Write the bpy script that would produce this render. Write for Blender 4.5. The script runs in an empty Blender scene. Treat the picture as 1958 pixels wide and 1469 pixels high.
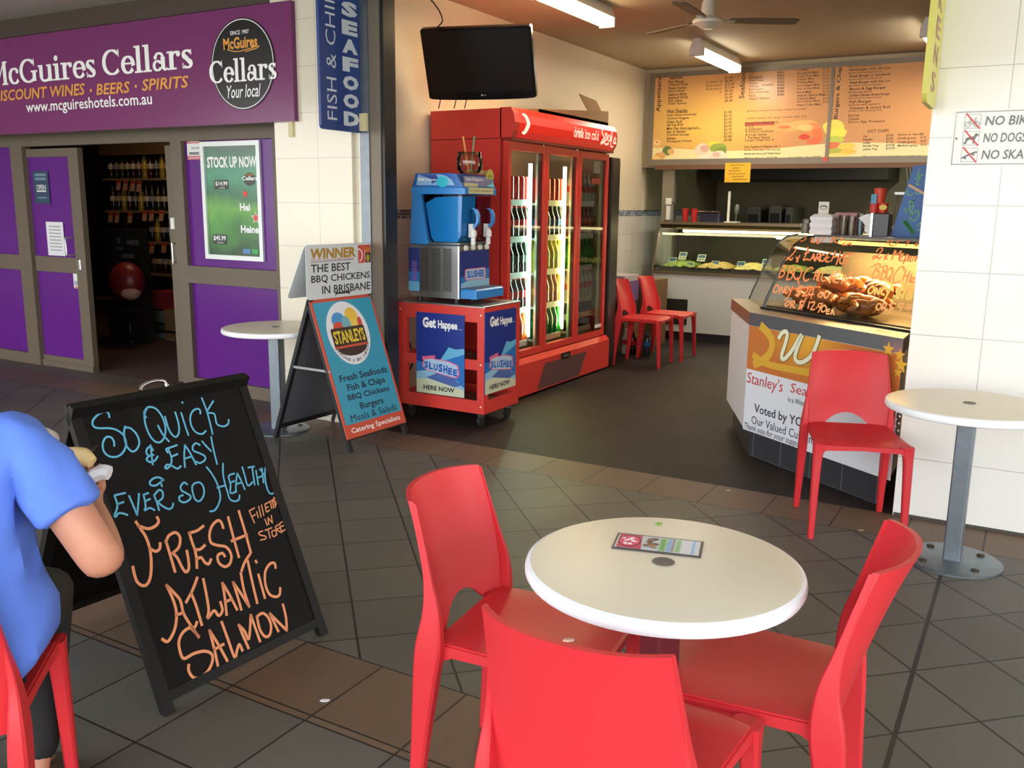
import bpy, math, random
import numpy as np
from mathutils import Vector, Matrix
SC = bpy.context.scene
COL = SC.collection
PI = math.pi
# ------------------------------------------------------------------ camera
IW, IH = 1958, 1469
FPX, YAW, PITCH, ROLL = 1728.69, -0.522926718, 0.195538950, -0.0124071673
CAM = np.array([0.0, 0.0, 1.5])
def _axes():
    cy, sy, cp, sp = math.cos(YAW), math.sin(YAW), math.cos(PITCH), math.sin(PITCH)
    f = np.array([sy*cp, cy*cp, -sp]); r = np.array([cy, -sy, 0.0]); d = np.cross(f, r)
    c, s = math.cos(ROLL), math.sin(ROLL)
    return c*r+s*d, -s*r+c*d, f
RX, DX, FX = _axes()
cd = bpy.data.cameras.new('camera'); cam = bpy.data.objects.new('camera', cd); COL.objects.link(cam)
cd.sensor_fit = 'HORIZONTAL'; cd.sensor_width = 36.0; cd.lens = FPX/IW*36.0
cd.clip_start = 0.05; cd.clip_end = 200
M = Matrix(((RX[0], -DX[0], -FX[0], CAM[0]), (RX[1], -DX[1], -FX[1], CAM[1]), (RX[2], -DX[2], -FX[2], CAM[2]), (0, 0, 0, 1)))
cam.matrix_world = M
SC.camera = cam
# ------------------------------------------------------------------ world, exposure
SC.view_settings.view_transform = 'Standard'
try: SC.view_settings.look = 'None'
except Exception: pass
SC.view_settings.gamma = 1.0
SC.view_settings.use_curve_mapping = False
SC.view_settings.exposure = 0.0
W = bpy.data.worlds.new('sky'); SC.world = W; W.use_nodes = True
wn = W.node_tree; bg = wn.nodes['Background']
tc = wn.nodes.new('ShaderNodeTexCoord'); sx = wn.nodes.new('ShaderNodeSeparateXYZ'); cr = wn.nodes.new('ShaderNodeValToRGB')
wn.links.new(tc.outputs['Generated'], sx.inputs[0]); wn.links.new(sx.outputs['Z'], cr.inputs[0]); wn.links.new(cr.outputs[0], bg.inputs[0])
cr.color_ramp.elements[0].position = 0.0; cr.color_ramp.elements[0].color = (1.0, 0.97, 0.92, 1)
cr.color_ramp.elements[1].position = 0.7; cr.color_ramp.elements[1].color = (0.55, 0.75, 1.0, 1)
bg.inputs[1].default_value = 5.6
sd = bpy.data.lights.new('sun', 'SUN'); sun = bpy.data.objects.new('sun', sd); COL.objects.link(sun)
sd.energy = 9.0; sd.angle = 0.02; sd.color = (1.0, 0.93, 0.8); sun.rotation_euler = (math.radians(28), 0, math.radians(35)); sun.location = (6, -8, 12)
try:
    SC.cycles.max_bounces = 8; SC.cycles.diffuse_bounces = 4; SC.cycles.glossy_bounces = 3; SC.cycles.transparent_max_bounces = 24
    SC.cycles.transmission_bounces = 4; SC.cycles.caustics_reflective = False; SC.cycles.caustics_refractive = False
    SC.cycles.sample_clamp_indirect = 6.0; SC.cycles.use_denoising = True
except Exception: pass
# ------------------------------------------------------------------ rays onto real planes (to read sizes off the photograph)
def ray(px, py): return (px-IW/2)*RX/FPX + (py-IH/2)*DX/FPX + FX
def at_n(px, py, n, c):
    v = ray(px, py); n = np.array(n, float); return CAM + v*((c-n@CAM)/(n@v))
def at_x(px, py, x): return at_n(px, py, (1, 0, 0), x)
def at_y(px, py, y): return at_n(px, py, (0, 1, 0), y)
def at_z(px, py, z): return at_n(px, py, (0, 0, 1), z)
class Fr:
    """a flat frame: origin, right, up, normal towards the viewer"""
    def __init__(s, o, r, u):
        s.o = np.array(o, float); s.r = np.array(r, float)/np.linalg.norm(r); s.u = np.array(u, float)/np.linalg.norm(u); s.n = np.cross(s.r, s.u)
    def p(s, x, y, z=0.0): return s.o + s.r*x + s.u*y + s.n*z
    def uv(s, px, py):
        q = at_n(px, py, s.n, s.n@s.o) - s.o; return (q@s.r, q@s.u)
    def off(s, z): return Fr(s.o+s.n*z, s.r, s.u)
def FrY(y, x=0, z=0): return Fr((x, y, z), (1, 0, 0), (0, 0, 1))      # faces -Y
def FrX(x, y=0, z=0): return Fr((x, y, z), (0, 1, 0), (0, 0, 1))      # faces +X
def FrZ(z, a=0, o=(0, 0)): return Fr((o[0], o[1], z), (math.cos(a), math.sin(a), 0), (-math.sin(a), math.cos(a), 0))
# ------------------------------------------------------------------ materials
def lin(c): return tuple(((v/255)/12.92 if v <= 10 else (((v/255)+0.055)/1.055)**2.4) for v in c)
MATS = {}
def mat(name, rgb, rough=0.5, metal=0.0, emit=0.0, ecol=None, spec=0.5, noise=0.0, nscale=8.0, coat=0.0, bump=0.0):
    if name in MATS: return MATS[name]
    m = bpy.data.materials.new(name); m.use_nodes = True; nt = m.node_tree; b = nt.nodes['Principled BSDF']
    c = lin(rgb); b.inputs['Base Color'].default_value = (*c, 1); b.inputs['Roughness'].default_value = rough
    b.inputs['Metallic'].default_value = metal; b.inputs['Specular IOR Level'].default_value = spec
    if coat: b.inputs['Coat Weight'].default_value = coat
    if emit:
        b.inputs['Emission Color'].default_value = (*(lin(ecol) if ecol else c), 1); b.inputs['Emission Strength'].default_value = emit
    if noise or bump:
        t = nt.nodes.new('ShaderNodeTexCoord'); n = nt.nodes.new('ShaderNodeTexNoise'); n.inputs['Scale'].default_value = nscale; n.inputs['Detail'].default_value = 4
        nt.links.new(t.outputs['Object'], n.inputs['Vector'])
        if noise:
            r = nt.nodes.new('ShaderNodeValToRGB'); e = r.color_ramp.elements
            e[0].position = 0.3; e[1].position = 0.7
            e[0].color = (*[v*(1-noise) for v in c], 1); e[1].color = (*[min(1, v*(1+noise)) for v in c], 1)
            nt.links.new(n.outputs['Fac'], r.inputs[0]); nt.links.new(r.outputs[0], b.inputs['Base Color'])
        if bump:
            bp = nt.nodes.new('ShaderNodeBump'); bp.inputs['Strength'].default_value = bump; bp.inputs['Distance'].default_value = 0.01
            nt.links.new(n.outputs['Fac'], bp.inputs['Height']); nt.links.new(bp.outputs[0], b.inputs['Normal'])
    MATS[name] = m; return m
def glass(name, tint=(245, 250, 248), ior=1.45, boost=0.0):
    if name in MATS: return MATS[name]
    m = bpy.data.materials.new(name); m.use_nodes = True; nt = m.node_tree; nt.nodes.clear()
    o = nt.nodes.new('ShaderNodeOutputMaterial'); mx = nt.nodes.new('ShaderNodeMixShader'); t = nt.nodes.new('ShaderNodeBsdfTransparent'); g = nt.nodes.new('ShaderNodeBsdfGlossy'); f = nt.nodes.new('ShaderNodeFresnel')
    t.inputs[0].default_value = (*lin(tint), 1); g.inputs['Roughness'].default_value = 0.02; f.inputs[0].default_value = ior
    a = nt.nodes.new('ShaderNodeMath'); a.operation = 'ADD'; a.inputs[1].default_value = boost; a.use_clamp = True
    nt.links.new(f.outputs[0], a.inputs[0]); nt.links.new(a.outputs[0], mx.inputs[0]); nt.links.new(t.outputs[0], mx.inputs[1]); nt.links.new(g.outputs[0], mx.inputs[2]); nt.links.new(mx.outputs[0], o.inputs[0])
    MATS[name] = m; return m
class NG:
    """small helper to write node maths"""
    def __init__(s, m):
        s.nt = m.node_tree; s.b = s.nt.nodes['Principled BSDF']
        g = s.nt.nodes.new('ShaderNodeNewGeometry'); q = s.nt.nodes.new('ShaderNodeSeparateXYZ'); s.nt.links.new(g.outputs['Position'], q.inputs[0])
        s.x, s.y, s.z = q.outputs; s.pos = g.outputs['Position']
    def m(s, op, a, b=None, c=None):
        n = s.nt.nodes.new('ShaderNodeMath'); n.operation = op
        for i, v in enumerate((a, b, c)):
            if v is None: continue
            if isinstance(v, (int, float)): n.inputs[i].default_value = v
            else: s.nt.links.new(v, n.inputs[i])
        return n.outputs[0]
    def grout(s, co, off, step, w):          # 1 inside a joint
        t = s.m('FRACT', s.m('DIVIDE', s.m('SUBTRACT', co, off - w/2), step)); return s.m('LESS_THAN', t, w/step)
    def cell(s, co, off, step): return s.m('FLOOR', s.m('DIVIDE', s.m('SUBTRACT', co, off), step))
    def band(s, co, a, b): return s.m('MULTIPLY', s.m('GREATER_THAN', co, a), s.m('LESS_THAN', co, b))
    def mix(s, f, a, b):
        n = s.nt.nodes.new('ShaderNodeMix'); n.data_type = 'RGBA'
        def put(v, i):
            if isinstance(v, tuple): n.inputs[i].default_value = (*v, 1)
            elif isinstance(v, (int, float)): n.inputs[i].default_value = v
            else: s.nt.links.new(v, n.inputs[i])
        put(f, 0); put(a, 6); put(b, 7); return n.outputs[2]
    def noise(s, scale, detail=3, vec=None):
        n = s.nt.nodes.new('ShaderNodeTexNoise'); n.inputs['Scale'].default_value = scale; n.inputs['Detail'].default_value = detail
        s.nt.links.new(vec or s.pos, n.inputs['Vector']); return n.outputs['Fac']
    def white(s, a, b):
        c = s.nt.nodes.new('ShaderNodeCombineXYZ'); s.nt.links.new(a, c.inputs[0]); s.nt.links.new(b, c.inputs[1])
        n = s.nt.nodes.new('ShaderNodeTexWhiteNoise'); s.nt.links.new(c.outputs[0], n.inputs['Vector']); return n.outputs['Value']
    def color(s, v): s.nt.links.new(v, s.b.inputs['Base Color'])
# ------------------------------------------------------------------ text outlines from the built-in face
_TXT = {}
def text_geo(body, bold=0.0, shear=0.0, space=1.0, leading=1.0):
    k = (body, bold, shear, space)
    if k in _TXT: return _TXT[k]
    c = bpy.data.curves.new('t', 'FONT'); c.body = body; c.offset = bold; c.shear = shear; c.space_character = space; c.resolution_u = 2; c.fill_mode = 'FRONT'; c.space_line = leading
    o = bpy.data.objects.new('t', c); me = o.to_mesh()
    v = np.array([(p.co.x, p.co.y) for p in me.vertices]); f = [tuple(p.vertices) for p in me.polygons]
    o.to_mesh_clear(); bpy.data.objects.remove(o); bpy.data.curves.remove(c)
    if len(v) == 0: v = np.zeros((1, 2)); f = []
    lo, hi = v.min(0), v.max(0); v = (v-lo)/np.maximum(hi-lo, 1e-6)
    _TXT[k] = (v, f, (hi-lo)); return _TXT[k]
def smooth(pts, n=5):
    P = np.array(pts, float)
    if len(P) < 3: return P
    out = []
    for i in range(len(P)-1):
        p0, p1, p2, p3 = P[max(i-1, 0)], P[i], P[i+1], P[min(i+2, len(P)-1)]
        for k in range(n):
            t = k/n; out.append(0.5*((2*p1)+(p2-p0)*t+(2*p0-5*p1+4*p2-p3)*t*t+(3*p1-p0-3*p2+p3)*t**3))
    out.append(P[-1]); return np.array(out)
# ------------------------------------------------------------------ mesh builder
class MB:
    def __init__(s, m=None): s.v = []; s.f = []; s.fm = []; s.fs = []; s.blk = []; s.m = m; s.sm = False
    def use(s, m): s.m = m; return s
    def add(s, vs, fs, sm=None):
        b = len(s.v); s.blk.append((b, b+len(vs), len(s.f), len(s.f)+len(fs))); s.v += [tuple(float(c) for c in v) for v in vs]
        for f in fs: s.f.append(tuple(b+i for i in f)); s.fm.append(s.m); s.fs.append(s.sm if sm is None else sm)
        return s
    def box(s, x0, x1, y0, y1, z0, z1):
        vs = [(x, y, z) for x in (x0, x1) for y in (y0, y1) for z in (z0, z1)]
        return s.add(vs, [(0, 1, 3, 2), (4, 6, 7, 5), (0, 4, 5, 1), (2, 3, 7, 6), (0, 2, 6, 4), (1, 5, 7, 3)])
    def bbox(s, x0, x1, y0, y1, z0, z1, b=0.006):          # box with chamfered vertical and top edges
        pl = [(x0+b, y0), (x1-b, y0), (x1, y0+b), (x1, y1-b), (x1-b, y1), (x0+b, y1), (x0, y1-b), (x0, y0+b)]
        cx, cy = (x0+x1)/2, (y0+y1)/2
        def ins(p): return (p[0]+(b if p[0] < cx else -b), p[1]+(b if p[1] < cy else -b))
        vs = [(*p, z0) for p in pl]+[(*p, z1-b) for p in pl]+[(*ins(p), z1) for p in pl]
        fs = [tuple(range(7, -1, -1)), tuple(range(16, 24))]
        for r in (0, 8):
            for i in range(8): j = (i+1) % 8; fs.append((r+i, r+j, r+8+j, r+8+i))
        return s.add(vs, fs)
    def fbox(s, F, x0, x1, y0, y1, z0, z1):
        vs = [F.p(x, y, z) for x in (x0, x1) for y in (y0, y1) for z in (z0, z1)]
        return s.add(vs, [(0, 1, 3, 2), (4, 6, 7, 5), (0, 4, 5, 1), (2, 3, 7, 6), (0, 2, 6, 4), (1, 5, 7, 3)])
    def poly(s, F, pts, z=0.0): return s.add([F.p(x, y, z) for x, y in pts], [tuple(range(len(pts)))])
    def rect(s, F, x0, y0, x1, y1, z=0.0): return s.poly(F, [(x0, y0), (x1, y0), (x1, y1), (x0, y1)], z)
    def ell(s, F, cx, cy, rx, ry, z=0.0, n=40, a0=0, a1=2*PI):
        return s.poly(F, [(cx+rx*math.cos(a0+(a1-a0)*i/n), cy+ry*math.sin(a0+(a1-a0)*i/n)) for i in range(n+(0 if abs(a1-a0-2*PI) < 1e-6 else 1))], z)
    def prism(s, F, pts, z0, z1):
        n = len(pts); vs = [F.p(x, y, z0) for x, y in pts]+[F.p(x, y, z1) for x, y in pts]
        return s.add(vs, [tuple(range(n-1, -1, -1)), tuple(range(n, 2*n))]+[(i, (i+1) % n, n+(i+1) % n, n+i) for i in range(n)])
    def rrect(s, F, x0, y0, x1, y1, r, z0, z1, n=5, corners=(1, 1, 1, 1)):
        pts = []
        for k, (cx, cy, a) in enumerate(((x1-r, y0+r, -90), (x1-r, y1-r, 0), (x0+r, y1-r, 90), (x0+r, y0+r, 180))):
            if corners[k]:
                for i in range(n+1): t = math.radians(a+90*i/n); pts.append((cx+r*math.cos(t), cy+r*math.sin(t)))
            else: t = math.radians(a+45); pts.append((cx+r*math.copysign(1, math.cos(t)), cy+r*math.copysign(1, math.sin(t))))
        return s.prism(F, pts, z0, z1) if z1 != z0 else s.poly(F, pts, z0)
    def text(s, F, body, x0, y0, x1, y1, z=0.0015, bold=0.0, shear=0.0, space=1.0, keep=False, rot=False):
        v, f, wh = text_geo(body, bold, shear, space)
        if rot: v = np.stack([1-v[:, 1], v[:, 0]], 1)      # reads upwards
        if keep:
            h = y1-y0; x1 = x0+h*wh[0]/max(wh[1], 1e-6)
        return s.add([F.p(x0+(x1-x0)*a, y0+(y1-y0)*b, z) for a, b in v], f)
    def textpx(s, F, body, a, b, z=0.0015, **k):
        (x0, y0), (x1, y1) = F.uv(*a), F.uv(*b); return s.text(F, body, x0, y0, x1, y1, z, **k)
    def strip(s, P, N, w):
        P = np.array(P, float); n = len(P); N = np.array(N, float)
        if N.ndim == 1: N = np.tile(N, (n, 1))
        T = np.gradient(P, axis=0) if n > 2 else np.array([P[1]-P[0]]*2)
        S = np.cross(N, T); S /= np.maximum(np.linalg.norm(S, axis=1, keepdims=True), 1e-9)
        T = T/np.maximum(np.linalg.norm(T, axis=1, keepdims=True), 1e-9)
        w = np.broadcast_to(np.array(w, float), (n,))[:, None]
        P = P.copy(); P[0] -= T[0]*w[0]*0.35; P[-1] += T[-1]*w[-1]*0.35
        vs = np.concatenate([P-S*w/2, P+S*w/2])
        return s.add(vs, [(i, i+1, n+i+1, n+i) for i in range(n-1)])
    def stroke(s, F, pts, w, z=0.0015, sm=True):
        P = smooth(pts) if sm else np.array(pts, float); return s.strip([F.p(a, b, z) for a, b in P], F.n, w)
    def strokepx(s, F, pts, w, z=0.0015, o=(0, 0), k=1.0, sm=True):
        return s.stroke(F, [F.uv(o[0]+a/k, o[1]+b/k) for a, b in pts], w, z, sm)
    def tube(s, pts, r, n=10, cap=True, sm=True, smooth_path=False):
        P = smooth(pts) if smooth_path else np.array(pts, float); L = len(P)
        R = np.broadcast_to(np.array(r, float), (L,)) if not smooth_path or np.isscalar(r) else np.interp(np.linspace(0, 1, L), np.linspace(0, 1, len(r)), r)
        T = np.gradient(P, axis=0); T /= np.maximum(np.linalg.norm(T, axis=1, keepdims=True), 1e-9)
        u = np.array([0, 0, 1.0]) if abs(T[0][2]) < 0.9 else np.array([1.0, 0, 0]); vs = []
        for i in range(L):
            a = np.cross(u, T[i]); a /= max(np.linalg.norm(a), 1e-9); u = np.cross(T[i], a); b = u
            for k in range(n): t = 2*PI*k/n; vs.append(P[i]+R[i]*(math.cos(t)*a+math.sin(t)*b))
        fs = [(i*n+k, i*n+(k+1) % n, (i+1)*n+(k+1) % n, (i+1)*n+k) for i in range(L-1) for k in range(n)]
        s.add(vs, fs, sm)
        if cap: s.add(vs[:n], [tuple(range(n-1, -1, -1))], False); s.add(vs[-n:], [tuple(range(n))], False)
        return s
    def lathe(s, c, prof, n=24, sm=True, F=None, squash=1.0):
        vs = []; L = len(prof)
        for r, h in prof:
            for k in range(n):
                t = 2*PI*k/n; x, y = r*math.cos(t), r*math.sin(t)*squash
                vs.append((c[0]+x, c[1]+y, c[2]+h) if F is None else F.p(c[0]+x, c[1]+y, c[2]+h))
        fs = [(i*n+k, i*n+(k+1) % n, (i+1)*n+(k+1) % n, (i+1)*n+k) for i in range(L-1) for k in range(n)]
        s.add(vs, fs, sm)
        if prof[0][0] > 1e-6: s.add(vs[:n], [tuple(range(n-1, -1, -1))], False)
        if prof[-1][0] > 1e-6: s.add(vs[-n:], [tuple(range(n))], False)
        return s
    def loft(s, secs, sm=False, cap=True):
        n = len(secs[0]); vs = [p for q in secs for p in q]; L = len(secs)
        s.add(vs, [(i*n+k, i*n+(k+1) % n, (i+1)*n+(k+1) % n, (i+1)*n+k) for i in range(L-1) for k in range(n)], sm)
        if cap: s.add(secs[0], [tuple(range(n-1, -1, -1))], False); s.add(secs[-1], [tuple(range(n))], False)
        return s
    def shell(s, G, off, sm=True, skip=None):          # a grid of points thickened by the offset vectors
        a = len(G); b = len(G[0]); A = [p for r in G for p in r]; B = [tuple(np.array(p)+np.array(off[i][j] if not isinstance(off, tuple) else off)) for i, r in enumerate(G) for j, p in enumerate(r)]
        I = lambda i, j: i*b+j; N = a*b
        fs = []
        for i in range(a-1):
            for j in range(b-1):
                fs.append((I(i, j), I(i+1, j), I(i+1, j+1), I(i, j+1))); fs.append((N+I(i, j), N+I(i, j+1), N+I(i+1, j+1), N+I(i+1, j)))
        for i in range(a-1):
            fs += [(I(i, 0), N+I(i, 0), N+I(i+1, 0), I(i+1, 0)), (I(i, b-1), I(i+1, b-1), N+I(i+1, b-1), N+I(i, b-1))]
        for j in range(b-1):
            fs += [(I(0, j), I(0, j+1), N+I(0, j+1), N+I(0, j)), (I(a-1, j), N+I(a-1, j), N+I(a-1, j+1), I(a-1, j+1))]
        return s.add(A+B, fs, sm)
    def ball(s, c, r, n=12, m=8, R=None):
        vs = []
        for i in range(m+1):
            t = PI*i/m
            for k in range(n):
                p = 2*PI*k/n; v = np.array([math.sin(t)*math.cos(p), math.sin(t)*math.sin(p), math.cos(t)])*np.array(r)
                if R is not None: v = R@v
                vs.append(np.array(c)+v)
        return s.add(vs, [(i*n+k, (i+1)*n+k, (i+1)*n+(k+1) % n, i*n+(k+1) % n) for i in range(m) for k in range(n)], True)
    def pieces(s):          # blocks that lie apart become meshes of their own
        B = [q for q in s.blk if q[1] > q[0] and q[3] > q[2]]; n = len(B)
        if n < 2 or n > 400: return None
        A = np.array(s.v); lo = np.array([A[a:b].min(0) for a, b, _, _ in B]); hi = np.array([A[a:b].max(0) for a, b, _, _ in B]); sz = np.linalg.norm(hi-lo, axis=1); g = list(range(n))
        def root(i):
            while g[i] != i: i = g[i]
            return i
        for i in range(n):
            d = np.linalg.norm(np.maximum(0, np.maximum(lo[i]-hi, lo-hi[i])), axis=1)
            for j in np.nonzero(d < .45*np.maximum(sz, sz[i]))[0]:
                a, b = root(i), root(int(j))
                if a != b: g[a] = b
        R = {}
        for i in range(n): R.setdefault(root(i), []).append(B[i])
        return list(R.values()) if len(R) > 1 else None
    def build(s, name, parent=None, loc=(0, 0, 0), split=True):
        ps = s.pieces() if parent is not None and split else None
        if ps:
            out = []
            for q in ps:
                c = MB()
                for a, b, f0, f1 in q:
                    k = len(c.v)-a; c.v += s.v[a:b]; c.f += [tuple(i+k for i in f) for f in s.f[f0:f1]]; c.fm += s.fm[f0:f1]; c.fs += s.fs[f0:f1]
                out.append(c.build(name, parent, split=False))
            return out[0]
        me = bpy.data.meshes.new(name); o0 = ORG[parent.name] if parent is not None else np.array(loc, float)
        me.from_pydata([(v[0]-o0[0], v[1]-o0[1], v[2]-o0[2]) for v in s.v], [], s.f)
        ms = []
        for m in s.fm:
            if m not in ms: ms.append(m)
        for m in ms: me.materials.append(m)
        ix = {m: i for i, m in enumerate(ms)}
        me.polygons.foreach_set('material_index', [ix[m] for m in s.fm]); me.polygons.foreach_set('use_smooth', s.fs); me.update()
        if any(s.fs):
            try: me.set_sharp_from_angle(angle=math.radians(38))
            except Exception: pass
        o = bpy.data.objects.new(name, me); COL.objects.link(o)
        if parent is not None: o.parent = parent
        else: o.location = o0
        ORG[o.name] = o0; return o
ORG = {}
def tag(o, label, cat, group=None):
    o['label'] = label; o['category'] = cat
    if group: o['group'] = group
    return o
def thing(name, label, cat, loc=(0, 0, 0), group=None):
    o = bpy.data.objects.new(name, None); COL.objects.link(o); o.location = loc; o.empty_display_size = 0.1; ORG[o.name] = np.array(loc, float)
    return tag(o, label, cat, group)
def struct(o): o['kind'] = 'structure'; return o
def dup(root, loc, rotz=0.0, label=None, group=None, scale=None):
    r = root.copy(); COL.objects.link(r); r.location = loc; r.rotation_euler = (0, 0, rotz)
    if scale: r.scale = scale
    if label: r['label'] = label
    if group: r['group'] = group
    for ch in list(root.children):
        c = ch.copy(); COL.objects.link(c); c.parent = r
        for g in list(ch.children):
            d = g.copy(); COL.objects.link(d); d.parent = c
    return r
# serif capitals and small letters, drawn as thick and thin strokes (unit: capital height 0.7)
class Serif:
    T, t = 0.15, 0.05
    def __init__(s): s.parts = []
    def V(s, x, y0, y1, w=None): w = w or s.T; s.parts.append(('p', [(x-w/2, y0), (x+w/2, y0), (x+w/2, y1), (x-w/2, y1)])); return s
    def S(s, x0, x1, y, up=True): h = s.t if up else -s.t; s.parts.append(('p', [(x0, y), (x1, y), (x1, y+h), (x0, y+h)])); return s
    def L(s, a, b, w): s.parts.append(('s', [a, b], w)); return s
    def C(s, cx, cy, rx, ry, a0, a1, T=None, t=None):
        T = T or s.T; t = t or s.t; P = []; Wd = []
        for i in range(25):
            a = math.radians(a0+(a1-a0)*i/24); P.append((cx+rx*math.cos(a), cy+ry*math.sin(a))); Wd.append(t+(T-t)*abs(math.cos(a))**1.3)
        s.parts.append(('s', P, Wd)); return s
    def B(s, x, y, r=0.065): s.parts.append(('p', [(x+r*math.cos(i*PI/8), y+r*math.sin(i*PI/8)) for i in range(16)])); return s
def serif_glyphs():
    G = {}
    g = lambda ch, w, q: G.__setitem__(ch, (w, q.parts))
    g('M', 0.98, Serif().V(.13, 0, .7, .05).V(.82, 0, .7).L((.15, .68), (.47, .02), .14).L((.47, .02), (.8, .68), .05).S(.02, .24, 0).S(.68, .95, 0).S(.02, .2, .7, False).S(.78, .95, .7, False))
    g('c', .50, Serif().C(.27, .24, .19, .215, 50, 315).B(.40, .37))
    g('G', .80, Serif().C(.39, .35, .31, .32, 48, 312).V(.64, .04, .3).S(.5, .78, .3).V(.65, .48, .69, .035))
    g('C', .72, Serif().C(.39, .35, .31, .32, 48, 312).V(.65, .48, .69, .035))
    g('u', .64, Serif().V(.14, .12, .48).V(.5, 0, .48).C(.3, .14, .17, .12, 190, 350, .1, .06).S(.01, .14, .48, False).S(.37, .5, .48, False).S(.5, .63, 0))
    g('i', .32, Serif().V(.16, 0, .48).S(.01, .31, 0).S(.01, .16, .48, False).B(.15, .63, .08))
    g('r', .48, Serif().V(.16, 0, .48).S(.01, .33, 0).S(.01, .16, .48, False).C(.33, .3, .14, .15, 80, 170, .08, .05).B(.40, .40, .075))
    g('e', .50, Serif().C(.27, .24, .19, .215, 5, 318).S(.1, .46, .25))
    g('s', .44, Serif().C(.22, .355, .13, .10, 40, 240, .1, .05).C(.22, .125, .14, .10, -130, 70, .1, .05).L((.13, .33), (.32, .15), .12).V(.36, .34, .48, .03).V(.07, 0, .15, .03))
    g('l', .32, Serif().V(.16, 0, .72).S(.01, .31, 0).S(.01, .16, .72, False))
    g('a', .54, Serif().C(.2, .14, .12, .12, 0, 360, .11, .05).V(.40, .05, .36).C(.27, .34, .13, .12, 0, 140, .1, .05).B(.14, .36, .06).C(.47, .08, .07, .06, 180, 330, .06, .05))
    return G
SG = serif_glyphs()
def serif_text(mb, F, body, x0, y0, x1, h, z=0.002):
    tot = sum(SG[c][0] if c in SG else .3 for c in body); kx = (x1-x0)/tot; ky = h/0.7; x = x0
    for c in body:
        if c not in SG: x += .3*kx; continue
        w, parts = SG[c]
        for q in parts:
            pts = [(x+a*kx, y0+b*ky) for a, b in q[1]]
            z += 2e-5
            if q[0] == 'p': mb.poly(F, pts, z)
            else: mb.strip([F.p(a, b, z) for a, b in pts], F.n, np.array(q[2])*(kx+ky)/2)
        x += w*kx
# ================================================================== the setting
YF, YP, XW, ZC = 4.70, 4.98, -4.15, 3.04        # facade line, bottle shop front, shop side wall, ceiling
C47, S47 = math.cos(math.radians(46.5)), math.sin(math.radians(46.5))
def floor_mat():
    m = mat('paver', (92, 88, 80), 0.38, spec=0.4); g = NG(m)
    u = g.m('ADD', g.m('MULTIPLY', g.x, S47), g.m('MULTIPLY', g.y, C47)); v = g.m('ADD', g.m('MULTIPLY', g.x, -C47), g.m('MULTIPLY', g.y, S47))
    diag = g.m('MAXIMUM', g.grout(u, .17, .2965, .009), g.grout(v, 2.062, .3065, .007))
    sq = g.m('MAXIMUM', g.grout(g.x, -2.06, .33, .007), g.grout(g.y, 4.71, .36, .007))
    s1 = g.band(g.y, 4.36, 4.8); s2 = g.band(g.y, 1.80, 2.17); s0 = g.m('LESS_THAN', g.y, 1.80)
    strip = g.m('MAXIMUM', s1, s2); axis = g.m('MAXIMUM', strip, s0)
    edge = g.m('MAXIMUM', g.grout(g.y, 4.36, 100, .006), g.m('MAXIMUM', g.grout(g.y, 1.80, 100, .007), g.grout(g.y, 2.17, 100, .007)))
    j = g.m('MAXIMUM', g.m('ADD', g.m('MULTIPLY', diag, g.m('SUBTRACT', 1, axis)), g.m('MULTIPLY', sq, axis)), edge)
    exp = g.m('MULTIPLY', g.grout(g.x, -.215, 100, .015), g.m('LESS_THAN', g.y, 4.3))
    j = g.m('MAXIMUM', j, exp)
    n = g.noise(2.3, 5); n2 = g.noise(40, 2)
    wn_ = g.white(g.cell(u, .17, .2965), g.cell(v, 2.062, .3065)); wq = g.white(g.cell(g.x, -2.06, .33), g.cell(g.y, 4.71, .36))
    cell = g.m('ADD', g.m('MULTIPLY', wn_, g.m('SUBTRACT', 1, axis)), g.m('MULTIPLY', wq, axis))
    f = g.m('ADD', g.m('MULTIPLY', n, .55), g.m('ADD', g.m('MULTIPLY', cell, .3), g.m('MULTIPLY', n2, .15)))
    base = g.mix(f, lin((72, 69, 62)), lin((108, 101, 90))); brown = g.mix(f, lin((84, 66, 52)), lin((124, 99, 78)))
    c = g.mix(strip, base, brown); c = g.mix(j, c, lin((36, 31, 26))); g.color(c)
    r = g.nt.nodes.new('ShaderNodeMapRange'); r.inputs[3].default_value = .42; r.inputs[4].default_value = .62; g.nt.links.new(n, r.inputs[0]); g.nt.links.new(r.outputs[0], g.b.inputs['Roughness'])
    return m
def shopfloor_mat():
    m = mat('shop tile', (60, 52, 50), 0.62, spec=0.2); g = NG(m)
    j = g.m('MAXIMUM', g.grout(g.x, 0, .3, .005), g.grout(g.y, 4.71, .3, .005)); n = g.noise(3, 4); w = g.white(g.cell(g.x, 0, .3), g.cell(g.y, 4.71, .3))
    c = g.mix(g.m('ADD', g.m('MULTIPLY', n, .6), g.m('MULTIPLY', w, .4)), lin((34, 30, 30)), lin((54, 48, 46))); g.color(g.mix(j, c, lin((34, 30, 29)))); return m
def walltile_mat(name, col, zoff, zstep, xoff, xstep, joint=(190, 186, 178), axis='x'):
    m = mat(name, col, 0.12, spec=0.5); g = NG(m); a = g.x if axis == 'x' else g.y
    j = g.m('MAXIMUM', g.grout(g.z, zoff, zstep, .004), g.grout(a, xoff, xstep, .004)); n = g.noise(1.5, 3)
    c = lin(col); g.color(g.mix(j, g.mix(n, tuple(v*.94 for v in c), c), lin(joint))); return m
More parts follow.
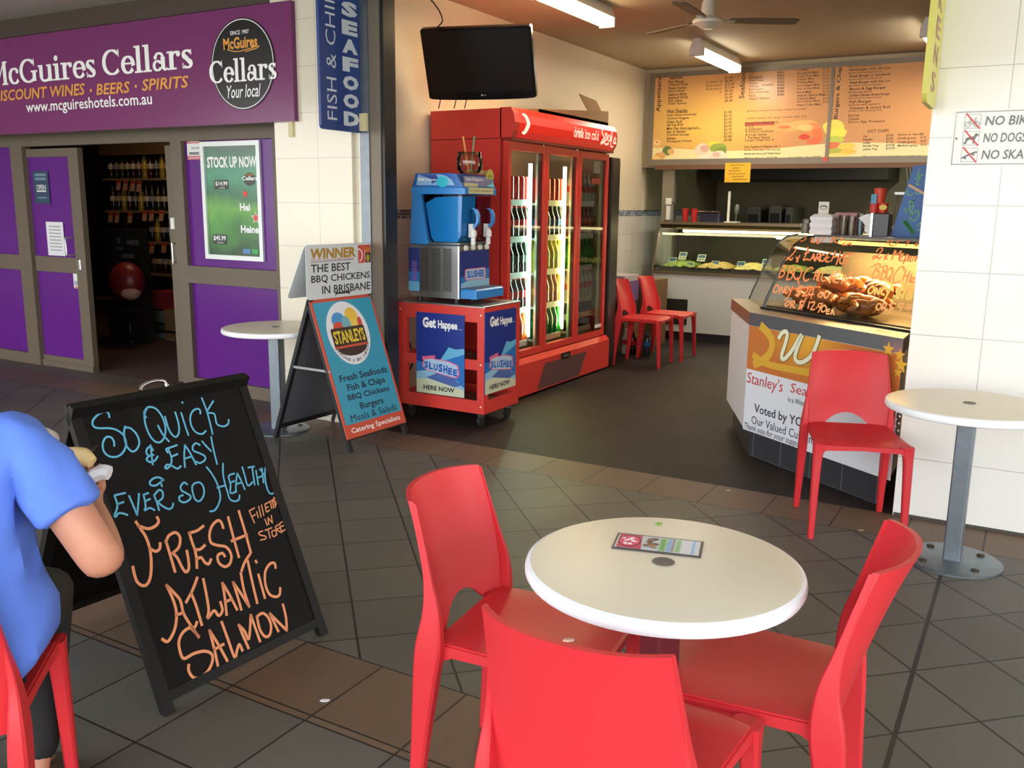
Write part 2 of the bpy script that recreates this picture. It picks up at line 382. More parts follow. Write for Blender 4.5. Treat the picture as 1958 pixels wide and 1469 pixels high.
def sidewall_mat():
    m = mat('side wall', (226, 214, 190), 0.45); g = NG(m)
    low = g.m('LESS_THAN', g.z, 1.39); mos = g.band(g.z, 1.39, 1.458)
    tj = g.m('MAXIMUM', g.grout(g.z, 1.39, .2, .004), g.grout(g.y, 5.0, .2, .004))
    tile = g.mix(tj, lin((214, 210, 204)), lin((180, 175, 168)))
    q = g.white(g.cell(g.y, 5, .0227), g.cell(g.z, 1.39, .0227)); mj = g.m('MAXIMUM', g.grout(g.z, 1.39, .0227, .004), g.grout(g.y, 5, .0227, .004))
    r = g.nt.nodes.new('ShaderNodeValToRGB'); r.color_ramp.interpolation = 'CONSTANT'; e = r.color_ramp.elements
    e[0].color = (*lin((30, 50, 92)), 1); e[1].position = .35; e[1].color = (*lin((64, 96, 140)), 1)
    for p, c in ((.6, (24, 34, 56)), (.8, (150, 175, 196))): k = e.new(p); k.color = (*lin(c), 1)
    g.nt.links.new(q, r.inputs[0]); mosaic = g.mix(mj, r.outputs[0], lin((205, 205, 200)))
    c = g.mix(low, lin((226, 214, 190)), tile); g.color(g.mix(mos, c, mosaic)); return m
M_floor, M_sfloor, M_side = floor_mat(), shopfloor_mat(), sidewall_mat()
M_tileR = walltile_mat('white wall tile', (240, 238, 230), .0, .3045, -.19, .6)
M_tileL = walltile_mat('cream wall tile', (232, 224, 204), .03, .2935, -4.217, .4)
M_ceil = mat('ceiling paint', (184, 172, 150), .7); M_soff = mat('soffit paint', (196, 188, 176), .7, noise=.05, nscale=3)
M_brown = mat('bronze aluminium', (104, 92, 76), .45, noise=.04, nscale=4); M_purple = mat('purple panel', (98, 36, 130), .14, spec=.3)
M_steel = mat('brushed steel', (176, 178, 178), .32, 1.0); M_galv = mat('galvanised steel', (124, 132, 138), .42, .85, noise=.08, nscale=20)
M_alu = mat('grey aluminium', (150, 146, 134), .4, .6); M_black = mat('black plastic', (22, 21, 21), .4); M_dark = mat('dark void', (30, 26, 24), .8)
M_white = mat('white paint', (236, 236, 232), .4); M_chrome = mat('chrome', (225, 225, 225), .08, 1.0); M_rubber = mat('rubber', (30, 30, 30), .7)
M_white2 = mat('white print', (250, 250, 250), .4); M_ink = mat('black print', (28, 28, 32), .5)
M_red = mat('red plastic', (203, 45, 51), .42, spec=.4, bump=.04, nscale=300); M_redp = mat('red enamel', (224, 66, 58), .3, noise=.04, nscale=3)
M_gloss = glass('clear glass', (240, 246, 244)); M_card = mat('cardboard', (150, 116, 82), .8, noise=.06, nscale=12)
struct(MB(M_floor).add([(-13, -1.5, 0), (7, -1.5, 0), (7, 4.71, 0), (-13, 4.71, 0)], [(0, 1, 2, 3)]).build('floor'))
struct(MB(mat('concrete apron', (90, 82, 76), .5, noise=.1, nscale=3)).add([(-13, 4.71, 0), (-3.95, 4.71, 0), (-3.95, 4.98, 0), (-13, 4.98, 0)], [(0, 1, 2, 3)]).build('floor'))
struct(MB(M_sfloor).add([(-4.25, 4.71, 0), (2, 4.71, 0), (2, 13.2, 0), (-4.25, 13.2, 0)], [(0, 1, 2, 3)]).add([(-3.95, 4.71, 0.0), (-4.25, 4.71, 0.0)], []).build('floor'))
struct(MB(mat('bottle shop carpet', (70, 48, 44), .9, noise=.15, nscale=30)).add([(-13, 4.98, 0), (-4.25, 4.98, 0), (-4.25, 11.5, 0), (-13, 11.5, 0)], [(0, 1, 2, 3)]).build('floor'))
struct(MB(mat('street concrete', (170, 165, 155), .8, noise=.12, nscale=1)).add([(-30, -40, -.12), (30, -40, -.12), (30, -1.5, -.12), (-30, -1.5, -.12)], [(0, 1, 2, 3)]).build('floor'))
# shop shell
struct(MB(M_side).box(XW-.1, XW, 4.84, 13.0, 0, ZC).build('wall_left'))
struct(MB(M_ceil).box(XW-.1, 2.0, 4.72, 10.3, ZC, ZC+.1).build('ceiling'))
struct(MB(mat('bulkhead paint', (196, 180, 150), .6)).box(XW, 2.0, 10.2, 10.3, 1.95, ZC).build('wall_back'))
struct(MB(mat('right wall paint', (205, 192, 165), .6)).box(1.9, 2.0, 4.85, 13.0, 0, ZC).build('wall_right'))
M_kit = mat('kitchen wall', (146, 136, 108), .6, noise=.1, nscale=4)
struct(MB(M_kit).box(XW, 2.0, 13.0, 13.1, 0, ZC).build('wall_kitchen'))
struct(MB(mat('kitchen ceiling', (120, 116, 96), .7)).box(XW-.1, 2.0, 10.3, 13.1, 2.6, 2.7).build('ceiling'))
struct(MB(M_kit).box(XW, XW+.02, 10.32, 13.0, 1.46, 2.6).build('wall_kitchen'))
q0, q1 = at_y(1290, 318, 10.25)[0], at_y(1297, 318, 10.25)[0]
struct(MB(M_alu).box(q0-.12, q1-.02, 10.2, 10.28, 0, 1.95).build('trim_1'))
# facade
struct(MB(M_tileR).box(-.5, 4.5, YF, YF+.16, 0, 2.95).build('wall_front'))
struct(MB(mat('grout strip', (70, 64, 58), .7)).box(-.495, 4.5, YF-.006, YF, 0, .016).build('baseboard_front'))
struct(MB(M_tileL).box(-4.6, -3.93, YF, YP+.05, 0, 2.95).box(-3.93, -3.86, YF+.035, YP+.05, 0, 2.95).build('wall_front'))
g_ = MB(M_galv).box(-3.86, -3.785, YF, YF+.14, 0, 2.95); g_.use(mat('guide channel', (122, 112, 98), .5, .3)).box(-3.785, -3.70, YF+.01, YF+.14, 0, 2.95); g_.use(M_black).box(-3.70, -3.675, YF+.02, YF+.14, 0, 2.95)
struct(g_.build('trim_2'))
struct(MB(M_soff).box(-13, 7, -.9, YF+.05, 2.95, 3.05).build('ceiling'))
struct(MB(mat('light block wall', (150, 140, 128), .8)).box(-13.1, -13, -3.0, 4.98, 0, 2.95).build('wall_light_block'))  # unseen wall, added to block sky light coming from the left
struct(MB(M_brown).box(-13, 7, -1.0, -.9, 2.85, 3.1).build('trim_3'))
struct(MB(mat('dark beam', (72, 60, 48), .6)).box(-13, -4.42, 4.74, YP, 2.81, 2.95).build('trim_4'))
struct(MB(mat('fascia board', (60, 50, 44), .6)).box(-13, -4.46, YP, YP+.06, 2.05, 2.95).build('wall_front'))
# bottle shop shell
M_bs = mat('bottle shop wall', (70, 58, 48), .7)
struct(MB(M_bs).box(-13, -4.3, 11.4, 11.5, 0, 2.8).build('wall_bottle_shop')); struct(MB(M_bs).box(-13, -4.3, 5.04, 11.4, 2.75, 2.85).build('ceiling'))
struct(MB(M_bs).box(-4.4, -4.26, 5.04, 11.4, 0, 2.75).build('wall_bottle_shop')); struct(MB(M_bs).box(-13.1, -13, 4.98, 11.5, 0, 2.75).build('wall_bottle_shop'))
# bottle shop front: bronze frames, purple panels, a sliding door standing open
def xp(px, py, y=YP): return at_y(px, py, y)[0]
FP = FrY(YP)
m30, m50 = xp(27, 271), xp(50, 271); o0, o1 = xp(160, 400), xp(342, 400); pj = xp(357, 300); pr_, jr = xp(529, 262), -4.55
b = MB(M_brown)
b.box(-13, jr, YP-.05, YP+.03, 1.95, 2.07); b.box(m30, m50, YP-.05, YP+.03, 0, 1.95); b.box(o1, pj, YP-.05, YP+.03, 0, 1.95); b.box(pr_, jr-.05, YP-.05, YP+.03, 0, 1.95)
b.box(-13, o0, YP-.03, YP+.03, 0, .05); b.box(pj, pr_, YP-.05, YP+.03, 0, .10); b.box(pj, pr_, YP-.05, YP+.03, .865, 1.0); b.box(-13, m30, YP-.05, YP+.03, .865, 1.0); b.box(-13, m30, YP-.05, YP+.03, 0, .1)
struct(b.build('trim_5'))
struct(MB(M_purple).box(pj, pr_, YP-.012, YP+.012, .10, .865).box(pj, pr_, YP-.012, YP+.012, 1.0, 1.95).build('window_1'))
struct(MB(M_purple).box(-13, m30, YP-.012, YP+.012, .10, .865).box(-13, m30, YP-.012, YP+.012, 1.0, 1.95).build('window_2'))
# left sliding leaf
ls0, ls1, rs0, rs1 = m50+.005, xp(56, 400), xp(141, 400), o0
d = MB(M_brown).box(ls0, ls1, YP-.02, YP+.03, .02, 1.93).box(rs0, rs1, YP-.02, YP+.03, .02, 1.93).box(ls1, rs0, YP-.02, YP+.03, 1.86, 1.93).box(ls1, rs0, YP-.02, YP+.03, .865, 1.0).box(ls1, rs0, YP-.02, YP+.03, .02, .10)
door = struct(d.build('door_1', loc=(ls0, YP, 0)))
MB(M_purple).box(ls1, rs0, YP-.004, YP+.01, .10, .865).box(ls1, rs0, YP-.004, YP+.01, 1.0, 1.86).build('door_panel', door)
hx = xp(148, 480); hz0, hz1 = at_y(148, 488, YP)[2], at_y(150, 455, YP)[2]
hx2 = xp(139, 480)
MB(M_chrome).tube([(hx, YP-.02, hz1), (hx2, YP-.06, hz1), (hx2, YP-.06, hz0), (hx, YP-.02, hz0)], .008).build('door_handle', door)
MB(M_chrome).bbox(hx+.03, hx+.07, YP-.035, YP-.015, hz0-.12, hz0-.03).build('door_lock', door)
# right leaf, slid back behind its fixed panel
r0, r1 = xp(312, 400), xp(330, 400)
d = MB(M_brown).box(r0, r1, YP+.05, YP+.10, .02, 1.93).box(r1, pj, YP+.05, YP+.1, .865, 1.0).box(r1, pj, YP+.05, YP+.1, .02, .1).box(r1, pj, YP+.05, YP+.1, 1.86, 1.93)
door2 = struct(d.build('door_2', loc=(r0, YP, 0)))
MB(mat('door glass dark', (38, 40, 42), .1)).box(r1, pj+.4, YP+.07, YP+.08, .1, 1.86).build('door_panel', door2)
a0, a1 = at_y(333, 466, YP), at_y(333, 502, YP)
MB(M_chrome).tube([(a0[0]-.05, YP+.05, a0[2]), (a0[0], YP-.02, a0[2]), (a0[0], YP-.02, a1[2]), (a0[0]-.05, YP+.05, a1[2])], .009).build('door_handle', door2)
a0 = at_y(325, 426, YP); MB(M_white).bbox(a0[0]-.025, a0[0]+.02, YP+.02, YP+.05, a0[2]-.05, a0[2]+.04).build('door_lock', door2)
# glass leaf inside the opening
gx = xp(172, 400, YP+.3); d = MB(mat('dark bronze', (66, 70, 72), .35, .4)).box(gx-.03, gx+.03, YP+.06, YP+.1, .02, 1.9)
struct(d.build('trim_6'))
# ------------------------------------------------------------------ fluorescent battens
def batten(name, label, x, y0, y1, z, col, power, est, ZC=ZC):
    t = thing(name, label, 'light', (x, (y0+y1)/2, ZC), 'ceiling batten lights')
    MB(M_white).add(*batten_geo(x, y0, y1, z, ZC)).build('housing', t)
    MB(mat(name+label[:6]+' tube', (255, 250, 240), .3, emit=est, ecol=col)).bbox(x-.05, x+.05, y0+.05, y1-.02, z-.06, z-.012, .015).build('diffuser', t)
    MB(M_white).box(x-.065, x+.065, y0, y0+.05, z-.07, z).box(x-.065, x+.065, y1-.02, y1, z-.07, z).build('end_cap', t)
    l = bpy.data.lights.new('tube', 'AREA'); l.shape = 'RECTANGLE'; l.size = .12; l.size_y = y1-y0-.1; l.energy = power; l.color = tuple(c for c in lin(col))
    lo = bpy.data.objects.new('tube_light', l); COL.objects.link(lo); lo.parent = t; lo.location = (0, 0, z-.075-ZC)
    return t
def batten_geo(x, y0, y1, z, ZC):
    pr = [(-.03, ZC-.001), (.03, ZC-.001), (.065, z), (-.065, z)]
    vs = [(x+a, y, c) for y in (y0, y1) for a, c in pr]
    return vs, [(3, 2, 1, 0), (4, 5, 6, 7)]+[(i, (i+1) % 4, 4+(i+1) % 4, 4+i) for i in range(4)]
batten('fluorescent_light', 'warm glowing fluorescent batten on the ceiling nearest the street, above the red drinks fridge', -3.16, 5.75, 6.93, 2.955, (255, 226, 172), 20, 14)
batten('fluorescent_light', 'white glowing fluorescent batten on the ceiling just in front of the menu board', -2.97, 8.5, 9.75, 2.955, (255, 240, 214), 26, 16)
batten('fluorescent_light', 'kitchen ceiling batten light out of sight behind the menu board', -1.1, 10.5, 11.6, 2.56, (230, 240, 214), 30, 10, 2.6)  # unseen batten, added to brighten the dark kitchen
batten('fluorescent_light', 'white ceiling batten light half hidden behind the yellow hanging sign', -.98, 8.4, 9.6, 2.955, (255, 240, 214), 24, 16)
# ================================================================== ceiling fan
hub = at_y(1353, 40, 6.75); 
fan = thing('ceiling_fan', 'white ceiling fan with three dark blades under the shop ceiling', 'fan', (hub[0], hub[1], ZC))
hx, hy, hz = hub
MB(mat('fan enamel', (226, 220, 206), .35)).lathe((hx, hy, hz), [(.0, -.055), (.05, -.05), (.075, -.03), (.105, -.02), (.11, 0), (.1, .012), (.06, .03), (.052, .05), (.048, .12), (.035, .15), (.012, .17)], 28).build('motor_housing', fan)
MB(M_white).tube([(hx, hy, hz+.16), (hx, hy, ZC)], .012).lathe((hx, hy, ZC-.05), [(.05, .05), (.045, .02), (.015, 0)], 16).build('down_rod', fan)
for a in (-1, 119, 239):
    t = math.radians(a+32); F = Fr((hx, hy, hz+.005), (math.cos(t), math.sin(t), 0), (-math.sin(t)*.97, math.cos(t)*.97, -.13))
    MB(mat('fan blade', (96, 80, 66), .5)).prism(F, [(.16, -.04), (.3, -.055), (.62, -.06), (.66, -.04), (.66, .04), (.62, .06), (.3, .055), (.16, .04)], -.004, .004).use(M_steel).prism(F, [(.08, -.02), (.2, -.025), (.2, .025), (.08, .02)], -.008, -.004).build('blade', fan)
# ================================================================== red moulded chairs
def sec(cx, cy, z, w, d): return [(cx-w/2, cy-d/2, z), (cx+w/2, cy-d/2, z), (cx+w/2, cy+d/2, z), (cx-w/2, cy+d/2, z)]
def fine(sx_, keys):
    out = []
    for cx, cy, z, w, d in smooth(keys, 4):
        a, c = w/2, d/2; e = min(a, c)*.35; q = [(-a+e, -c), (a-e, -c), (a, -c+e), (a, c-e), (a-e, c), (-a+e, c), (-a, c-e), (-a, -c+e)]; out.append([(sx_*cx+x, cy+y, z) for x, y in q])
    return out
def make_chair():
    t = thing('cafe_chair', 'x', 'chair', (0, 0, 0), 'red moulded plastic chairs')
    G = []
    for j in range(9):
        v = j/8; y = -.185+.405*v; hw = .182+.022*v; row = []
        for i in range(11):
            u = -1+2*i/10; z = .462-.012*(1-u*u)*math.sin(PI*min(1, v*1.05))-(.02*max(0, (v-.88)/.12)**2)-(.006*abs(u)**6)
            row.append((u*hw, y, z))
        G.append(row)
    s = MB(M_red); s.shell([r[::-1] for r in G], (0, 0, -.012))
    for sx_ in (-1, 1):      # side rails and the front rail under the rim
        s.loft([[(sx_*(.182+.022*v)-.006, -.185+.405*v, .452), (sx_*(.182+.022*v)+.006, -.185+.405*v, .452), (sx_*(.182+.022*v)+.006, -.185+.405*v, z), (sx_*(.182+.022*v)-.006, -.185+.405*v, z)] for v, z in ((0, .40), (.12, .425), (.5, .43), (.88, .425), (1, .40))])
    s.loft([[(x, .208, z), (x, .221, z), (x, .221, .445), (x, .208, .445)] for x, z in ((-.204, .39), (-.16, .42), (0, .426), (.16, .42), (.204, .39))])
    s.build('seat', t)
    G = []; N = []
    for j in range(13):
        v = j/12; row = []; nr = []
        for i in range(17):
            u = -1+2*i/16; ub = u*.205
            zb = .435+(.075*(1-(u/.56)**2)**.75 if abs(u) < .56 else 0); z = zb+(.80+.006*(1-u*u)-zb)*v
            k = (z-.44)/.36; hw = .206-.03*k; yc = -.186-.012*math.sin(PI*k)-.088*k*k-.01*k; dep = .03+.035*k
            row.append((u*hw, yc-dep*(1-abs(u)**2.4)+dep*.55, z)); nr.append((0.002*u, -.013, 0))
        G.append(row); N.append(nr)
    MB(M_red).shell(G, N).build('backrest', t)
    for sx_ in (-1, 1):
        MB(M_red).loft(fine(sx_, [(.203, -.236, 0, .026, .03), (.2, -.218, .2, .034, .045), (.199, -.202, .36, .038, .064), (.2, -.192, .45, .032, .07), (.1985, -.187, .54, .018, .044), (.1918, -.201, .62, .010, .022), (.1838, -.2235, .71, .006, .015), (.1765, -.2465, .796, .004, .011)]), True).build('rear_leg', t)
        MB(M_red).loft(fine(sx_, [(.203, .224, 0, .026, .028), (.2, .212, .25, .034, .036), (.197, .203, .38, .04, .042), (.192, .198, .43, .052, .052), (.188, .196, .45, .062, .06)]), True).build('front_leg', t)
        continue
        MB(M_red).loft([sec(sx_*.203, -.232, 0, .026, .03), sec(sx_*.2, -.215, .2, .034, .045), sec(sx_*.199, -.2, .39, .04, .072), sec(sx_*.2, -.19, .46, .03, .075), sec(sx_*.1975, -.188, .56, .014, .034), sec(sx_*.188, -.213, .68, .008, .016), sec(sx_*.178, -.258, .79, .006, .008)]).build('rear_leg', t)
        MB(M_red).loft([sec(sx_*.203, .222, 0, .026, .028), sec(sx_*.2, .212, .25, .036, .038), sec(sx_*.196, .2, .41, .048, .05), sec(sx_*.19, .197, .447, .06, .06)]).build('front_leg', t)
    return t
ch0 = make_chair()
def seat_at(x, y, fx, fy, label, first=False):
    rz = math.atan2(-fx, fy)
    if first: ch0.location = (x, y, 0); ch0.rotation_euler = (0, 0, rz); ch0['label'] = label; return ch0
    return dup(ch0, (x, y, 0), rz, label)
seat_at(-1.005, 1.875, .99, .10, 'red plastic chair on the left of the front white table, facing right', True)
seat_at(-.612, 1.535, 0.01, 1, 'red plastic chair nearest the camera, its back to us at the front table')
seat_at(-.475, 1.965, -1, -.06, 'red plastic chair on the right of the front table, facing left')
seat_at(-.672, 4.43, .357, -.934, 'red plastic chair facing us in front of the orange counter poster')
seat_at(-3.235, 8.16, .99, .06, 'nearer of two red chairs past the drinks fridge by the shop wall')
seat_at(-3.18, 8.66, .99, .02, 'further of two red chairs, before the white cold display')
seat_at(-1.968, .935, -.72, .69, 'red plastic chair under the seated man in blue')
# ================================================================== pedestal tables
def table(x, y, z, r, label, rot=0.0, base_r=.2, pm=None, post=.07):
    t = thing('pedestal_table', label, 'table', (x, y, 0), 'white round pedestal tables')
    MB(mat('table top', (226, 216, 192), .35, spec=.4)).lathe((x, y, z), [(0, 0), (r-.02, 0), (r-.012, -.001)], 64).use(mat('table rim', (244, 244, 246), .3)).lathe((x, y, z), [(r-.012, -.001), (r-.003, -.005), (r, -.014), (r, -.024), (r-.004, -.032), (r-.014, -.036), (.05, -.036)], 64).use(mat('pole socket', (96, 92, 86), .5)).lathe((x, y, z+.001), [(.026, .0), (.024, .0015), (0, .0005)], 24).build('table_top', t)
    F = FrZ(0, rot, (x, y)); h = post/2
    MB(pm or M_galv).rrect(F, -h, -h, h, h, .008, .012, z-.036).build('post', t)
    b = MB(M_galv).lathe((x, y, 0), [(base_r, 0), (base_r, .008), (base_r-.006, .012), (0, .013)], 48)
    b.build('base_plate', t)
    for k in range(4):
        a = rot+PI/4+k*PI/2; MB(mat('bolt', (70, 58, 46), .6, .5)).lathe((x+base_r*.72*math.cos(a), y+base_r*.72*math.sin(a), .012), [(.016, 0), (.016, .006), (0, .009)], 8).build('bolt', t)
    return t
table(-.672, 1.872, .70, .318, 'white round table at the front with a dark pole socket and a leaflet on it', 1.1, pm=mat('post red reflection', (116, 52, 60), .35, .3))  # steel post with the red chairs' reflection put into its colour
table(-.19, 4.19, .705, .33, 'white round table against the white tiled wall on the right', -.05, .2)
table(-4.30, 4.335, .695, .345, 'white round table in front of the purple panel, behind the blue sandwich board', .25, .2, post=.08)
table(-3.06, 1.53, .70, .37, 'white round table in front of the man in blue, mostly hidden by his shoulder', 0, .13)
# leaflet and crumbs
c = [at_z(px, py, .703) for px, py in ((1169, 1047), (1340, 1066), (1343, 1035), (1176, 1017))]
F = Fr(c[0], c[1]-c[0], np.cross((0, 0, 1), (c[1]-c[0]))); Lw, Lh = np.linalg.norm(c[1]-c[0]), np.linalg.norm(c[3]-c[0])*.97
lf = thing('leaflet', 'folded pink and green takeaway leaflet on the front white table', 'leaflet', c[0])
b = MB(mat('leaflet edge', (66, 62, 66), .4)).fbox(F, 0, Lw, 0, Lh, -.0025, 0); b.build('cover', lf)
b = MB(mat('leaflet paper', (196, 200, 208), .3)).rect(F, .005, .006, Lw-.006, Lh-.006, .0006)
b.use(mat('leaflet pink', (196, 44, 96), .3)).poly(F, [(.01, .008), (.068, .006), (.062, Lh-.008), (.008, Lh-.008)], .0012)
b.use(mat('leaflet maroon', (92, 30, 46), .3)).ell(F, .036, Lh*.52, .027, Lh*.38, .0016); b.use(mat('leaflet pink2', (226, 60, 116), .3)).ell(F, .036, Lh*.5, .024, Lh*.33, .002)
rnd = random.Random(3)
b.use(M_white2)
for i in range(16): b.ell(F, .034+rnd.uniform(-.014, .016), Lh*.45+rnd.uniform(-.02, .028), .005, .004, .0024+i*1e-5, 10)
for i in range(12): b.use(mat('leaflet food%d' % (i % 3), [(120, 84, 60), (86, 66, 60), (160, 120, 90)][i % 3], .4)).ell(F, .086+rnd.uniform(-.012, .014), Lh*.5+rnd.uniform(-.03, .03), .008, .007, .0016+i*1e-5, 12)
for x0, w, col in ((.108, .017, (132, 196, 120)), (.127, .009, (96, 160, 214)), (.138, .005, (110, 112, 120)), (.146, .013, (150, 206, 150)), (.185, .006, (110, 170, 220))): b.use(mat('leaflet%d' % int(x0*1000), col, .3)).rect(F, x0, .01, x0+w, Lh-.01, .0012)
b.use(M_ink)
for k in range(9): b.rect(F, .111, .016+k*.008, .121, .018+k*.008, .0016)
for k in range(9): b.rect(F, .148, .016+k*.008, .157, .018+k*.008, .0016)
b.build('print', lf)
p = at_z(1259, 1003, .70); rng = random.Random(1)
o = MB(mat('green scrap', (120, 176, 60), .5)); F2 = FrZ(.7005, .4, (p[0], p[1]))
o.prism(F2, [(-.008, 0), (-.002, .005), (0, .011), (.003, .004), (.01, .001), (.003, -.003), (0, -.008), (-.003, -.002)], 0, .003)
tag(o.build('lettuce_scrap', loc=(p[0], p[1], .70)), 'tiny green lettuce scrap on the front white table', 'food scrap')
for (px, py), z, col, nm, lab in (((872+215, 1226), .462, (226, 196, 176), 'crumb', 'small pale crumb on the seat of the left red chair'), ((621, 1341), .0, (220, 214, 208), 'crumb', 'tiny white scrap on the floor by the chalkboard'), ((1392, 939), 0, (190, 160, 130), 'dry_leaf', 'small dry leaf on the brown tile strip'), ((1646, 1015), 0, (170, 140, 110), 'dry_leaf', 'small dry leaf on the floor beside the front red chair leg')):
    p = at_z(px, py, z); o = MB(mat('scrap '+nm+str(px), col, .8)); F2 = FrZ(z+.0005, .5, (p[0], p[1]))
    o.prism(F2, [(-.014, -.004), (0, -.007), (.012, -.002), (.015, .004), (.002, .006), (-.01, .004)], 0, .004)
    tag(o.build(nm, loc=(p[0], p[1], z)), lab, 'scrap')
# ================================================================== the big purple shop sign
FS = FrY(4.66); x0 = -9.6; x1 = FS.uv(559, 120)[0]; zb, zt = 2.03, 2.785
sg = thing('shop_sign', 'long purple shop sign with white, orange and oval black lettering above the bottle shop doors', 'sign', (x1-1.5, 4.69, zb))
M_sign = mat('sign purple', (122, 54, 106), .2, spec=.35)
sp_ = MB(M_sign).box(x0, x1, 4.662, 4.72, zb, zt).build('panel', sg)
b = MB(M_white2)
Q = FS.uv
s0, s1 = Q(371, 80), Q(-8, 166)
xl = s1[0]-.0; hcap = .145
xM, xE = Q(0, 120)[0], Q(370, 120)[0]
b0 = (Q(40, 158)[1]+Q(360, 133)[1])/2
wid = (xE-Q(197, 120)[0])     # the word Cellars
serif_text(b, FS, 'Cellars', Q(195, 120)[0], b0, Q(371, 120)[0], .185)
serif_text(b, FS, 'McGuires', Q(-27, 120)[0], b0, Q(184, 120)[0], .185)
b.text(FS, 'www.mcguireshotels.com.au', Q(50, 205)[0], Q(170, 214)[1], Q(291, 195)[0], Q(170, 186)[1], bold=.012)
b.build('lettering', sp_)
b = MB(mat('sign orange', (232, 160, 66), .4))
xs = Q(-14, 180)[0]; b.text(FS, 'DISCOUNT WINES', xs, Q(80, 188)[1], Q(163, 175)[0], Q(80, 166)[1], bold=.018, shear=.18)
b.ell(FS, Q(174, 172)[0], Q(174, 173)[1], .013, .013, .0015, 12); b.ell(FS, Q(260, 165)[0], Q(260, 165)[1], .013, .013, .0015, 12)
b.text(FS, 'BEERS', Q(184, 170)[0], Q(215, 180)[1], Q(249, 170)[0], Q(215, 158)[1], bold=.018, shear=.18); b.text(FS, 'SPIRITS', Q(271, 160)[0], Q(315, 171)[1], Q(361, 160)[0], Q(315, 148)[1], bold=.018, shear=.18)
b.build('lettering', sp_)
cx, cy = Q(464, 123); rx_, ry_ = (Q(525, 120)[0]-Q(403, 120)[0])/2, (Q(463, 33)[1]-Q(466, 210)[1])/2
ov = MB(mat('oval black', (26, 24, 26), .25)).prism(FS, [(cx+rx_*math.cos(i*PI/32), cy+ry_*math.sin(i*PI/32)) for i in range(64)], 0, .004)
ov.use(M_white2).stroke(FS, [(cx+rx_*.955*math.cos(i*PI/32), cy+ry_*.965*math.sin(i*PI/32)) for i in range(65)], .006, .005, sm=False)
bd_ = ov.build('badge', sg)
b = MB(M_white2); serif_text(b, FS, 'Cellars', Q(401, 130)[0], Q(464, 156)[1], Q(531, 130)[0], .15, .006)
b.text(FS, 'SINCE 1907', Q(441, 62)[0], Q(458, 66)[1], Q(477, 62)[0], Q(458, 58)[1], .006, bold=.01)
b.text(FS, 'Your local', Q(435, 175)[0], Q(466, 187)[1], Q(500, 175)[0], Q(466, 162)[1], .006, shear=.25, bold=.008); b.build('badge_lettering', bd_)
b = MB(mat('sign orange', (0, 0, 0))); b.text(FS, 'McGuires', Q(428, 80)[0], Q(461, 93)[1], Q(493, 76)[0], Q(461, 70)[1], .006, bold=.03)
b.stroke(FS, [Q(437, 96), Q(455, 99), Q(475, 94), Q(496, 88), Q(490, 93), Q(470, 99)], .006, .006); b.build('badge_lettering', bd_)
# ================================================================== blade signs on the piers
bs = thing('hanging_sign', 'blue vertical hanging sign with white SEAFOOD lettering on the left pier', 'sign', (-3.86, 4.5, 1.94))
F = FrX(-3.846, 4.325, 1.94); w = .385
b = MB(mat('sign blue', (38, 66, 130), .35)).rrect(F, 0, 0, w, 1.0, .03, -.02, 0, corners=(1, 1, 1, 1)); hp_ = b.build('panel', bs)
b = MB(mat('sign pale', (206, 216, 226), .4))
for i, ch in enumerate('SEAFOOD'[::-1]): b.text(F, ch, .205, .035+i*.1085, .355, .035+i*.1085+.086, bold=.06)
b.build('lettering', hp_); b = MB(mat('sign pale', (0, 0, 0))); b.text(F, 'FISH & CHIPS', .055, .06, .145, .86, rot=True, bold=-.005); b.build('lettering', hp_)
MB(mat('bracket cream', (220, 206, 160), .5)).box(-3.848, -3.79, 4.68, 4.70, 1.95, 2.06).build('bracket', bs)
MB(mat('bracket cream', (0, 0, 0))).box(-4.46, -4.42, 4.685, 4.70, 1.93, 2.03).build('bracket', bs)
bs = thing('hanging_sign', 'yellow vertical hanging sign with faded purple lettering on the right tiled pier', 'sign', (-.5, 4.53, 1.95))
F = Fr((-.488, 4.73, 1.95), (0, -1, 0), (0, 0, 1)); F2 = FrX(-.488, 4.325, 1.95)
F = Fr((-.512, 4.325, 1.95), (0, 1, 0), (0, 0, 1))
b = MB(mat('sign yellow', (206, 200, 92), .4)).rrect(F2, 0, 0, .37, 1.0, .05, -.02, 0); hp_ = b.build('panel', bs)
b = MB(mat('sign mauve', (176, 132, 120), .5)).off if False else MB(mat('sign mauve', (170, 122, 120), .5))
Fw = Fr((-.5085, 4.695, 1.95), (0, -1, 0), (0, 0, 1))
for FF in (F2,):
    for i, ch in enumerate('SNEKCIHC'): b.text(FF, ch, .12 if ch != 'I' else .175, .06+i*.112, .26 if ch != 'I' else .205, .06+i*.112+.085, bold=.01)
b.build('lettering', hp_)
# ================================================================== NO DOGS sign
FN = FrY(YF-.004); Q = FN.uv
p0, p1 = Q(1815, 318), Q(1822, 212)
ns = thing('prohibition_sign', 'white sign on the tiled wall forbidding bikes, dogs and skateboards', 'sign', (p0[0]+.3, YF, p0[1]))
X0, Y0, Y1 = p0[0], p0[1], p1[1]; X1 = X0+.62
b = MB(mat('notice white', (238, 238, 236), .4)).box(X0, X1, YF-.004, YF, Y0, Y1); g4 = mat('notice grey', (112, 116, 118), .5)
b.use(g4).stroke(FN, [(X0+.008, Y0+.008), (X1-.008, Y0+.008), (X1-.008, Y1-.008), (X0+.008, Y1-.008), (X0+.008, Y0+.008)], .003, .001, sm=False)
b.ell(FN, X0+.018, (Y0+Y1)/2, .005, .005, .0012, 12); np_ = b.build('panel', ns)
hh = (Y1-Y0); rows = [Y1-hh*.20, Y1-hh*.5, Y1-hh*.8]
b = MB(g4)
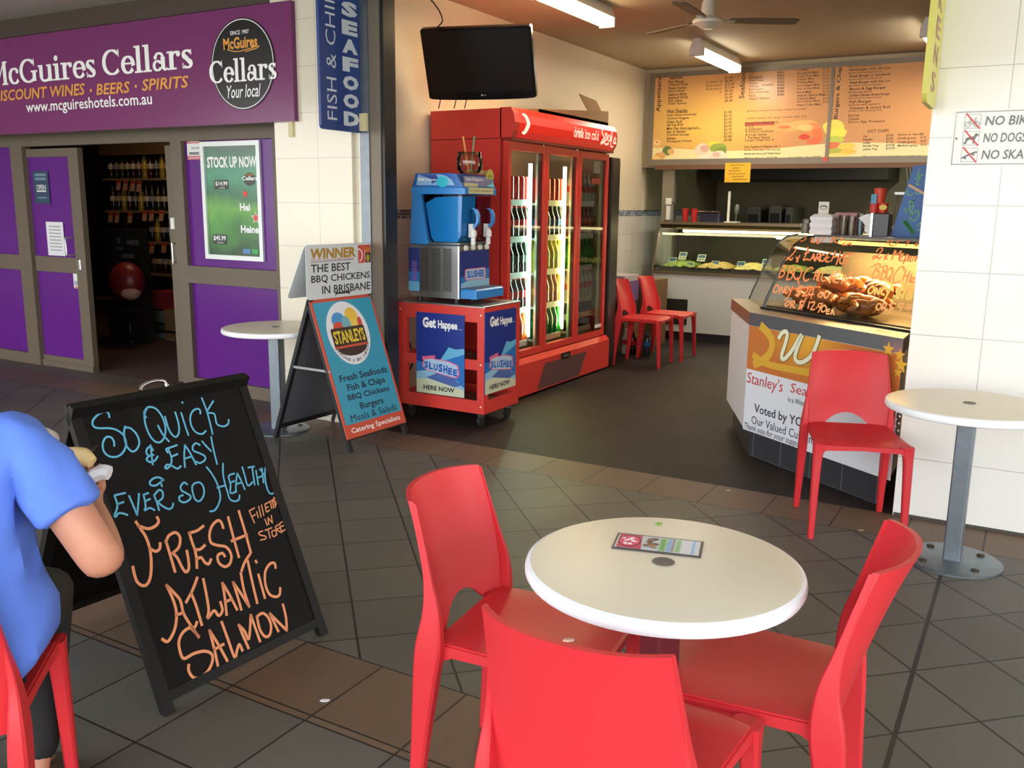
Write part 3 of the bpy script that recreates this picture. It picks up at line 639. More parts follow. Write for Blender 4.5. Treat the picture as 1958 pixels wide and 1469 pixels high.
for y, tx, wd in zip(rows, ('NO BIKE RIDING', 'NO DOGS', 'NO SKATEBOARDS'), (.37, .168, .395)): b.text(FN, tx, X0+.128, y-.02, X0+.128+wd, y+.021, bold=.012, shear=.12)
b.build('lettering', np_)
b = MB(g4)
for y in rows:
    b.stroke(FN, [(X0+.045, y-.03), (X0+.11, y-.03), (X0+.11, y+.03), (X0+.045, y+.03), (X0+.045, y-.03)], .0018, .001, sm=False)
y = rows[0]
for cx in (.060, .094): b.stroke(FN, [(X0+cx+.011*math.cos(a), y-.013+.011*math.sin(a)) for a in np.linspace(0, 2*PI, 17)], .0022, .0015, sm=False)
b.stroke(FN, [(X0+.060, y-.013), (X0+.068, y+.008), (X0+.09, y+.008), (X0+.078, y-.013), (X0+.068, y+.008)], .0022, .0015, sm=False); b.stroke(FN, [(X0+.094, y-.013), (X0+.088, y+.015), (X0+.094, y+.017)], .0022, .0015, sm=False)
y = rows[1]; b.poly(FN, [(X0+.048, y-.022), (X0+.056, y-.012), (X0+.056, y+.0), (X0+.072, y+.006), (X0+.088, y+.008), (X0+.095, y+.022), (X0+.1, y+.02), (X0+.108, y+.016), (X0+.106, y+.01), (X0+.098, y+.006), (X0+.094, y-.006), (X0+.092, y-.024), (X0+.086, y-.024), (X0+.086, y-.008), (X0+.07, y-.006), (X0+.062, y-.014), (X0+.06, y-.025), (X0+.05, y-.025)], .0015)
y = rows[2]; b.stroke(FN, [(X0+.05, y-.014), (X0+.058, y-.008), (X0+.096, y+.010), (X0+.106, y+.012)], .007, .0015); b.ell(FN, X0+.062, y-.014, .005, .005, .0015, 12); b.ell(FN, X0+.094, y+.001, .005, .005, .0015, 12)
b.build('pictogram', np_)
b = MB(mat('notice red', (214, 72, 76), .5))
for y in rows: b.stroke(FN, [(X0+.05, y+.034), (X0+.108, y-.032)], .006, .0025, sm=False)
b.build('slash', np_)
# ================================================================== posters and stickers on the purple front
FQ = FrY(YP-.014); Q = FQ.uv
(ax, ay), (bx, by) = Q(397, 494), Q(497, 268); ax2 = Q(384, 272)[0]
ax = (ax+ax2)/2+.0; bx = (bx+Q(508, 501)[0])/2; ay = (ay+Q(508, 501)[1])/2; by = (by+Q(384, 272)[1])/2
ps = thing('poster', 'green beer poster in a silver frame on the purple panel right of the door', 'poster', ((ax+bx)/2, YP, ay))
b = MB(mat('snap frame', (226, 232, 230), .3, .2))
for q in ((ax, bx, ay, ay+.035), (ax, bx, by-.035, by), (ax, ax+.035, ay+.035, by-.035), (bx-.035, bx, ay+.035, by-.035)): b.box(q[0], q[1], YP-.032, YP-.012, q[2], q[3])
b.build('frame', ps)
m = mat('poster green', (70, 140, 80), .25); g = NG(m); n = g.noise(3.2, 4); h = g.m('DIVIDE', g.m('SUBTRACT', g.z, ay), by-ay)
r = g.nt.nodes.new('ShaderNodeValToRGB'); e = r.color_ramp.elements
for p, cl in ((.12, (52, 92, 58)), (.3, (84, 150, 74)), (.42, (112, 176, 84)), (.55, (70, 122, 92)), (.75, (88, 160, 130)), (.92, (96, 128, 112))): k = e.new(p); k.color = (*lin(cl), 1)
e[0].color = (*lin((60, 80, 56)), 1); e[-1].color = (*lin((108, 126, 120)), 1)
g.nt.links.new(g.m('ADD', h, g.m('MULTIPLY', g.m('SUBTRACT', n, .5), .45)), r.inputs[0]); g.color(r.outputs[0])
FP2 = FrY(YP-.015, (ax), ay); Wp, Hp = bx-ax, by-ay
pp_ = MB(m).rect(FP2, .03, .03, Wp-.03, Hp-.03).build('print', ps)
b = MB(M_white2); b.text(FP2, 'STOCK UP NOW', .055, Hp*.78, Wp-.045, Hp*.875, .002, bold=.035)
b.text(FP2, 'Hei', Wp*.62, Hp*.42, Wp*.79, Hp*.485, .002, bold=.035); b.text(FP2, 'Heine', Wp*.62, Hp*.235, Wp*.92, Hp*.30, .002, bold=.035); b.text(FP2, 'Cellars', Wp*.68, Hp*.675, Wp*.93, Hp*.71, .003, bold=.03)
b.build('lettering', pp_)
b = MB(mat('poster tag', (42, 56, 50), .3)).rrect(FP2, Wp*.20, Hp*.60, Wp*.44, Hp*.68, .01, .002, .002); b.rrect(FP2, Wp*.12, Hp*.13, Wp*.37, Hp*.215, .01, .002, .002)
b.use(mat('poster badge', (50, 60, 56), .3)).ell(FP2, Wp*.80, Hp*.685, Wp*.1, Hp*.055, .0018)
b.use(M_white2).text(FP2, '$14.99', Wp*.22, Hp*.627, Wp*.43, Hp*.668, .003, bold=.02); b.text(FP2, 'LOOSE', Wp*.28, Hp*.607, Wp*.38, Hp*.619, .003); b.text(FP2, '$45.99', Wp*.14, Hp*.158, Wp*.355, Hp*.205, .003, bold=.02); b.text(FP2, 'CARTON', Wp*.2, Hp*.137, Wp*.31, Hp*.15, .003)
b.build('price_tag', pp_)
star = lambda cx, cy, r: [(cx+(r if i % 2 == 0 else r*.42)*math.sin(i*PI/5), cy+(r if i % 2 == 0 else r*.42)*math.cos(i*PI/5)) for i in range(10)]
b = MB(M_white2).poly(FP2, star(Wp*.88, Hp*.365, .05), .0025); b.use(mat('poster red', (226, 76, 66), .4)).poly(FP2, star(Wp*.88, Hp*.365, .04), .003).poly(FP2, star(Wp*.72, Hp*.565, .036), .003)
b.use(mat('poster blue', (90, 140, 190), .4)).rect(FP2, Wp*.64, Hp*.06, Wp*.77, Hp*.1, .003).use(mat('poster leaf', (70, 170, 100), .4)).rect(FP2, Wp*.79, Hp*.06, Wp*.9, Hp*.1, .003)
b.use(mat('poster gold', (206, 140, 70), .4)).text(FP2, 'McGuires', Wp*.74, Hp*.715, Wp*.87, Hp*.735, .003, bold=.03); b.use(mat('poster lime', (140, 190, 130), .4)).text(FP2, 'SUMMER FOOTBALL SPECIALS', Wp*.1, Hp*.89, Wp*.9, Hp*.92, .002, bold=.01) if False else None
b.build('emblem', pp_)
def sticker(name, label, a, c, col, rows=(), FQ=FQ, y=YP):
    (x0, z0), (x1, z1) = FQ.uv(*a), FQ.uv(*c); x0, x1 = min(x0, x1), max(x0, x1)
    o = MB(mat('stk'+str(col), col, .4)).fbox(FQ, x0, x1, z0, z1, 0, .001)
    for (u0, v0, u1, v1, cc, tx) in rows:
        o.use(mat('stk'+str(cc), cc, .4)); q = (x0+(x1-x0)*u0, z0+(z1-z0)*v0, x0+(x1-x0)*u1, z0+(z1-z0)*v1)
        if tx: o.text(FQ, tx, *q, z=.0018, bold=.01)
        else: o.rect(FQ, *q, z=.0015)
    return tag(o.build(name, loc=((x0+x1)/2, y, z0)), label, 'sticker')
W_ = (232, 232, 230); R_ = (200, 92, 100); G_ = (120, 124, 130)
sticker('security_sticker', 'red and white security warning sticker at the top corner of the purple panel', (359, 306), (382, 266), W_, [(0, .8, 1, 1, R_, None), (0, 0, 1, .2, R_, None), (.1, .84, .9, .96, W_, 'WARNING'), (.15, .25, .9, .38, G_, None), (.35, .52, .95, .62, G_, 'BEWARE'), (.1, .05, .9, .15, W_, '3679-6679')])
sticker('notice_sticker', 'tall dark teal notice on the upper purple pane of the left door', (67, 389), (91, 327), (42, 66, 92), [(.15, .85, .85, .92, (110, 140, 160), None), (.15, .72, .85, .8, (110, 140, 160), None), (.2, .42, .8, .58, W_, 'OPEN'), (.2, .36, .8, .4, W_, None), (.2, .16, .8, .2, (110, 140, 160), None)], FQ=FrY(YP-.012))
sticker('paper_notice', 'white typed paper taped low on the upper purple pane of the left door', (93, 488), (120, 425), (226, 226, 230), [(.15, v, .85, v+.03, (150, 150, 156), None) for v in (.15, .25, .35, .45, .55, .65, .75, .85)], FQ=FrY(YP-.012))
sticker('square_sticker', 'small white square sticker on the lower purple pane of the left door', (142, 551), (157, 524), (226, 226, 226), [(.1, .2, .9, .5, (150, 160, 180), None), (.1, .02, .9, .12, R_, None)], FQ=FrY(YP-.012))
sticker('strip_sticker', 'narrow blue and white sticker on the dark glass beside the door lock', (341, 458), (350, 411), (200, 212, 226), [(.2, .06, .8, .25, (60, 96, 160), None), (.2, .33, .8, .42, R_, None)], FQ=FrY(YP-.035))
# ================================================================== black chalk A-frame
def chalkboard():
    az, tl, Wb, Lb = 1.498, .418, .661, .978
    rt = np.array([math.cos(az), math.sin(az), 0]); bk = np.array([-math.sin(az), math.cos(az), 0]); up = np.array([0, 0, 1.0])*math.cos(tl)+bk*math.sin(tl)
    o = np.array([-2.094, 1.600, 0]); F = Fr(o, rt, up); E = Fr(o, rt, up)
    t = thing('chalkboard', 'black A-frame chalkboard with blue and orange handwriting beside the man', 'sandwich board', tuple(o+rt*Wb/2+bk*.35))
    fr = mat('board frame', (24, 21, 19), .45, spec=.2)
    b = MB(fr).fbox(F, 0, .035, 0, Lb, -.022, .004).fbox(F, Wb-.035, Wb, 0, Lb, -.022, .004).fbox(F, .035, Wb-.035, Lb-.035, Lb, -.022, .004).fbox(F, .035, Wb-.035, .035, .065, -.022, .004); b.build('frame', t)
    cp_ = MB(mat('chalk panel', (19, 16, 15), .5, spec=.12, noise=.2, nscale=6)).fbox(F, .033, Wb-.033, .06, Lb-.033, -.012, 0).build('panel', t)
    top = o+up*Lb; dn = np.array([0, 0, 1.0])*math.cos(.45)-bk*math.sin(.45)
    G = Fr(top-dn*(top[2]/dn[2])-bk*.02+rt*Wb, -rt, dn)
    L2 = top[2]/dn[2]
    b = MB(fr).fbox(G, 0, .035, 0, L2, -.022, .004).fbox(G, Wb-.035, Wb, 0, L2, -.022, .004).fbox(G, .035, Wb-.035, L2-.035, L2, -.022, .004).fbox(G, .035, Wb-.035, .085, .12, -.022, .004).use(mat('chalk panel', (0, 0, 0))).fbox(G, .033, Wb-.033, .118, L2-.033, -.012, 0); b.build('rear_panel', t)
    hp = [F.uv(272, 745), F.uv(276, 736), F.uv(290, 729), F.uv(306, 726), F.uv(318, 728), F.uv(323, 736), F.uv(324, 742)]
    MB(M_chrome).tube([F.p(a, c, -.012) for a, c in hp], .006, smooth_path=True).build('handle', t)
    A = dict(o=(100, 690), k=3.4964); B = dict(o=(160, 950), k=3.4167)
    blue = MB(mat('chalk blue', (96, 176, 208), .8)); 
    for i, s in enumerate(CH_BLUE): blue.strokepx(F, s, .0062, **A)
    blue.build('lettering', cp_)
    og = MB(mat('chalk orange', (232, 150, 104), .8))
    for s in CH_OR1: og.strokepx(F, s, .0046, **A)
    for s in CH_OR2: og.strokepx(F, s, .0095, **B)
    og.build('lettering', cp_)
    MB(M_white).tube([o+rt*.3+up*.4-F.n*.02, o+rt*.3+up*.4-F.n*.02-bk*(-.36)], .004).build('stay_bar', t) if False else None
CH_BLUE = [[(380,378),(372,350),(345,342),(300,365),(268,405),(275,440),(310,452),(380,452),(430,465),(475,500),(492,560),(470,615),(430,642),(380,640),(345,610),(335,560),(355,515),(390,512),(410,540),(412,570)],
[(485,440),(478,480),(485,540),(505,585),(535,608),(565,590),(580,545),(560,490),(520,452),(488,448)],
[(625,380),(612,350),(630,318),(655,310),(695,325),(735,380),(755,450),(748,510),(720,545),(685,540),(650,500),(622,430),(614,365),(628,325)],[(705,435),(735,490),(778,540)],
[(752,375),(770,440),(795,490),(825,510),(845,480),(842,420),(820,345)],[(860,350),(885,430),(908,498)],[(866,278),(870,283)],
[(988,355),(985,330),(965,322),(935,340),(920,385),(930,440),(960,480),(1000,490),(1025,470)],[(998,250),(1035,350),(1070,490)],[(1075,270),(1050,310),(1030,345)],[(1040,350),(1080,355),(1090,390),(1100,425),(1140,440),(1172,425),(1178,395)],
[(672,600),(655,575),(632,590),(628,618),(645,635),(675,630)],[(645,638),(628,660),(650,678),(685,668),(702,640)],[(655,565),(662,630),(670,695)],
[(832,565),(790,580),(760,592),(770,615)],[(775,595),(795,650),(790,695),(765,722),(752,712),(770,695),(800,705),(835,722),(858,705)],[(800,640),(835,625)],
[(885,712),(880,640),(885,565)],[(885,565),(915,610),(960,695)],[(885,655),(935,640)],[(985,565),(960,552),(938,572),(942,602),(985,620),(1018,640),(1018,665),(985,685),(962,675)],
[(1000,540),(1035,580),(1060,605)],[(1060,510),(1075,590),(1100,692)],
[(742,800),(715,782),(680,785),(652,808),(655,830),(685,836),(720,815),(740,790),(725,815),(732,840)],
[(485,885),(440,895),(415,902)],[(415,905),(432,960),(428,1000),(415,1030),(422,1045),(440,1022),(470,1022),(500,1032)],[(430,962),(475,945)],
[(512,905),(540,970),(565,1032)],[(565,1032),(572,970),(578,890)],[(640,885),(608,897)],[(608,897),(618,940),(622,980),(615,1002),(650,985),(682,1000)],[(616,942),(652,925)],
[(680,905),(698,950),(712,1000)],[(680,900),(712,865),(735,878),(735,918),(702,945)],[(702,945),(735,972),(775,992),(800,980),(806,955)],
[(900,828),(880,815),(858,838),(862,868),(892,885),(922,905),(915,930),(880,948),(850,935),(848,910),(872,900)],[(950,820),(985,815),(1010,850),(1010,900),(985,938),(955,930),(938,885),(934,842),(950,820)],
[(1030,712),(1060,750),(1090,800),(1110,850),(1122,910),(1110,960),(1085,1000),(1052,1008)],[(1140,688),(1140,760),(1155,830),(1170,880),(1185,925),(1215,940),(1245,930),(1250,900)],[(1100,850),(1150,835)],
[(1215,755),(1178,772),(1190,830),(1190,885),(1230,875)],[(1184,818),(1215,805)],[(1225,870),(1228,800),(1235,755)],[(1235,755),(1260,800),(1285,860)],[(1230,825),(1265,815)],
[(1268,712),(1285,770),(1305,835),(1338,812)],[(1308,715),(1348,708)],[(1335,712),(1342,770),(1352,830)],[(1360,735),(1375,830)],[(1400,720),(1410,815)],[(1368,785),(1405,770)],[(1385,725),(1412,760)],[(1425,690),(1420,770),(1430,840),(1450,885),(1475,888),(1478,870)]]
CH_OR1 = [[(1315,1005),(1335,1050),(1350,1085)],[(1315,1005),(1350,985)],[(1330,1045),(1355,1030)],[(1365,1010),(1375,1050)],[(1378,975),(1394,1045)],[(1397,965),(1412,1035)],[(1420,960),(1430,1010),(1450,1000)],[(1420,960),(1440,950)],[(1425,985),(1442,978)],[(1440,950),(1475,930)],[(1455,940),(1465,990)],[(1470,945),(1478,985)],[(1470,945),(1485,935)],[(1478,915),(1490,980)],[(1478,915),(1497,930),(1490,975)],
[(1420,1060),(1435,1100)],[(1445,1095),(1440,1050)],[(1440,1050),(1470,1085)],[(1470,1085),(1462,1035)],[(1405,1138),(1380,1150),(1385,1165),(1425,1175),(1422,1192),(1390,1200)],[(1420,1135),(1465,1118)],[(1440,1130),(1455,1185)],[(1465,1145),(1475,1175),(1495,1165),(1490,1135),(1465,1142)],[(1500,1165),(1490,1110)],[(1490,1110),(1515,1095),(1520,1115),(1500,1130),(1532,1150)],[(1545,1075),(1520,1090),(1532,1140),(1560,1125)],[(1525,1112),(1548,1100)]]
CH_OR2 = [[(340,165),(370,210),(405,265),(430,340),(440,430),(435,520),(415,570),(385,582),(350,560),(330,510),(320,460)],[(355,190),(420,210),(470,190),(488,160),(478,135)],[(430,338),(468,358),(495,340),(498,305)],
[(535,290),(560,370),(595,490)],[(535,300),(555,255),(600,235),(628,270),(620,330),(580,370)],[(580,370),(610,400),(640,460),(665,492),(685,470),(682,410),(672,355)],
[(688,238),(740,222),(780,192)],[(688,238),(708,300),(725,350),(735,400),(738,465)],[(724,345),(758,345),(790,318)],[(738,410),(765,398),(790,430),(815,440),(830,410)],
[(910,205),(895,165),(870,158),(835,195),(820,250),(830,300),(870,318),(930,330),(962,380),(955,435),(920,458),(880,430),(875,385),(905,370),(920,390)],
[(942,135),(975,260),(1012,395)],[(1012,95),(1050,220),(1090,365)],[(965,290),(1065,250)],
[(540,580),(590,630),(630,680),(650,760),(690,830),(750,918)],[(540,580),(585,680),(605,770),(592,870),(550,945),(512,932)],[(600,775),(652,758)],[(740,530),(710,610),(668,690)],[(700,630),(732,710),(770,838)],[(690,845),(722,855),(738,820)],
[(780,540),(800,640),(815,740),(808,795),(850,745),(875,775),(892,770),(905,740),(892,690)],[(905,565),(920,660),(932,772)],[(905,565),(950,640),(1000,738)],[(920,690),(968,668)],
[(975,560),(1000,640),(1028,738)],[(975,560),(1030,640),(1080,718)],[(1080,718),(1045,610),(1025,500)],[(1030,485),(1050,430),(1085,375)],[(1070,420),(1100,560),(1132,695)],[(1140,510),(1182,662)],[(1122,420),(1128,430)],[(1252,465),(1245,435),(1215,440),(1185,490),(1185,570),(1210,635),(1250,655),(1278,640),(1282,598)],
[(750,915),(720,880),(690,858),(645,890),(620,950),(630,1020),(655,1058),(720,1025),(790,1010),(835,1030),(838,1080),(810,1140),(760,1180),(715,1182),(685,1140),(685,1100)],
[(820,875),(850,990),(875,1105)],[(820,875),(880,970),(940,1080)],[(850,1000),(912,965)],[(900,820),(940,930),(985,1052),(1000,1005),(1015,965),(1035,1005)],[(1012,840),(1040,910),(1075,990)],[(1012,840),(1050,880),(1078,930),(1090,775)],[(1090,775),(1120,860),(1150,945)],
[(1130,785),(1150,870),(1185,915),(1215,900),(1222,840),(1200,785),(1165,762),(1130,785)],[(1215,765),(1270,880)],[(1215,765),(1325,875)],[(1325,875),(1320,790),(1300,705)]]
chalkboard()
# ================================================================== blue Stanleys sandwich board with its topper
def sandwich():
    az, tl, Wb, Lb = 1.532, .333, .567, .881
    rt = np.array([math.cos(az), math.sin(az), 0]); bk = np.array([-math.sin(az), math.cos(az), 0]); up = np.array([0, 0, 1.0])*math.cos(tl)+bk*math.sin(tl)
    o = np.array([-3.535, 4.132, .08]); F = Fr(o, rt, up)
    t = thing('sandwich_board', 'blue and orange A-frame fish and chips board with a grey winner topper', 'sandwich board', (o[0]-.3, o[1]+.28, 0))
    blk = mat('frame steel', (38, 38, 42), .45, .4); legl = .085
    b = MB(blk)
    for xx in (.0, Wb-.03): b.fbox(F, xx, xx+.03, -legl, Lb, -.03, -.006)
    b.fbox(F, .03, Wb-.03, Lb-.03, Lb, -.03, -.006); b.fbox(F, .03, Wb-.03, -.01, .02, -.03, -.006); b.build('frame', t)
    m_o = mat('board orange', (206, 84, 62), .4)
    sp2 = MB(m_o).fbox(F, 0, Wb, 0, Lb, -.006, 0).build('panel', t)
    MB(mat('board blue', (56, 158, 190), .35)).rect(F, .018, .085, Wb-.018, Lb-.02, .001).build('print', sp2)
    b = MB(mat('board navy', (24, 32, 56), .4))
    U = F.uv
    for tx, (lx, ly), (rx, ry), c0, c1 in (('Fresh Seafoods', (640, 700), (733, 690), .300, .338), ('Fish & Chips', (0,)*2, (0,)*2, .232, .268), ('BBQ Chickens', (0,)*2, (0,)*2, .172, .208), ('Burgers', (0,)*2, (0,)*2, .0, 0), ('Meals & Salads', (0,)*2, (0,)*2, .0, 0)): pass
    for tx, w, y in (('Fresh Seafoods', .445, .352), ('Fish & Chips', .355, .288), ('BBQ Chickens', .395, .224), ('Burgers', .22, .160), ('Meals & Salads', .44, .098)):
        b.text(F, tx, Wb/2-w/2+.01, y-(.012 if 'g' in tx or 'p' in tx else 0), Wb/2+w/2+.01, y+.043, .002, bold=.018 if 'M' not in tx else 0)
    b.build('lettering', sp2)
    b = MB(M_white2); b.text(F, 'Catering Specialists', .05, .02, Wb-.05, .062, .002, bold=.012); b.build('lettering', sp2)
    cx, cy = Wb*.46, Lb*.735
    b = MB(mat('logo white', (232, 236, 240), .4)).ell(F, cx, cy, .188, .205, .002, 56); b.build('logo', sp2)
    k_ = mat('logo brown', (56, 40, 36), .4)
    b = MB(k_).poly(F, [(cx-.135, cy-.085)]+[(cx+.135*math.cos(a), cy-.085-.062*math.sin(a)) for a in np.linspace(PI, 0, 16)], .0028)
    for i, (ex, ey, ra, rb, cl) in enumerate(((-.06, .085, .062, .055, (70, 150, 206)), (.06, .10, .058, .062, (236, 196, 70)), (-.075, .035, .05, .045, (214, 76, 60)), (.065, .045, .062, .04, (240, 206, 96)), (.0, .06, .04, .05, (120, 176, 190)), (.125, .055, .02, .04, (206, 70, 60)))): b.use(mat('logo tint %d' % i, cl, .4)).ell(F, cx+ex, cy+ey, ra, rb, .0022+i*.0001, 24)
    b.use(m_o).poly(F, [(cx-.155, cy-.09), (cx+.15, cy-.09), (cx+.15, cy+.03), (cx-.155, cy+.03)], .003); b.use(k_).rrect(F, cx-.155, cy-.075, cx+.15, cy+.04, .012, .0034, .0034)
    b.use(mat('logo yellow', (230, 206, 60), .4)).text(F, 'STANLEYS', cx-.142, cy-.062, cx+.138, cy+.022, .004, bold=.03)
    b.use(mat('logo cream', (240, 236, 200), .4)).text(F, 'STANLEYS', cx-.142, cy-.02, cx+.138, cy+.022, .0044, bold=.01) if False else None
    b.use(M_ink)
    s_ = 'Seafoods & BBQ Chicken'
    for i, ch in enumerate(s_):
        if ch == ' ': continue
        a = math.radians(-152+124*i/(len(s_)-1)); px_, py_ = cx+.163*math.cos(a), cy-.012+.168*math.sin(a); G = Fr(F.p(px_, py_), F.r*math.cos(a+PI/2)+F.u*math.sin(a+PI/2), -F.r*math.sin(a+PI/2)+F.u*math.cos(a+PI/2))
        b.text(G, ch, -.005, -.008, .006, .012, .004, bold=.01)
    b.build('logo_lettering', sp2)
    # rear leaf
    top = o+up*Lb; dn = np.array([0, 0, 1.0])*math.cos(.36)-bk*math.sin(.36); L2 = top[2]/dn[2]; G = Fr(top-dn*L2+rt*Wb, -rt, dn)
    b = MB(blk)
    for xx in (.0, Wb-.03): b.fbox(G, xx, xx+.03, 0, L2, -.006, .02)
    b.fbox(G, .03, Wb-.03, .07, .10, -.006, .02); b.use(mat('board back', (92, 98, 106), .5)).fbox(G, .03, Wb-.03, .09, L2, -.0, .006); b.build('rear_panel', t)
    MB(M_steel).fbox(Fr(o, rt, (0, 0, 1)), 0, .004, .40, .415, -.44, -.13).build('stay_bar', t)
    # topper: a small tent of white metal
    tz = top[2]-.0; wt = .60; ht = .332
    T = Fr(top-rt*.02+np.array([.012, -.01, .003]), rt, (0, 0, 1)); pale = mat('topper white', (214, 220, 222), .4)
    b = MB(pale).rrect(T, 0, 0, wt, ht, .03, -.003, 0); tp_ = b.build('topper', t)
    T2 = Fr(T.o+bk*.17, rt, np.array([0, 0, 1.0])*ht-bk*.165); l2 = math.hypot(ht, .165)
    MB(pale).rrect(T2, 0, 0, wt, l2, .03, -.003, 0).build('topper', t)
    b = MB(mat('topper gold', (176, 134, 52), .4)); b.text(T, 'WINNER', .04, ht-.085, .44, ht-.022, bold=.04, shear=.1); b.build('topper_lettering', tp_)
    b = MB(mat('topper ink', (44, 46, 52), .5)); b.text(T, 'THE BEST', .04, .165, .39, .215, bold=.014); b.text(T, 'BBQ CHICKENS', .04, .096, .575, .148, bold=.014); b.text(T, 'IN BRISBANE', .13, .03, .575, .08, bold=.014); b.stroke(T, [(.04, ht-.105), (.42, ht-.10)], .0025, sm=False)
    b.use(mat('topper red', (196, 110, 108), .5)).text(T, "Stanley's Seafood & BBQ Chicken", .04, .228, .42, .248, shear=.2)
    b.build('topper_lettering', tp_)
    b = MB(mat('topper stamp', (206, 84, 72), .4)).rect(T, .465, .205, .585, ht-.012, .001); b.use(pale).rect(T, .528, .205, .532, .29, .0014).use(M_white2).stroke(T, [(.465+.04*math.cos(a), .255+.04*math.sin(a)) for a in np.linspace(-1.2, 1.5, 12)], .008, .0014)
    b.use(mat('stamp orange', (206, 120, 50), .4)).rect(T, .534, .275, .583, .3, .0015).use(mat('stamp dark', (40, 46, 54), .4)).rect(T, .534, .208, .583, .268, .0015).use(mat('stamp lime', (170, 160, 50), .4)).ell(T, .556, .235, .017, .024, .002)
    b.build('topper_stamp', tp_)
    MB(M_black).tube([top+rt*.22+up*.005, top+rt*.22+np.array([.02, 0, .03]), top+rt*.34+np.array([.02, 0, .03]), top+rt*.34+up*.005], .005).build('handle', t)
sandwich()
# ================================================================== red three-door drinks fridge
FXD = -3.445; fy0, fy1 = 5.86, 7.70
fr = thing('drinks_fridge', 'tall red three-door glass fridge full of cold drinks along the shop wall', 'fridge', (-3.8, 6.78, 0))
b = MB(M_redp)
b.box(-4.12, FXD-.05, fy0, fy0+.04, .06, 2.19).box(-4.12, FXD-.05, fy1-.04, fy1, .06, 2.19).box(-4.12, FXD-.05, fy0+.04, fy1-.04, 1.98, 2.19)
b.use(mat('fridge liner', (222, 226, 214), .4)).box(-4.12, -4.08, fy0+.04, fy1-.04, .3, 1.98).box(-4.08, FXD-.06, fy0+.04, fy1-.04, .26, .30).box(-4.08, FXD-.06, fy0+.04, fy0+.05, .3, 1.98).box(-4.08, FXD-.06, fy1-.05, fy1-.04, .3, 1.98)
b.use(M_redp).box(-4.12, FXD-.06, fy0+.04, fy1-.04, .06, .26)
b.use(mat('seam', (110, 16, 18), .5)).box(-4.12, FXD-.05, fy0-.002, fy0, 1.975, 1.981).box(FXD-.052, FXD-.046, fy0-.003, fy0+.005, .32, 1.98)
b.build('cabinet', fr)
# header, bulging towards the shop
pr_h = [(-.06, 1.985), (.03, 1.985), (.055, 2.03), (.065, 2.09), (.055, 2.15), (.03, 2.195), (-.06, 2.195)]
m_hd = mat('header lit red', (236, 36, 26), .3, emit=.35)
MB(M_redp).loft([[(FXD+a, y, c) for a, c in pr_h] for y in (fy0, fy0+.07)]).loft([[(FXD+a, y, c) for a, c in pr_h] for y in (fy1-.04, fy1)]).build('header_cap', fr)
hd_ = MB(m_hd).loft([[(FXD+a, y, c) for a, c in pr_h] for y in (fy0+.07, fy1-.04)], cap=False).use(mat('header lip', (150, 20, 20), .4)).box(FXD-.05, FXD+.035, fy0+.01, fy1-.01, 1.965, 1.985).build('header', fr)
def HP(y, z):        # a point on the bulging header
    zz = [c for a, c in pr_h[1:6]]; aa = [a for a, c in pr_h[1:6]]; return np.array([FXD+np.interp(z, zz, aa)+.003, y, z])
class HF:
    r = np.array([0, 1.0, 0]); u = np.array([0, 0, 1.0]); n = np.array([1.0, 0, 0])
    @staticmethod
    def p(x, y, z=0): return HP(x, y)+np.array([z, 0, 0])
mw = mat('header white', (255, 246, 226), .4, emit=.5)
b = MB(mw).text(HF, 'drink ice cold', 6.82, 2.048, 7.30, 2.13, bold=.014)
for pts in ([(5.985, 2.155), (6.03, 2.14), (6.055, 2.10), (6.05, 2.07), (6.02, 2.03), (5.99, 2.025)],): b.strip([HP(*q) for q in smooth(pts)], (1, 0, 0), np.concatenate([np.linspace(.01, .05, 13), np.linspace(.05, .02, 13)])[:len(smooth(pts))])
sc_ = [[(7.40, 2.15), (7.37, 2.13), (7.40, 2.08), (7.36, 2.03), (7.42, 2.05)], [(7.45, 2.12), (7.42, 2.07), (7.45, 2.06), (7.47, 2.11), (7.44, 2.12)], [(7.51, 2.11), (7.48, 2.08), (7.51, 2.06)], [(7.54, 2.11), (7.53, 2.06), (7.57, 2.11), (7.565, 2.06)], [(7.62, 2.16), (7.57, 2.12), (7.57, 2.03), (7.63, 2.02)], [(7.64, 2.10), (7.61, 2.06), (7.65, 2.05), (7.66, 2.09)], [(7.66, 2.16), (7.67, 2.05)], [(7.43, 2.04), (7.47, 2.03), (7.52, 2.04)]]
for s in sc_: b.strip([HP(*q) for q in smooth(s)], (1, 0, 0), .016)
b.build('lettering', hd_)
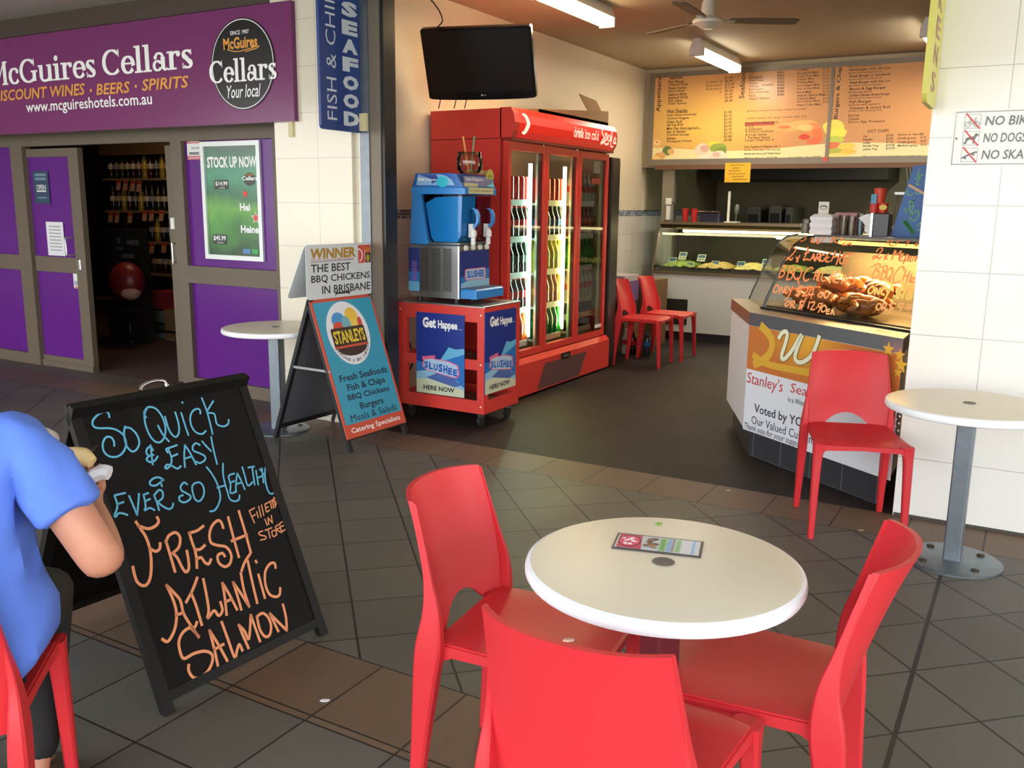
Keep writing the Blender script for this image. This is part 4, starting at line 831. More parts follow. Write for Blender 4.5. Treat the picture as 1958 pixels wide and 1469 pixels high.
# doors: red frames, silver inner edge, glass
dy = (fy1-fy0-.04)/3
for k in range(3):
    a, c = fy0+.02+dy*k, fy0+.02+dy*(k+1)
    X = FXD
    d = MB(M_redp)
    d.box(X-.045, X, a+.004, a+.045, .325, 1.955).box(X-.045, X, c-.045, c-.004, .325, 1.955).box(X-.045, X, a+.045, c-.045, .325, .375).box(X-.045, X, a+.045, c-.045, 1.90, 1.955)
    dr = d.build('door', fr)
    MB(mat('door gasket', (176, 176, 172), .35, .4)).box(X-.05, X-.03, c-.085, c-.045, .375, 1.9).box(X-.05, X-.03, a+.045, a+.052, .375, 1.9).build('inner_edge', dr)
    MB(M_gloss).add([(X-.012, a+.045, .375), (X-.012, c-.045, .375), (X-.012, c-.045, 1.90), (X-.012, a+.045, 1.90)], [(0, 1, 2, 3)]).build('glass', dr)
    MB(M_chrome).lathe((X-.02, c-.02, 1.957), [(.012, 0), (.012, .015), (0, .016)], 10).build('hinge', dr)
    warm = (206, 255, 226) if k == 0 else (255, 236, 150)
    if k < 2:
        tb = MB(mat('fridge tube%d' % k, (255, 255, 245), .3, emit=9, ecol=warm)).tube([(X-.09, c-.10, .45), (X-.09, c-.10, 1.82)], .016, 10); tb.build('tube_light', fr)
        l = bpy.data.lights.new('cold', 'AREA'); l.shape = 'RECTANGLE'; l.size = .05; l.size_y = 1.3; l.energy = 12; l.color = lin(warm)
        lo = bpy.data.objects.new('tube_glow', l); COL.objects.link(lo); lo.parent = fr; lo.location = (X-.075+3.8, c-.125-6.78, 1.13); lo.rotation_euler = Matrix(((-.8, 0, .6), (.6, 0, .8), (0, 1, 0))).to_euler()
    for z in (.42, .69, .97, 1.25, 1.53):
        MB(mat('shelf wire', (226, 226, 220), .35)).box(-4.06, X-.085, a+.03, c-.13, z-.03, z-.012).box(X-.085, X-.08, a+.03, c-.13, z-.035, z+.012).build('shelf', fr)
    if k == 2:
        b = MB(mat('door label grey', (120, 122, 116), .4)).add([], []); FF = FrX(X-.01); u = FF.uv
        (u0, v0), (u1, v1) = u(1135, 331), u(1148, 309); b.rect(FF, u0, v0, u1, v1); (u0, v0), (u1, v1) = u(1131, 352), u(1148, 342); b.use(mat('door label red', (150, 50, 44), .4)).rect(FF, u0, v0, u1, v1)
        (u0, v0), (u1, v1) = u(1137, 628), u(1150, 618); b.use(M_white2).rect(FF, u0, v0, u1, v1); b.build('door_label', dr)
pr_b = [(.035, .02), (.035, .275), (.0, .315), (-.06, .315), (-.06, .02)]
MB(M_redp).loft([[(FXD+a, y, c) for a, c in pr_b] for y in (fy0-.02, fy1+.03)]).build('plinth', fr)
FB = FrX(FXD+.036); u = FB.uv
g_ = [u(1027, 745), u(1107, 718), u(1122, 672), u(1042, 695)]
b = MB(mat('grille dark', (92, 58, 58), .6)).poly(FB, g_, .0)
for i in range(22):
    t = i/21; a = np.array(g_[0])*(1-t)+np.array(g_[3])*t; c = np.array(g_[1])*(1-t)+np.array(g_[2])*t
    b.use(mat('grille slat', (130, 92, 92), .5)).strip([FB.p(*a, .002), FB.p(*c, .002)], FB.n, .004)
b.build('vent_grille', fr)
(u0, v0), (u1, v1) = u(1073, 688), u(1090, 671); b = MB(M_black).fbox(FB, u0, u1, v0, v1, 0, .006); b.use(mat('meter', (120, 116, 108), .3)).fbox(FB, u0+.03, u1-.03, v0+.02, v1-.02, .006, .008); b.build('thermometer', fr)
MB(M_black).box(-4.1, FXD-.02, fy0+.02, fy1-.02, 0, .06).build('foot_rail', fr)
# drinks on the shelves: one bottle, one can; copies take a cap and a label of their own
def proto_bottle(col, lab, cap, h=.258, r=.037, kind='drink_bottle', clear=False):
    t = thing(kind, 'x', 'bottle', (0, 0, 0))
    if kind == 'drink_can':
        MB(mat('can'+str(lab), lab, .25, .3)).lathe((0, 0, 0), [(0, 0), (r*.8, 0), (r, .01), (r, h-.012), (r*.85, h-.002), (r*.8, h), (0, h-.003)], 12).build('can_body', t)
    else:
        MB(mat('drink'+str(col), col, .12)).lathe((0, 0, 0), [(0, 0), (r*.9, 0), (r, .012), (r, h*.28), (r*.92, h*.36), (r, h*.45), (r, h*.62), (r*.6, h*.8), (r*.38, h*.9), (r*.38, h*.945)], 12).build('bottle_body', t); t0_ = t; t = bpy.data.objects[-1] if False else [c for c in t0_.children][0]
        MB(mat('label'+str(lab), lab, .4)).lathe((0, 0, h*.38), [(r*.98, 0), (r*1.02, .004), (r*1.02, h*.20), (r*.98, h*.205)], 12).build('bottle_label', t)
        t = t0_; MB(mat('cap'+str(cap), cap, .4)).lathe((0, 0, h*.935), [(r*.45, 0), (r*.45, h*.065), (0, h*.066)], 10).build('bottle_cap', t)
        t = t0_
    return t
kinds = {'cola': ((42, 18, 14), (206, 36, 40), (200, 40, 40)), 'diet': ((40, 22, 18), (205, 205, 205), (60, 60, 60)), 'black': ((28, 34, 30), (44, 60, 48), (70, 70, 70)), 'blue': ((36, 40, 50), (40, 96, 150), (50, 60, 70)), 'lemon': ((226, 216, 90), (200, 220, 80), (230, 220, 60)), 'amber': ((170, 110, 40), (200, 150, 60), (190, 170, 120)), 'green': ((24, 120, 56), (40, 150, 80), (40, 170, 90)), 'orange': ((226, 100, 50), (214, 70, 56), (220, 90, 60)), 'pale': ((190, 196, 190), (200, 70, 70), (220, 220, 220)), 'plum': ((120, 50, 60), (180, 60, 70), (150, 60, 70))}
word = {'cola': 'dark cola bottles with red labels', 'diet': 'dark cola bottles with pale labels', 'black': 'near black bottles', 'blue': 'dark bottles with blue labels', 'lemon': 'yellow lemon drink bottles', 'amber': 'amber brown drink bottles', 'green': 'green soft drink bottles', 'orange': 'orange red drink bottles', 'pale': 'pale clear bottles with red labels', 'plum': 'plum coloured drink bottles', 'can': 'slim red and white cans'}
PB = {}
rows_ = [(1.53, 'can', 'can', 'pale'), (1.25, 'cola', 'blue', 'plum'), (.97, 'black', 'lemon', 'green'), (.69, 'cola', 'amber', 'pale'), (.42, 'orange', 'green', 'diet')]
shelfw = {1.53: 'top', 1.25: 'second', .97: 'middle', .69: 'fourth', .42: 'bottom'}; doorw = ('nearest', 'middle', 'furthest')
for z, *ks in rows_:
    for k in range(3):
        kk = ks[k]; a = fy0+.02+dy*k
        for dep in range(2 if k < 2 else 1):
            for i in range(6 if k < 2 else 6):
                y = a+.075+i*.083 if k < 2 else a+.075+i*.085; x = FXD-.125-dep*.083; zz = z-.012
                lab = 'one of the %s, %s shelf, %s fridge door' % (word[kk], shelfw[z], doorw[k]); grp = '%s, %s shelf, %s door' % (word[kk], shelfw[z], doorw[k])
                if kk not in PB:
                    PB[kk] = proto_bottle(None, (206, 60, 54), None, .20, .032, 'drink_can') if kk == 'can' else proto_bottle(*kinds[kk])
                    o = PB[kk]; o.location = (x, y, zz); o['label'] = lab; o['group'] = grp; o['category'] = 'can' if kk == 'can' else 'bottle'
                else: dup(PB[kk], (x, y, zz), rng.uniform(0, 6), lab, grp)
# flattened cardboard on top of the fridge, and the dark cooler end beyond
bx = thing('cardboard_box', 'open brown cardboard box lying on top of the red fridge', 'box', (-3.95, 6.9, 2.195))
b = MB(M_card); y0, y1, xa, xb, zt_ = 6.35, 7.45, -4.10, -3.75, 2.33
y0 = at_x(1031, 215, -3.75)[1]; y1 = at_x(1163, 235, -3.75)[1]; zt_ = at_x(1035, 209, -3.75)[2]
zr_ = at_x(1146, 209, -3.75)[2]; b.add([(xb, y0, 2.195), (xb, y1, 2.195), (xb, y1, zr_), (xb, y0, zt_)], [(0, 1, 2, 3)]).add([(xb-.006, y0, 2.195), (xb-.006, y1, 2.195), (xb-.006, y1, zr_), (xb-.006, y0, zt_)], [(3, 2, 1, 0)])
for q in ((xa, xb, y0, y0+.006), (xa, xb, y1-.006, y1)): b.box(q[0], q[1], q[2], q[3], 2.195, zt_)
b.box(xa, xa+.006, y0, y1, 2.195, zt_).box(xb-.006, xb, y0, y1, 2.195, zt_).box(xa, xb, y0, y1, 2.195, 2.2); b.build('carton', bx)
q = [at_x(*p, -3.75) for p in ((1134, 233), (1163, 219), (1155, 192), (1122, 178))]
MB(M_card).add([(-3.75, q[0][1], zt_-.005), (-3.75, q[1][1], zt_-.005), (-3.83, q[2][1], q[2][2]), (-3.83, q[3][1], q[3][2])], [(0, 1, 2, 3)]).add([(-3.756, q[0][1], zt_-.005), (-3.756, q[1][1], zt_-.005), (-3.836, q[2][1], q[2][2]), (-3.836, q[3][1], q[3][2])], [(3, 2, 1, 0)]).build('flap', bx)
ck = thing('cooler_cabinet', 'plain black upright cabinet just past the far end of the red fridge', 'cabinet', (-3.85, 7.84, 0))
MB(mat('cabinet black', (40, 36, 34), .4)).bbox(-4.13, -3.445, 7.735, 7.93, .02, 1.936).build('body', ck); MB(M_black).box(-4.1, -3.5, 7.75, 7.92, 0, .02).build('foot', ck); MB(mat('cabinet face', (50, 46, 43), .3)).box(-3.445, -3.44, 7.75, 7.92, .1, 1.9).build('door', ck)
# ================================================================== wall television
az, tl, Wt, Ht = .283, -.443, .80, .503
q = at_y(822, 192, 5.66); rt = np.array([math.cos(az), math.sin(az), 0]); bk = np.array([-math.sin(az), math.cos(az), 0]); up = np.array([0, 0, 1.0])*math.cos(tl)+bk*math.sin(tl)
F = Fr(q, rt, up)
tv = thing('television', 'black flat television tilted down from the wall above the red fridge', 'television', tuple(q+rt*.4))
pts = [(.0, .02)]+[(.5*Wt+.5*Wt*math.sin(a)*1.0, -.022*math.cos(a)**.5+.02) for a in np.linspace(-PI/2*.98, PI/2*.98, 12)]+[(Wt, .02), (Wt-.002, Ht-.012), (Wt-.012, Ht), (.012, Ht), (.002, Ht-.012)]
tb_ = MB(mat('tv bezel', (24, 20, 18), .18)).prism(F, pts, -.05, 0).use(M_black).fbox(F, .12, Wt-.12, .06, Ht-.1, -.10, -.05)
tb_ = tb_.build('case', tv)
MB(mat('tv screen', (34, 28, 24), .25)).rect(F, .022, .058, Wt-.022, Ht-.022, .001).build('screen', tb_)
b = MB(mat('tv logo', (190, 188, 186), .3)).ell(F, Wt/2+.0, .032, .007, .007, .001, 16).text(F, 'LG', Wt/2+.012, .026, Wt/2+.03, .038, .001); b.build('lettering', tb_)
MB(M_white).fbox(F, Wt-.1, Wt-.07, -.002, .003, -.01, .002).build('indicator', tb_)
ctr = F.p(Wt/2, Ht/2, -.1); MB(M_black).tube([ctr, ctr+bk*.12, (XW+.05, ctr[1]+.30, ctr[2]+.05)], .022).box(XW, XW+.02, ctr[1]+.2, ctr[1]+.4, ctr[2]-.1, ctr[2]+.2).build('wall_bracket', tv)
p0 = F.p(.12, Ht, -.03); cab = [at_n(px, py, F.n, F.n@F.o-.03) for px, py in ((838, 52), (838, 38), (833, 20), (822, 4), (812, -8))]
MB(M_black).tube([p0]+[np.array([max(c[0], XW+.012), c[1]+.05, min(c[2], ZC-.01)]) for c in cab[1:]], .005, 8, smooth_path=True).build('cable', tv)
for x_ in (.08, .20, .28): MB(M_black).tube([F.p(x_, .02, -.04), F.p(x_-.04, -.08, -.05)], .004, 6).build('cable', tv)
# ================================================================== red slushie trolley
tx0, tx1, ty0, ty1, tz0, tz1 = -3.862, -3.15, 5.085, 5.56, .10, .825
tr = thing('trolley', 'red metal trolley on castors with two blue drink posters, holding the slushie machine', 'trolley', ((tx0+tx1)/2, (ty0+ty1)/2, 0))
b = MB(M_redp); w = .055
for x in (tx0, tx1-w):
    for y in (ty0, ty1-w): b.box(x, x+w, y, y+w, tz0, tz1)
for z, h in ((tz0, .09), (.40, .07), (tz1-.10, .10)):
    b.box(tx0+w, tx1-w, ty0, ty0+.02, z, z+h).box(tx0+w, tx1-w, ty1-.02, ty1, z, z+h).box(tx0, tx0+.02, ty0+w, ty1-w, z, z+h).box(tx1-.02, tx1, ty0+w, ty1-w, z, z+h)
b.build('frame', tr)
MB(mat('trolley shelf', (70, 24, 24), .5)).box(tx0+.02, tx1-.02, ty0+.02, ty1-.02, tz0+.02, tz0+.035).box(tx0+.02, tx1-.02, ty0+.02, ty1-.02, .42, .435).build('shelf', tr)
MB(M_steel).bbox(tx0-.004, tx1+.004, ty0-.004, ty1+.004, tz1, tz1+.012, .004).build('worktop', tr)
b = MB(M_white)
for z in (tz0+.05, .44, tz1-.05): b.lathe((tx1-.025, z, 0), [(.006, 0), (.006, .003), (0, .004)], 8, F=FrY(ty0))
b.lathe((tx0+.02, tz1-.05, 0), [(.006, 0), (.006, .003), (0, .004)], 8, F=FrY(ty0)); b.build('screws', tr)
for x in (tx0+.06, tx1-.06):
    for y in (ty0+.06, ty1-.06):
        b = MB(M_chrome).box(x-.018, x+.018, y-.015, y+.015, .06, .10).use(M_rubber).tube([(x-.012, y, .036), (x+.012, y, .036)], .036, 18); b.build('castor', tr)
def slush_poster(F, w, h, nm):
    t = tr; deep = mat('poster deep blue', (36, 56, 140), .3); g = NG(deep) if 'pdb' not in MATS else None
    b = MB(deep).fbox(F, 0, w, 0, h, -.004, 0)
    b.use(mat('poster mid blue', (48, 120, 200), .3)).poly(F, [(0, 0), (w, 0), (w, h*.52), (w*.8, h*.5), (w*.62, h*.44), (w*.3, h*.36), (0, h*.40)], .0006)
    b.use(mat('poster sky', (110, 190, 230), .3)).poly(F, [(w*.45, h*.38), (w*.7, h*.46), (w, h*.53), (w, h*.60), (w*.82, h*.58), (w*.68, h*.60)], .001)
    b.use(mat('poster ice', (150, 200, 228), .3)).poly(F, [(0, h*.26), (w*.3, h*.30), (w*.6, h*.24), (w*.85, h*.20), (w, h*.12), (w, 0), (0, 0)], .0012)
    b.use(mat('poster dusk', (84, 112, 178), .3)).poly(F, [(w*.22, h*.2), (w*.45, h*.27), (w*.72, h*.24), (w*.95, h*.15), (w*.8, h*.12), (w*.5, h*.13)], .0015)
    b.use(mat('poster sand', (214, 220, 190), .3)).poly(F, [(0, 0), (w, 0), (w, h*.09), (w*.7, h*.13), (w*.25, h*.19), (0, h*.17)], .0018); po = b.build('poster', t)
    b = MB(M_white2).text(F, 'Get', w*.14, h*.815, w*.42, h*.945, .002, bold=.05).text(F, 'Happee', w*.46, h*.79, w*.86, h*.92, .002, bold=.04)
    for i in range(3): b.ell(F, w*(.885+.03*i), h*.825, w*.008, w*.008, .002, 8)
    pts = [(.12, .335), (.16, .44), (.3, .455), (.42, .44), (.55, .44), (.72, .425), (.88, .39), (.91, .27), (.84, .225), (.6, .245), (.4, .27), (.22, .29)]
    b.use(mat('poster rose', (236, 110, 150), .3)).poly(F, [(a*w, c*h) for a, c in pts], .0024); b.use(mat('poster pale', (190, 214, 240), .3)).poly(F, [((.515+(a-.515)*.93)*w, (.34+(c-.34)*.88)*h) for a, c in pts], .0028)
    b.use(mat('poster rose', (0, 0, 0))).poly(F, [(w*.13, h*.455), (w*.40, h*.485), (w*.40, h*.445), (w*.13, h*.415)], .003)
    bl = mat('poster slush', (34, 96, 190), .3); b.use(bl)
    for i, ch in enumerate('SLUSHEE'): b.text(F, ch, w*(.17+.101*i), h*(.315-.010*i), w*(.255+.101*i), h*(.315-.010*i+.085+(.015 if i in (3, 4) else 0)), .0034, bold=.05)
    b.use(M_ink).text(F, 'HERE NOW', w*.15, h*.045, w*.80, h*.105, .0024, bold=.03)
    b.build('poster_print', po)
F0 = FrY(ty0-.006); (u0, v0), (u1, v1) = F0.uv(797, 754), F0.uv(889, 595)
u1 = F0.uv(888, 680)[0]; v1 = F0.uv(798, 596)[1]; v0 = F0.uv(797, 749)[1]
slush_poster(FrY(ty0-.006, u0, v0), u1-u0, v1-v0, 'a')
F1 = FrX(tx1+.006); u0 = F1.uv(924, 680)[0]; u1 = F1.uv(986, 680)[0]; v0 = F1.uv(924, 757)[1]; v1 = F1.uv(926, 599)[1]
slush_poster(FrX(tx1+.006, max(u0, ty0+.002), v0), u1-max(u0, ty0+.002), v1-v0, 'b')
# ------------------------------------------------------------------ the slushie machine
sm = thing('slushie_machine', 'blue and steel slushie machine with two lever taps on the red trolley', 'drink machine', (-3.6, 5.32, tz1+.012))
Z0 = tz1+.012
sy = 5.13
A_ = at_y(783, 560, sy); B_ = at_y(876, 570, sy); T_ = at_y(878, 466, sy)
sx0, sx1 = at_y(783, 520, sy)[0], at_y(877, 520, sy)[0]; sz1 = at_y(800, 466, sy)[2]
sy1 = at_x(936, 500, sx1)[1]
b = MB(M_steel).bbox(sx0, sx1, sy, sy1, Z0+.03, sz1, .008)
for x in (sx0+.05, sx1-.05):
    for y in (sy+.05, sy1-.05): b.use(M_black).lathe((x, y, Z0), [(.018, 0), (.018, .03)], 10)
sb_ = b.build('base', sm)
FS_ = FrY(sy-.002); u = FS_.uv; b = MB(mat('vent slot', (52, 50, 46), .6))
for k in range(3):
    a0, a1 = (804, 820) if k == 0 else (825, 842) if k == 1 else (847, 863)
    for i in range(30):
        yy = 475+i*2.75; (p, q) = u(a0, yy+ (a0-804)*.03); (p2, q2) = u(a1, yy+(a0-804)*.03+.5); b.rect(FS_, p, q-.003, p2, q+.0025, .001)
b.build('vent_grille', sb_)
dk = mat('machine panel blue', (40, 56, 130), .3)
(p, q), (p2, q2) = u(782, 555), u(802, 474)
b = MB(dk).fbox(FS_, p, p2, q, q2, 0, .002); b.use(mat('poster mid blue', (0, 0, 0))).rect(FS_, p, q, p2, q+(q2-q)*.45, .003).use(mat('poster sky', (0, 0, 0))).rect(FS_, p, q, p2, q+(q2-q)*.22, .0035)
b.use(mat('poster rose', (0, 0, 0))).text(FS_, 'SLUSHEE', p+(p2-p)*.3, q+(q2-q)*.25, p2-(p2-p)*.2, q+(q2-q)*.7, .004, rot=True, bold=.04).use(mat('poster slush', (0, 0, 0))).text(FS_, 'SLUSHEE', p+(p2-p)*.3, q+(q2-q)*.25, p2-(p2-p)*.2, q+(q2-q)*.7, .005, rot=True, bold=.01); b.build('side_decal', sb_)
FX_ = FrX(sx1+.002); u = FX_.uv; (p, q), (p2, q2) = u(880, 550), u(935, 479); q = u(880, 552)[1]; q2 = u(882, 481)[1]
b = MB(dk).fbox(FX_, p, p2, q, q2, 0, .003); b.use(mat('poster mid blue', (0, 0, 0))).poly(FX_, [(p, q), (p2, q), (p2, q+(q2-q)*.5), (p, q+(q2-q)*.3)], .004).use(mat('poster ice', (0, 0, 0))).poly(FX_, [(p, q), (p2, q), (p2, q+(q2-q)*.2), (p+(p2-p)*.4, q+(q2-q)*.24), (p, q+(q2-q)*.12)], .0045)
b.use(mat('poster rose', (0, 0, 0))).rrect(FX_, p+(p2-p)*.13, q+(q2-q)*.2, p+(p2-p)*.87, q+(q2-q)*.52, .02, .005, .005).use(mat('poster pale', (0, 0, 0))).rrect(FX_, p+(p2-p)*.16, q+(q2-q)*.22, p+(p2-p)*.84, q+(q2-q)*.50, .02, .0055, .0055).use(mat('poster slush', (0, 0, 0))).text(FX_, 'SLUSHEE', p+(p2-p)*.2, q+(q2-q)*.26, p+(p2-p)*.8, q+(q2-q)*.46, .006, bold=.04)
b.build('front_decal', sb_)
b = MB(mat('steel warm', (150, 128, 104), .3, .7)).fbox(FX_, p, p2, q2+.005, sz1-.005, 0, .003)
b.use(mat('knob white', (232, 236, 226), .4))
for i in range(4): b.lathe((p+.06+i*(p2-p-.10)/3, (q2+sz1)/2, .003), [(.022, 0), (.016, .014), (0, .015)], 10, F=FX_)
b.build('control_strip', sb_)
blu = mat('machine blue', (56, 142, 220), .3)
dtz = at_x(890, 562, sx1+.02)[2]
MB(blu).bbox(sx1, sx1+.13, sy+.01, sy1-.01, Z0+.035, Z0+.10, .01).use(mat('tray grid', (36, 70, 110), .5)).box(sx1+.01, sx1+.12, sy+.02, sy1-.02, Z0+.10, Z0+.103).build('drip_tray', sm)
b = MB(M_black)
for y in (sy+.2, sy+.25): b.tube([(sx1-.02, y, Z0), (sx1-.02, y, Z0+.05)], .012, 8)
b.build('foot', sm)
# column behind and lid
zt0 = at_y(785, 371, sy)[2]; zt1 = at_y(790, 332, sy+.03)[2]
xl = at_y(786, 372, sy)[0]; xr = at_y(888, 372, sy)[0]; cx1 = at_y(817, 466, sy)[0]; cx2 = at_y(803, 378, sy)[0]
Fs = FrY(sy+.01)
b = MB(blu).prism(FrY(sy+.01), [(sx0, sz1), (cx1, sz1), (cx2, zt0), (xl, zt0)], -(sy1-sy-.02), 0); b.build('rear_column', sm)
lx1 = sx1+.05
b = MB(blu).bbox(xl, lx1, sy-.01, sy1+.01, zt0, zt0+.05, .01); b.build('lid_rim', sm)
zz = zt1
prof = [(xl+.01, zt0+.05), (lx1-.01, zt0+.05), (lx1-.035, zz-.06), (lx1-.07, zz-.005), (lx1-.12, zz), (xl+.04, zz)]
b = MB(mat('lid blue', (36, 104, 186), .3)).prism(FrY(sy), prof, -(sy1-sy), 0); ld_ = b.build('lid', sm)
Fl = FrY(sy-.002); X = lambda t: xl+.03+(lx1-.08-xl-.03)*t; h = zz-zt0-.05
b = MB(mat('lid picture', (150, 196, 236), .3)).poly(Fl, [(X(.05), zt0+.058), (X(1.0), zt0+.058), (X(.93), zt0+.05+h*.5), (X(.78), zt0+.05+h*.82), (X(.62), zz-.008), (X(.1), zz-.008)], .001)
b.use(mat('lid cyan', (60, 200, 224), .3)).ell(Fl, X(.7), zt0+.05+h*.36, .05, .035, .0015).use(mat('lid violet', (70, 84, 170), .3)).poly(Fl, [(X(.12), zz-.01), (X(.55), zz-.01), (X(.62), zt0+.05+h*.5), (X(.45), zt0+.05+h*.2), (X(.4), zt0+.05+h*.6)], .0013)
b.use(M_white2).text(Fl, 'Get', X(.08), zt0+.05+h*.42, X(.26), zz-.025, .002, bold=.04).text(Fl, 'Happee', X(.28), zt0+.05+h*.40, X(.55), zz-.035, .002, bold=.03); b.build('lid_print', ld_)
ang = math.atan2(.025, h-.06); Fh = Fr((lx1-.008, sy, zt0+.05), (0, 1, 0), (-.19, 0, 1)); wl = sy1-sy
b = MB(mat('lid front', (50, 66, 140), .3)).rect(Fh, .01, .004, wl-.01, h*.8, .002); b.use(mat('lid cyan', (0, 0, 0))).poly(Fh, [(wl*.7, .004), (wl-.01, .004), (wl-.03, h*.4)], .003)
b.use(M_white2).text(Fh, 'Get Happee', wl*.08, h*.42, wl*.62, h*.68, .003, bold=.02)
b.use(mat('note cream', (222, 214, 160), .6)).rect(Fh, 0, .0, wl*.42, h*.26, .0035).use(M_ink).text(Fh, 'LARGE $3.50', wl*.08, h*.06, wl*.38, h*.13, .004)
b.build('lid_print', ld_)
b = MB(mat('note cream', (0, 0, 0))); Fr_ = FrX(lx1+.001)
for y0_, y1_, tx in ((sy+.04, sy+.20, 'Blue Raspberry'), (sy1-.2, sy1-.04, 'Raspberry')): b.rect(Fr_, y0_, zt0+.006, y1_, zt0+.046, .001).use(M_ink).text(Fr_, tx, y0_+.012, zt0+.018, y1_-.012, zt0+.032, .002).use(mat('note cream', (0, 0, 0)))
b.build('flavour_label', ld_)
# tanks with slush inside
ym = (sy+sy1)/2
def tank(y0, y1, col, nm):
    m = mat('slush '+nm, col, .15, spec=.5)
    t0 = sz1+.012; pr = [(cx2+.02, zt0-.002), (cx1+.012, t0+.03), (cx1+.04, t0), (sx1-.02, t0), (sx1+.01, t0+.05), (sx1+.02, zt0-.002)]
    fill = [(cx2+.035, zt0-.06), (cx1+.02, t0+.035), (cx1+.045, t0+.006), (sx1-.022, t0+.006), (sx1+.004, t0+.05), (sx1+.013, zt0-.012), (cx2+.12, zt0-.02)]
    tk_ = MB(glass('tank plastic', (226, 240, 250), 1.4)).prism(FrY(y0), pr, -(y1-y0), 0).build('tank', sm)
    MB(m).prism(FrY(y0+.006), fill, -(y1-y0-.012), 0).build('slush', tk_)
    yc = (y0+y1)/2; xx = sx1+.02
    tp_ = MB(M_white).box(xx, xx+.035, yc-.014, yc+.014, sz1+.05, sz1+.14).lathe((xx+.03, yc, sz1-.0), [(.016, 0), (.016, .05), (.024, .055), (.024, .085), (.018, .1)], 14).build('tap', sm)
    MB(blu).loft([[(xx+.035+a-.008, yc-.012, z), (xx+.035+a+.012, yc-.012, z), (xx+.035+a+.012, yc+.012, z), (xx+.035+a-.008, yc+.012, z)] for a, z in ((.0, sz1+.115), (.03, sz1+.15), (.032, sz1+.2), (.015, sz1+.235), (-.012, sz1+.245))], True).build('tap_lever', tp_)
tank(sy+.012, ym-.006, (50, 165, 240), 'blue'); tank(ym+.006, sy1-.012, (176, 30, 52), 'red')
MB(mat('steel cap', (150, 156, 160), .3, .8)).box(cx1, sx1, sy+.012, sy1-.012, sz1, sz1+.014).build('tank_deck', sm)
MB(M_black).tube([(tx0-.015, ty0+.03, .83), (tx0-.02, ty0+.03, .78), (tx0-.03, ty0+.05, .5), (tx0-.04, ty0+.15, .3), (tx0-.06, ty0+.25, .4), (XW+.07, 5.42, .62)], .006, 8, smooth_path=True).build('power_cord', sm)
# sample cups with spoons on the lid
jr = thing('cup_stand', 'clear plastic tub of sample cups on top of the slushie machine', 'tub', (lx1-.27, sy+.12, zz))
jx, jy = at_y(898, 320, sy+.14)[0], sy+.14
G_ = glass('cup plastic', (232, 226, 214), 1.35, .04)
MB(G_).lathe((jx, jy, zz), [(.06, 0), (.085, .03), (.09, .10), (.075, .13), (.085, .14)], 20).build('tub', jr)
MB(mat('sticker gold', (214, 206, 120), .5)).lathe((jx+.13, sy+.02, zz+.0), [(0, -.004), (.045, -.004), (.045, 0), (0, 0)], 20, F=Fr((0, 0, 0), (1, 0, 0), (0, 1, 0))) if False else None
for dx, dz, col, nm in ((-.02, -.04, (236, 160, 90), 'orange'), (.03, .02, (120, 150, 110), 'green')):
    o = MB(mat('spoon '+nm, col, .4)).tube([(jx+dx*.3, jy, zz+.01), (jx+dx+(-.03 if nm == 'orange' else .005), jy, zz+.23)], .0065, 8); o.ball((jx+dx+(-.032 if nm == 'orange' else .006), jy, zz+.235), (.009, .006, .013))
    tag(o.build('spoon_straw', loc=(jx, jy, zz+.01)), '%s spoon straw standing in the clear tub on the slushie machine' % nm, 'straw')
pz = at_n(934, 338, (1, 0, 0), lx1-.03); FF = FrX(lx1-.02, pz[1], pz[2]); o = MB(mat('sticker lime', (206, 204, 96), .5)).prism(FF, [(.05*math.cos(i*PI/12), .05*math.sin(i*PI/12)) for i in range(24)], 0, .003); o.use(M_ink).text(FF, '$2.00', -.03, -.01, .03, .01, .004)
tag(o.build('price_disc', loc=pz), 'round lime green price disc fixed at the lid corner of the slushie machine', 'price disc')
c0 = [at_x(*p, lx1-.06) for p in ((893, 333), (930, 326))]; o = MB(mat('note tan', (206, 170, 120), .6)).box(lx1-.064, lx1-.06, c0[0][1], c0[1][1], zz, zz+.03); tag(o.build('price_card', loc=(lx1-.06, c0[0][1], zz)), 'small tan price card lying along the top of the slushie machine lid', 'price card')
# socket on the wall beside the trolley
so = thing('power_socket', 'white double wall socket with plugs left of the red trolley', 'socket', (XW, 5.42, .62)); sp = at_x(752, 600, XW); 
MB(M_white).bbox(XW, XW+.012, sp[1]-.06, sp[1]+.07, sp[2]-.03, sp[2]+.06).build('plate', so); MB(mat('plug grey', (150, 146, 140), .5)).bbox(XW+.012, XW+.06, sp[1]-.03, sp[1]+.02, sp[2]-.02, sp[2]+.02).bbox(XW+.012, XW+.05, sp[1]+.03, sp[1]+.065, sp[2]-.02, sp[2]+.02).build('plug', so)
# ================================================================== lit menu board
YM = 10.12; FM = FrY(YM); U = FM.uv
mx0, mx1, mz0, mz1 = U(1240, 230)[0], -.55, (U(1246, 318)[1]+U(1700, 309)[1])/2, (U(1244, 137)[1]+U(1700, 112)[1])/2-.01
mb_ = thing('menu_board', 'long lit orange and yellow menu board across the back of the shop', 'menu board', ((mx0+mx1)/2, YM, mz0))
split = U(1587, 220)[0]
b = MB(mat('menu frame', (132, 124, 112), .4, .4)); f = .065
b.box(mx0, mx1, YM, 10.195, mz0, mz0+f).box(mx0, mx1, YM, 10.195, mz1-.05, mz1).box(mx0, mx0+.06, YM, 10.195, mz0+f, mz1-.05).box(mx1-.06, mx1, YM, 10.195, mz0+f, mz1-.05).box(split-.02, split+.015, YM, 10.195, mz0+f, mz1-.05)
b.use(mat('menu shelf', (110, 78, 56), .5)).box(mx0+.1, mx1, YM-.01, 10.195, mz0-.05, mz0); b.build('frame', mb_)
m = mat('menu print', (230, 150, 70), .3, emit=.16); g = NG(m)
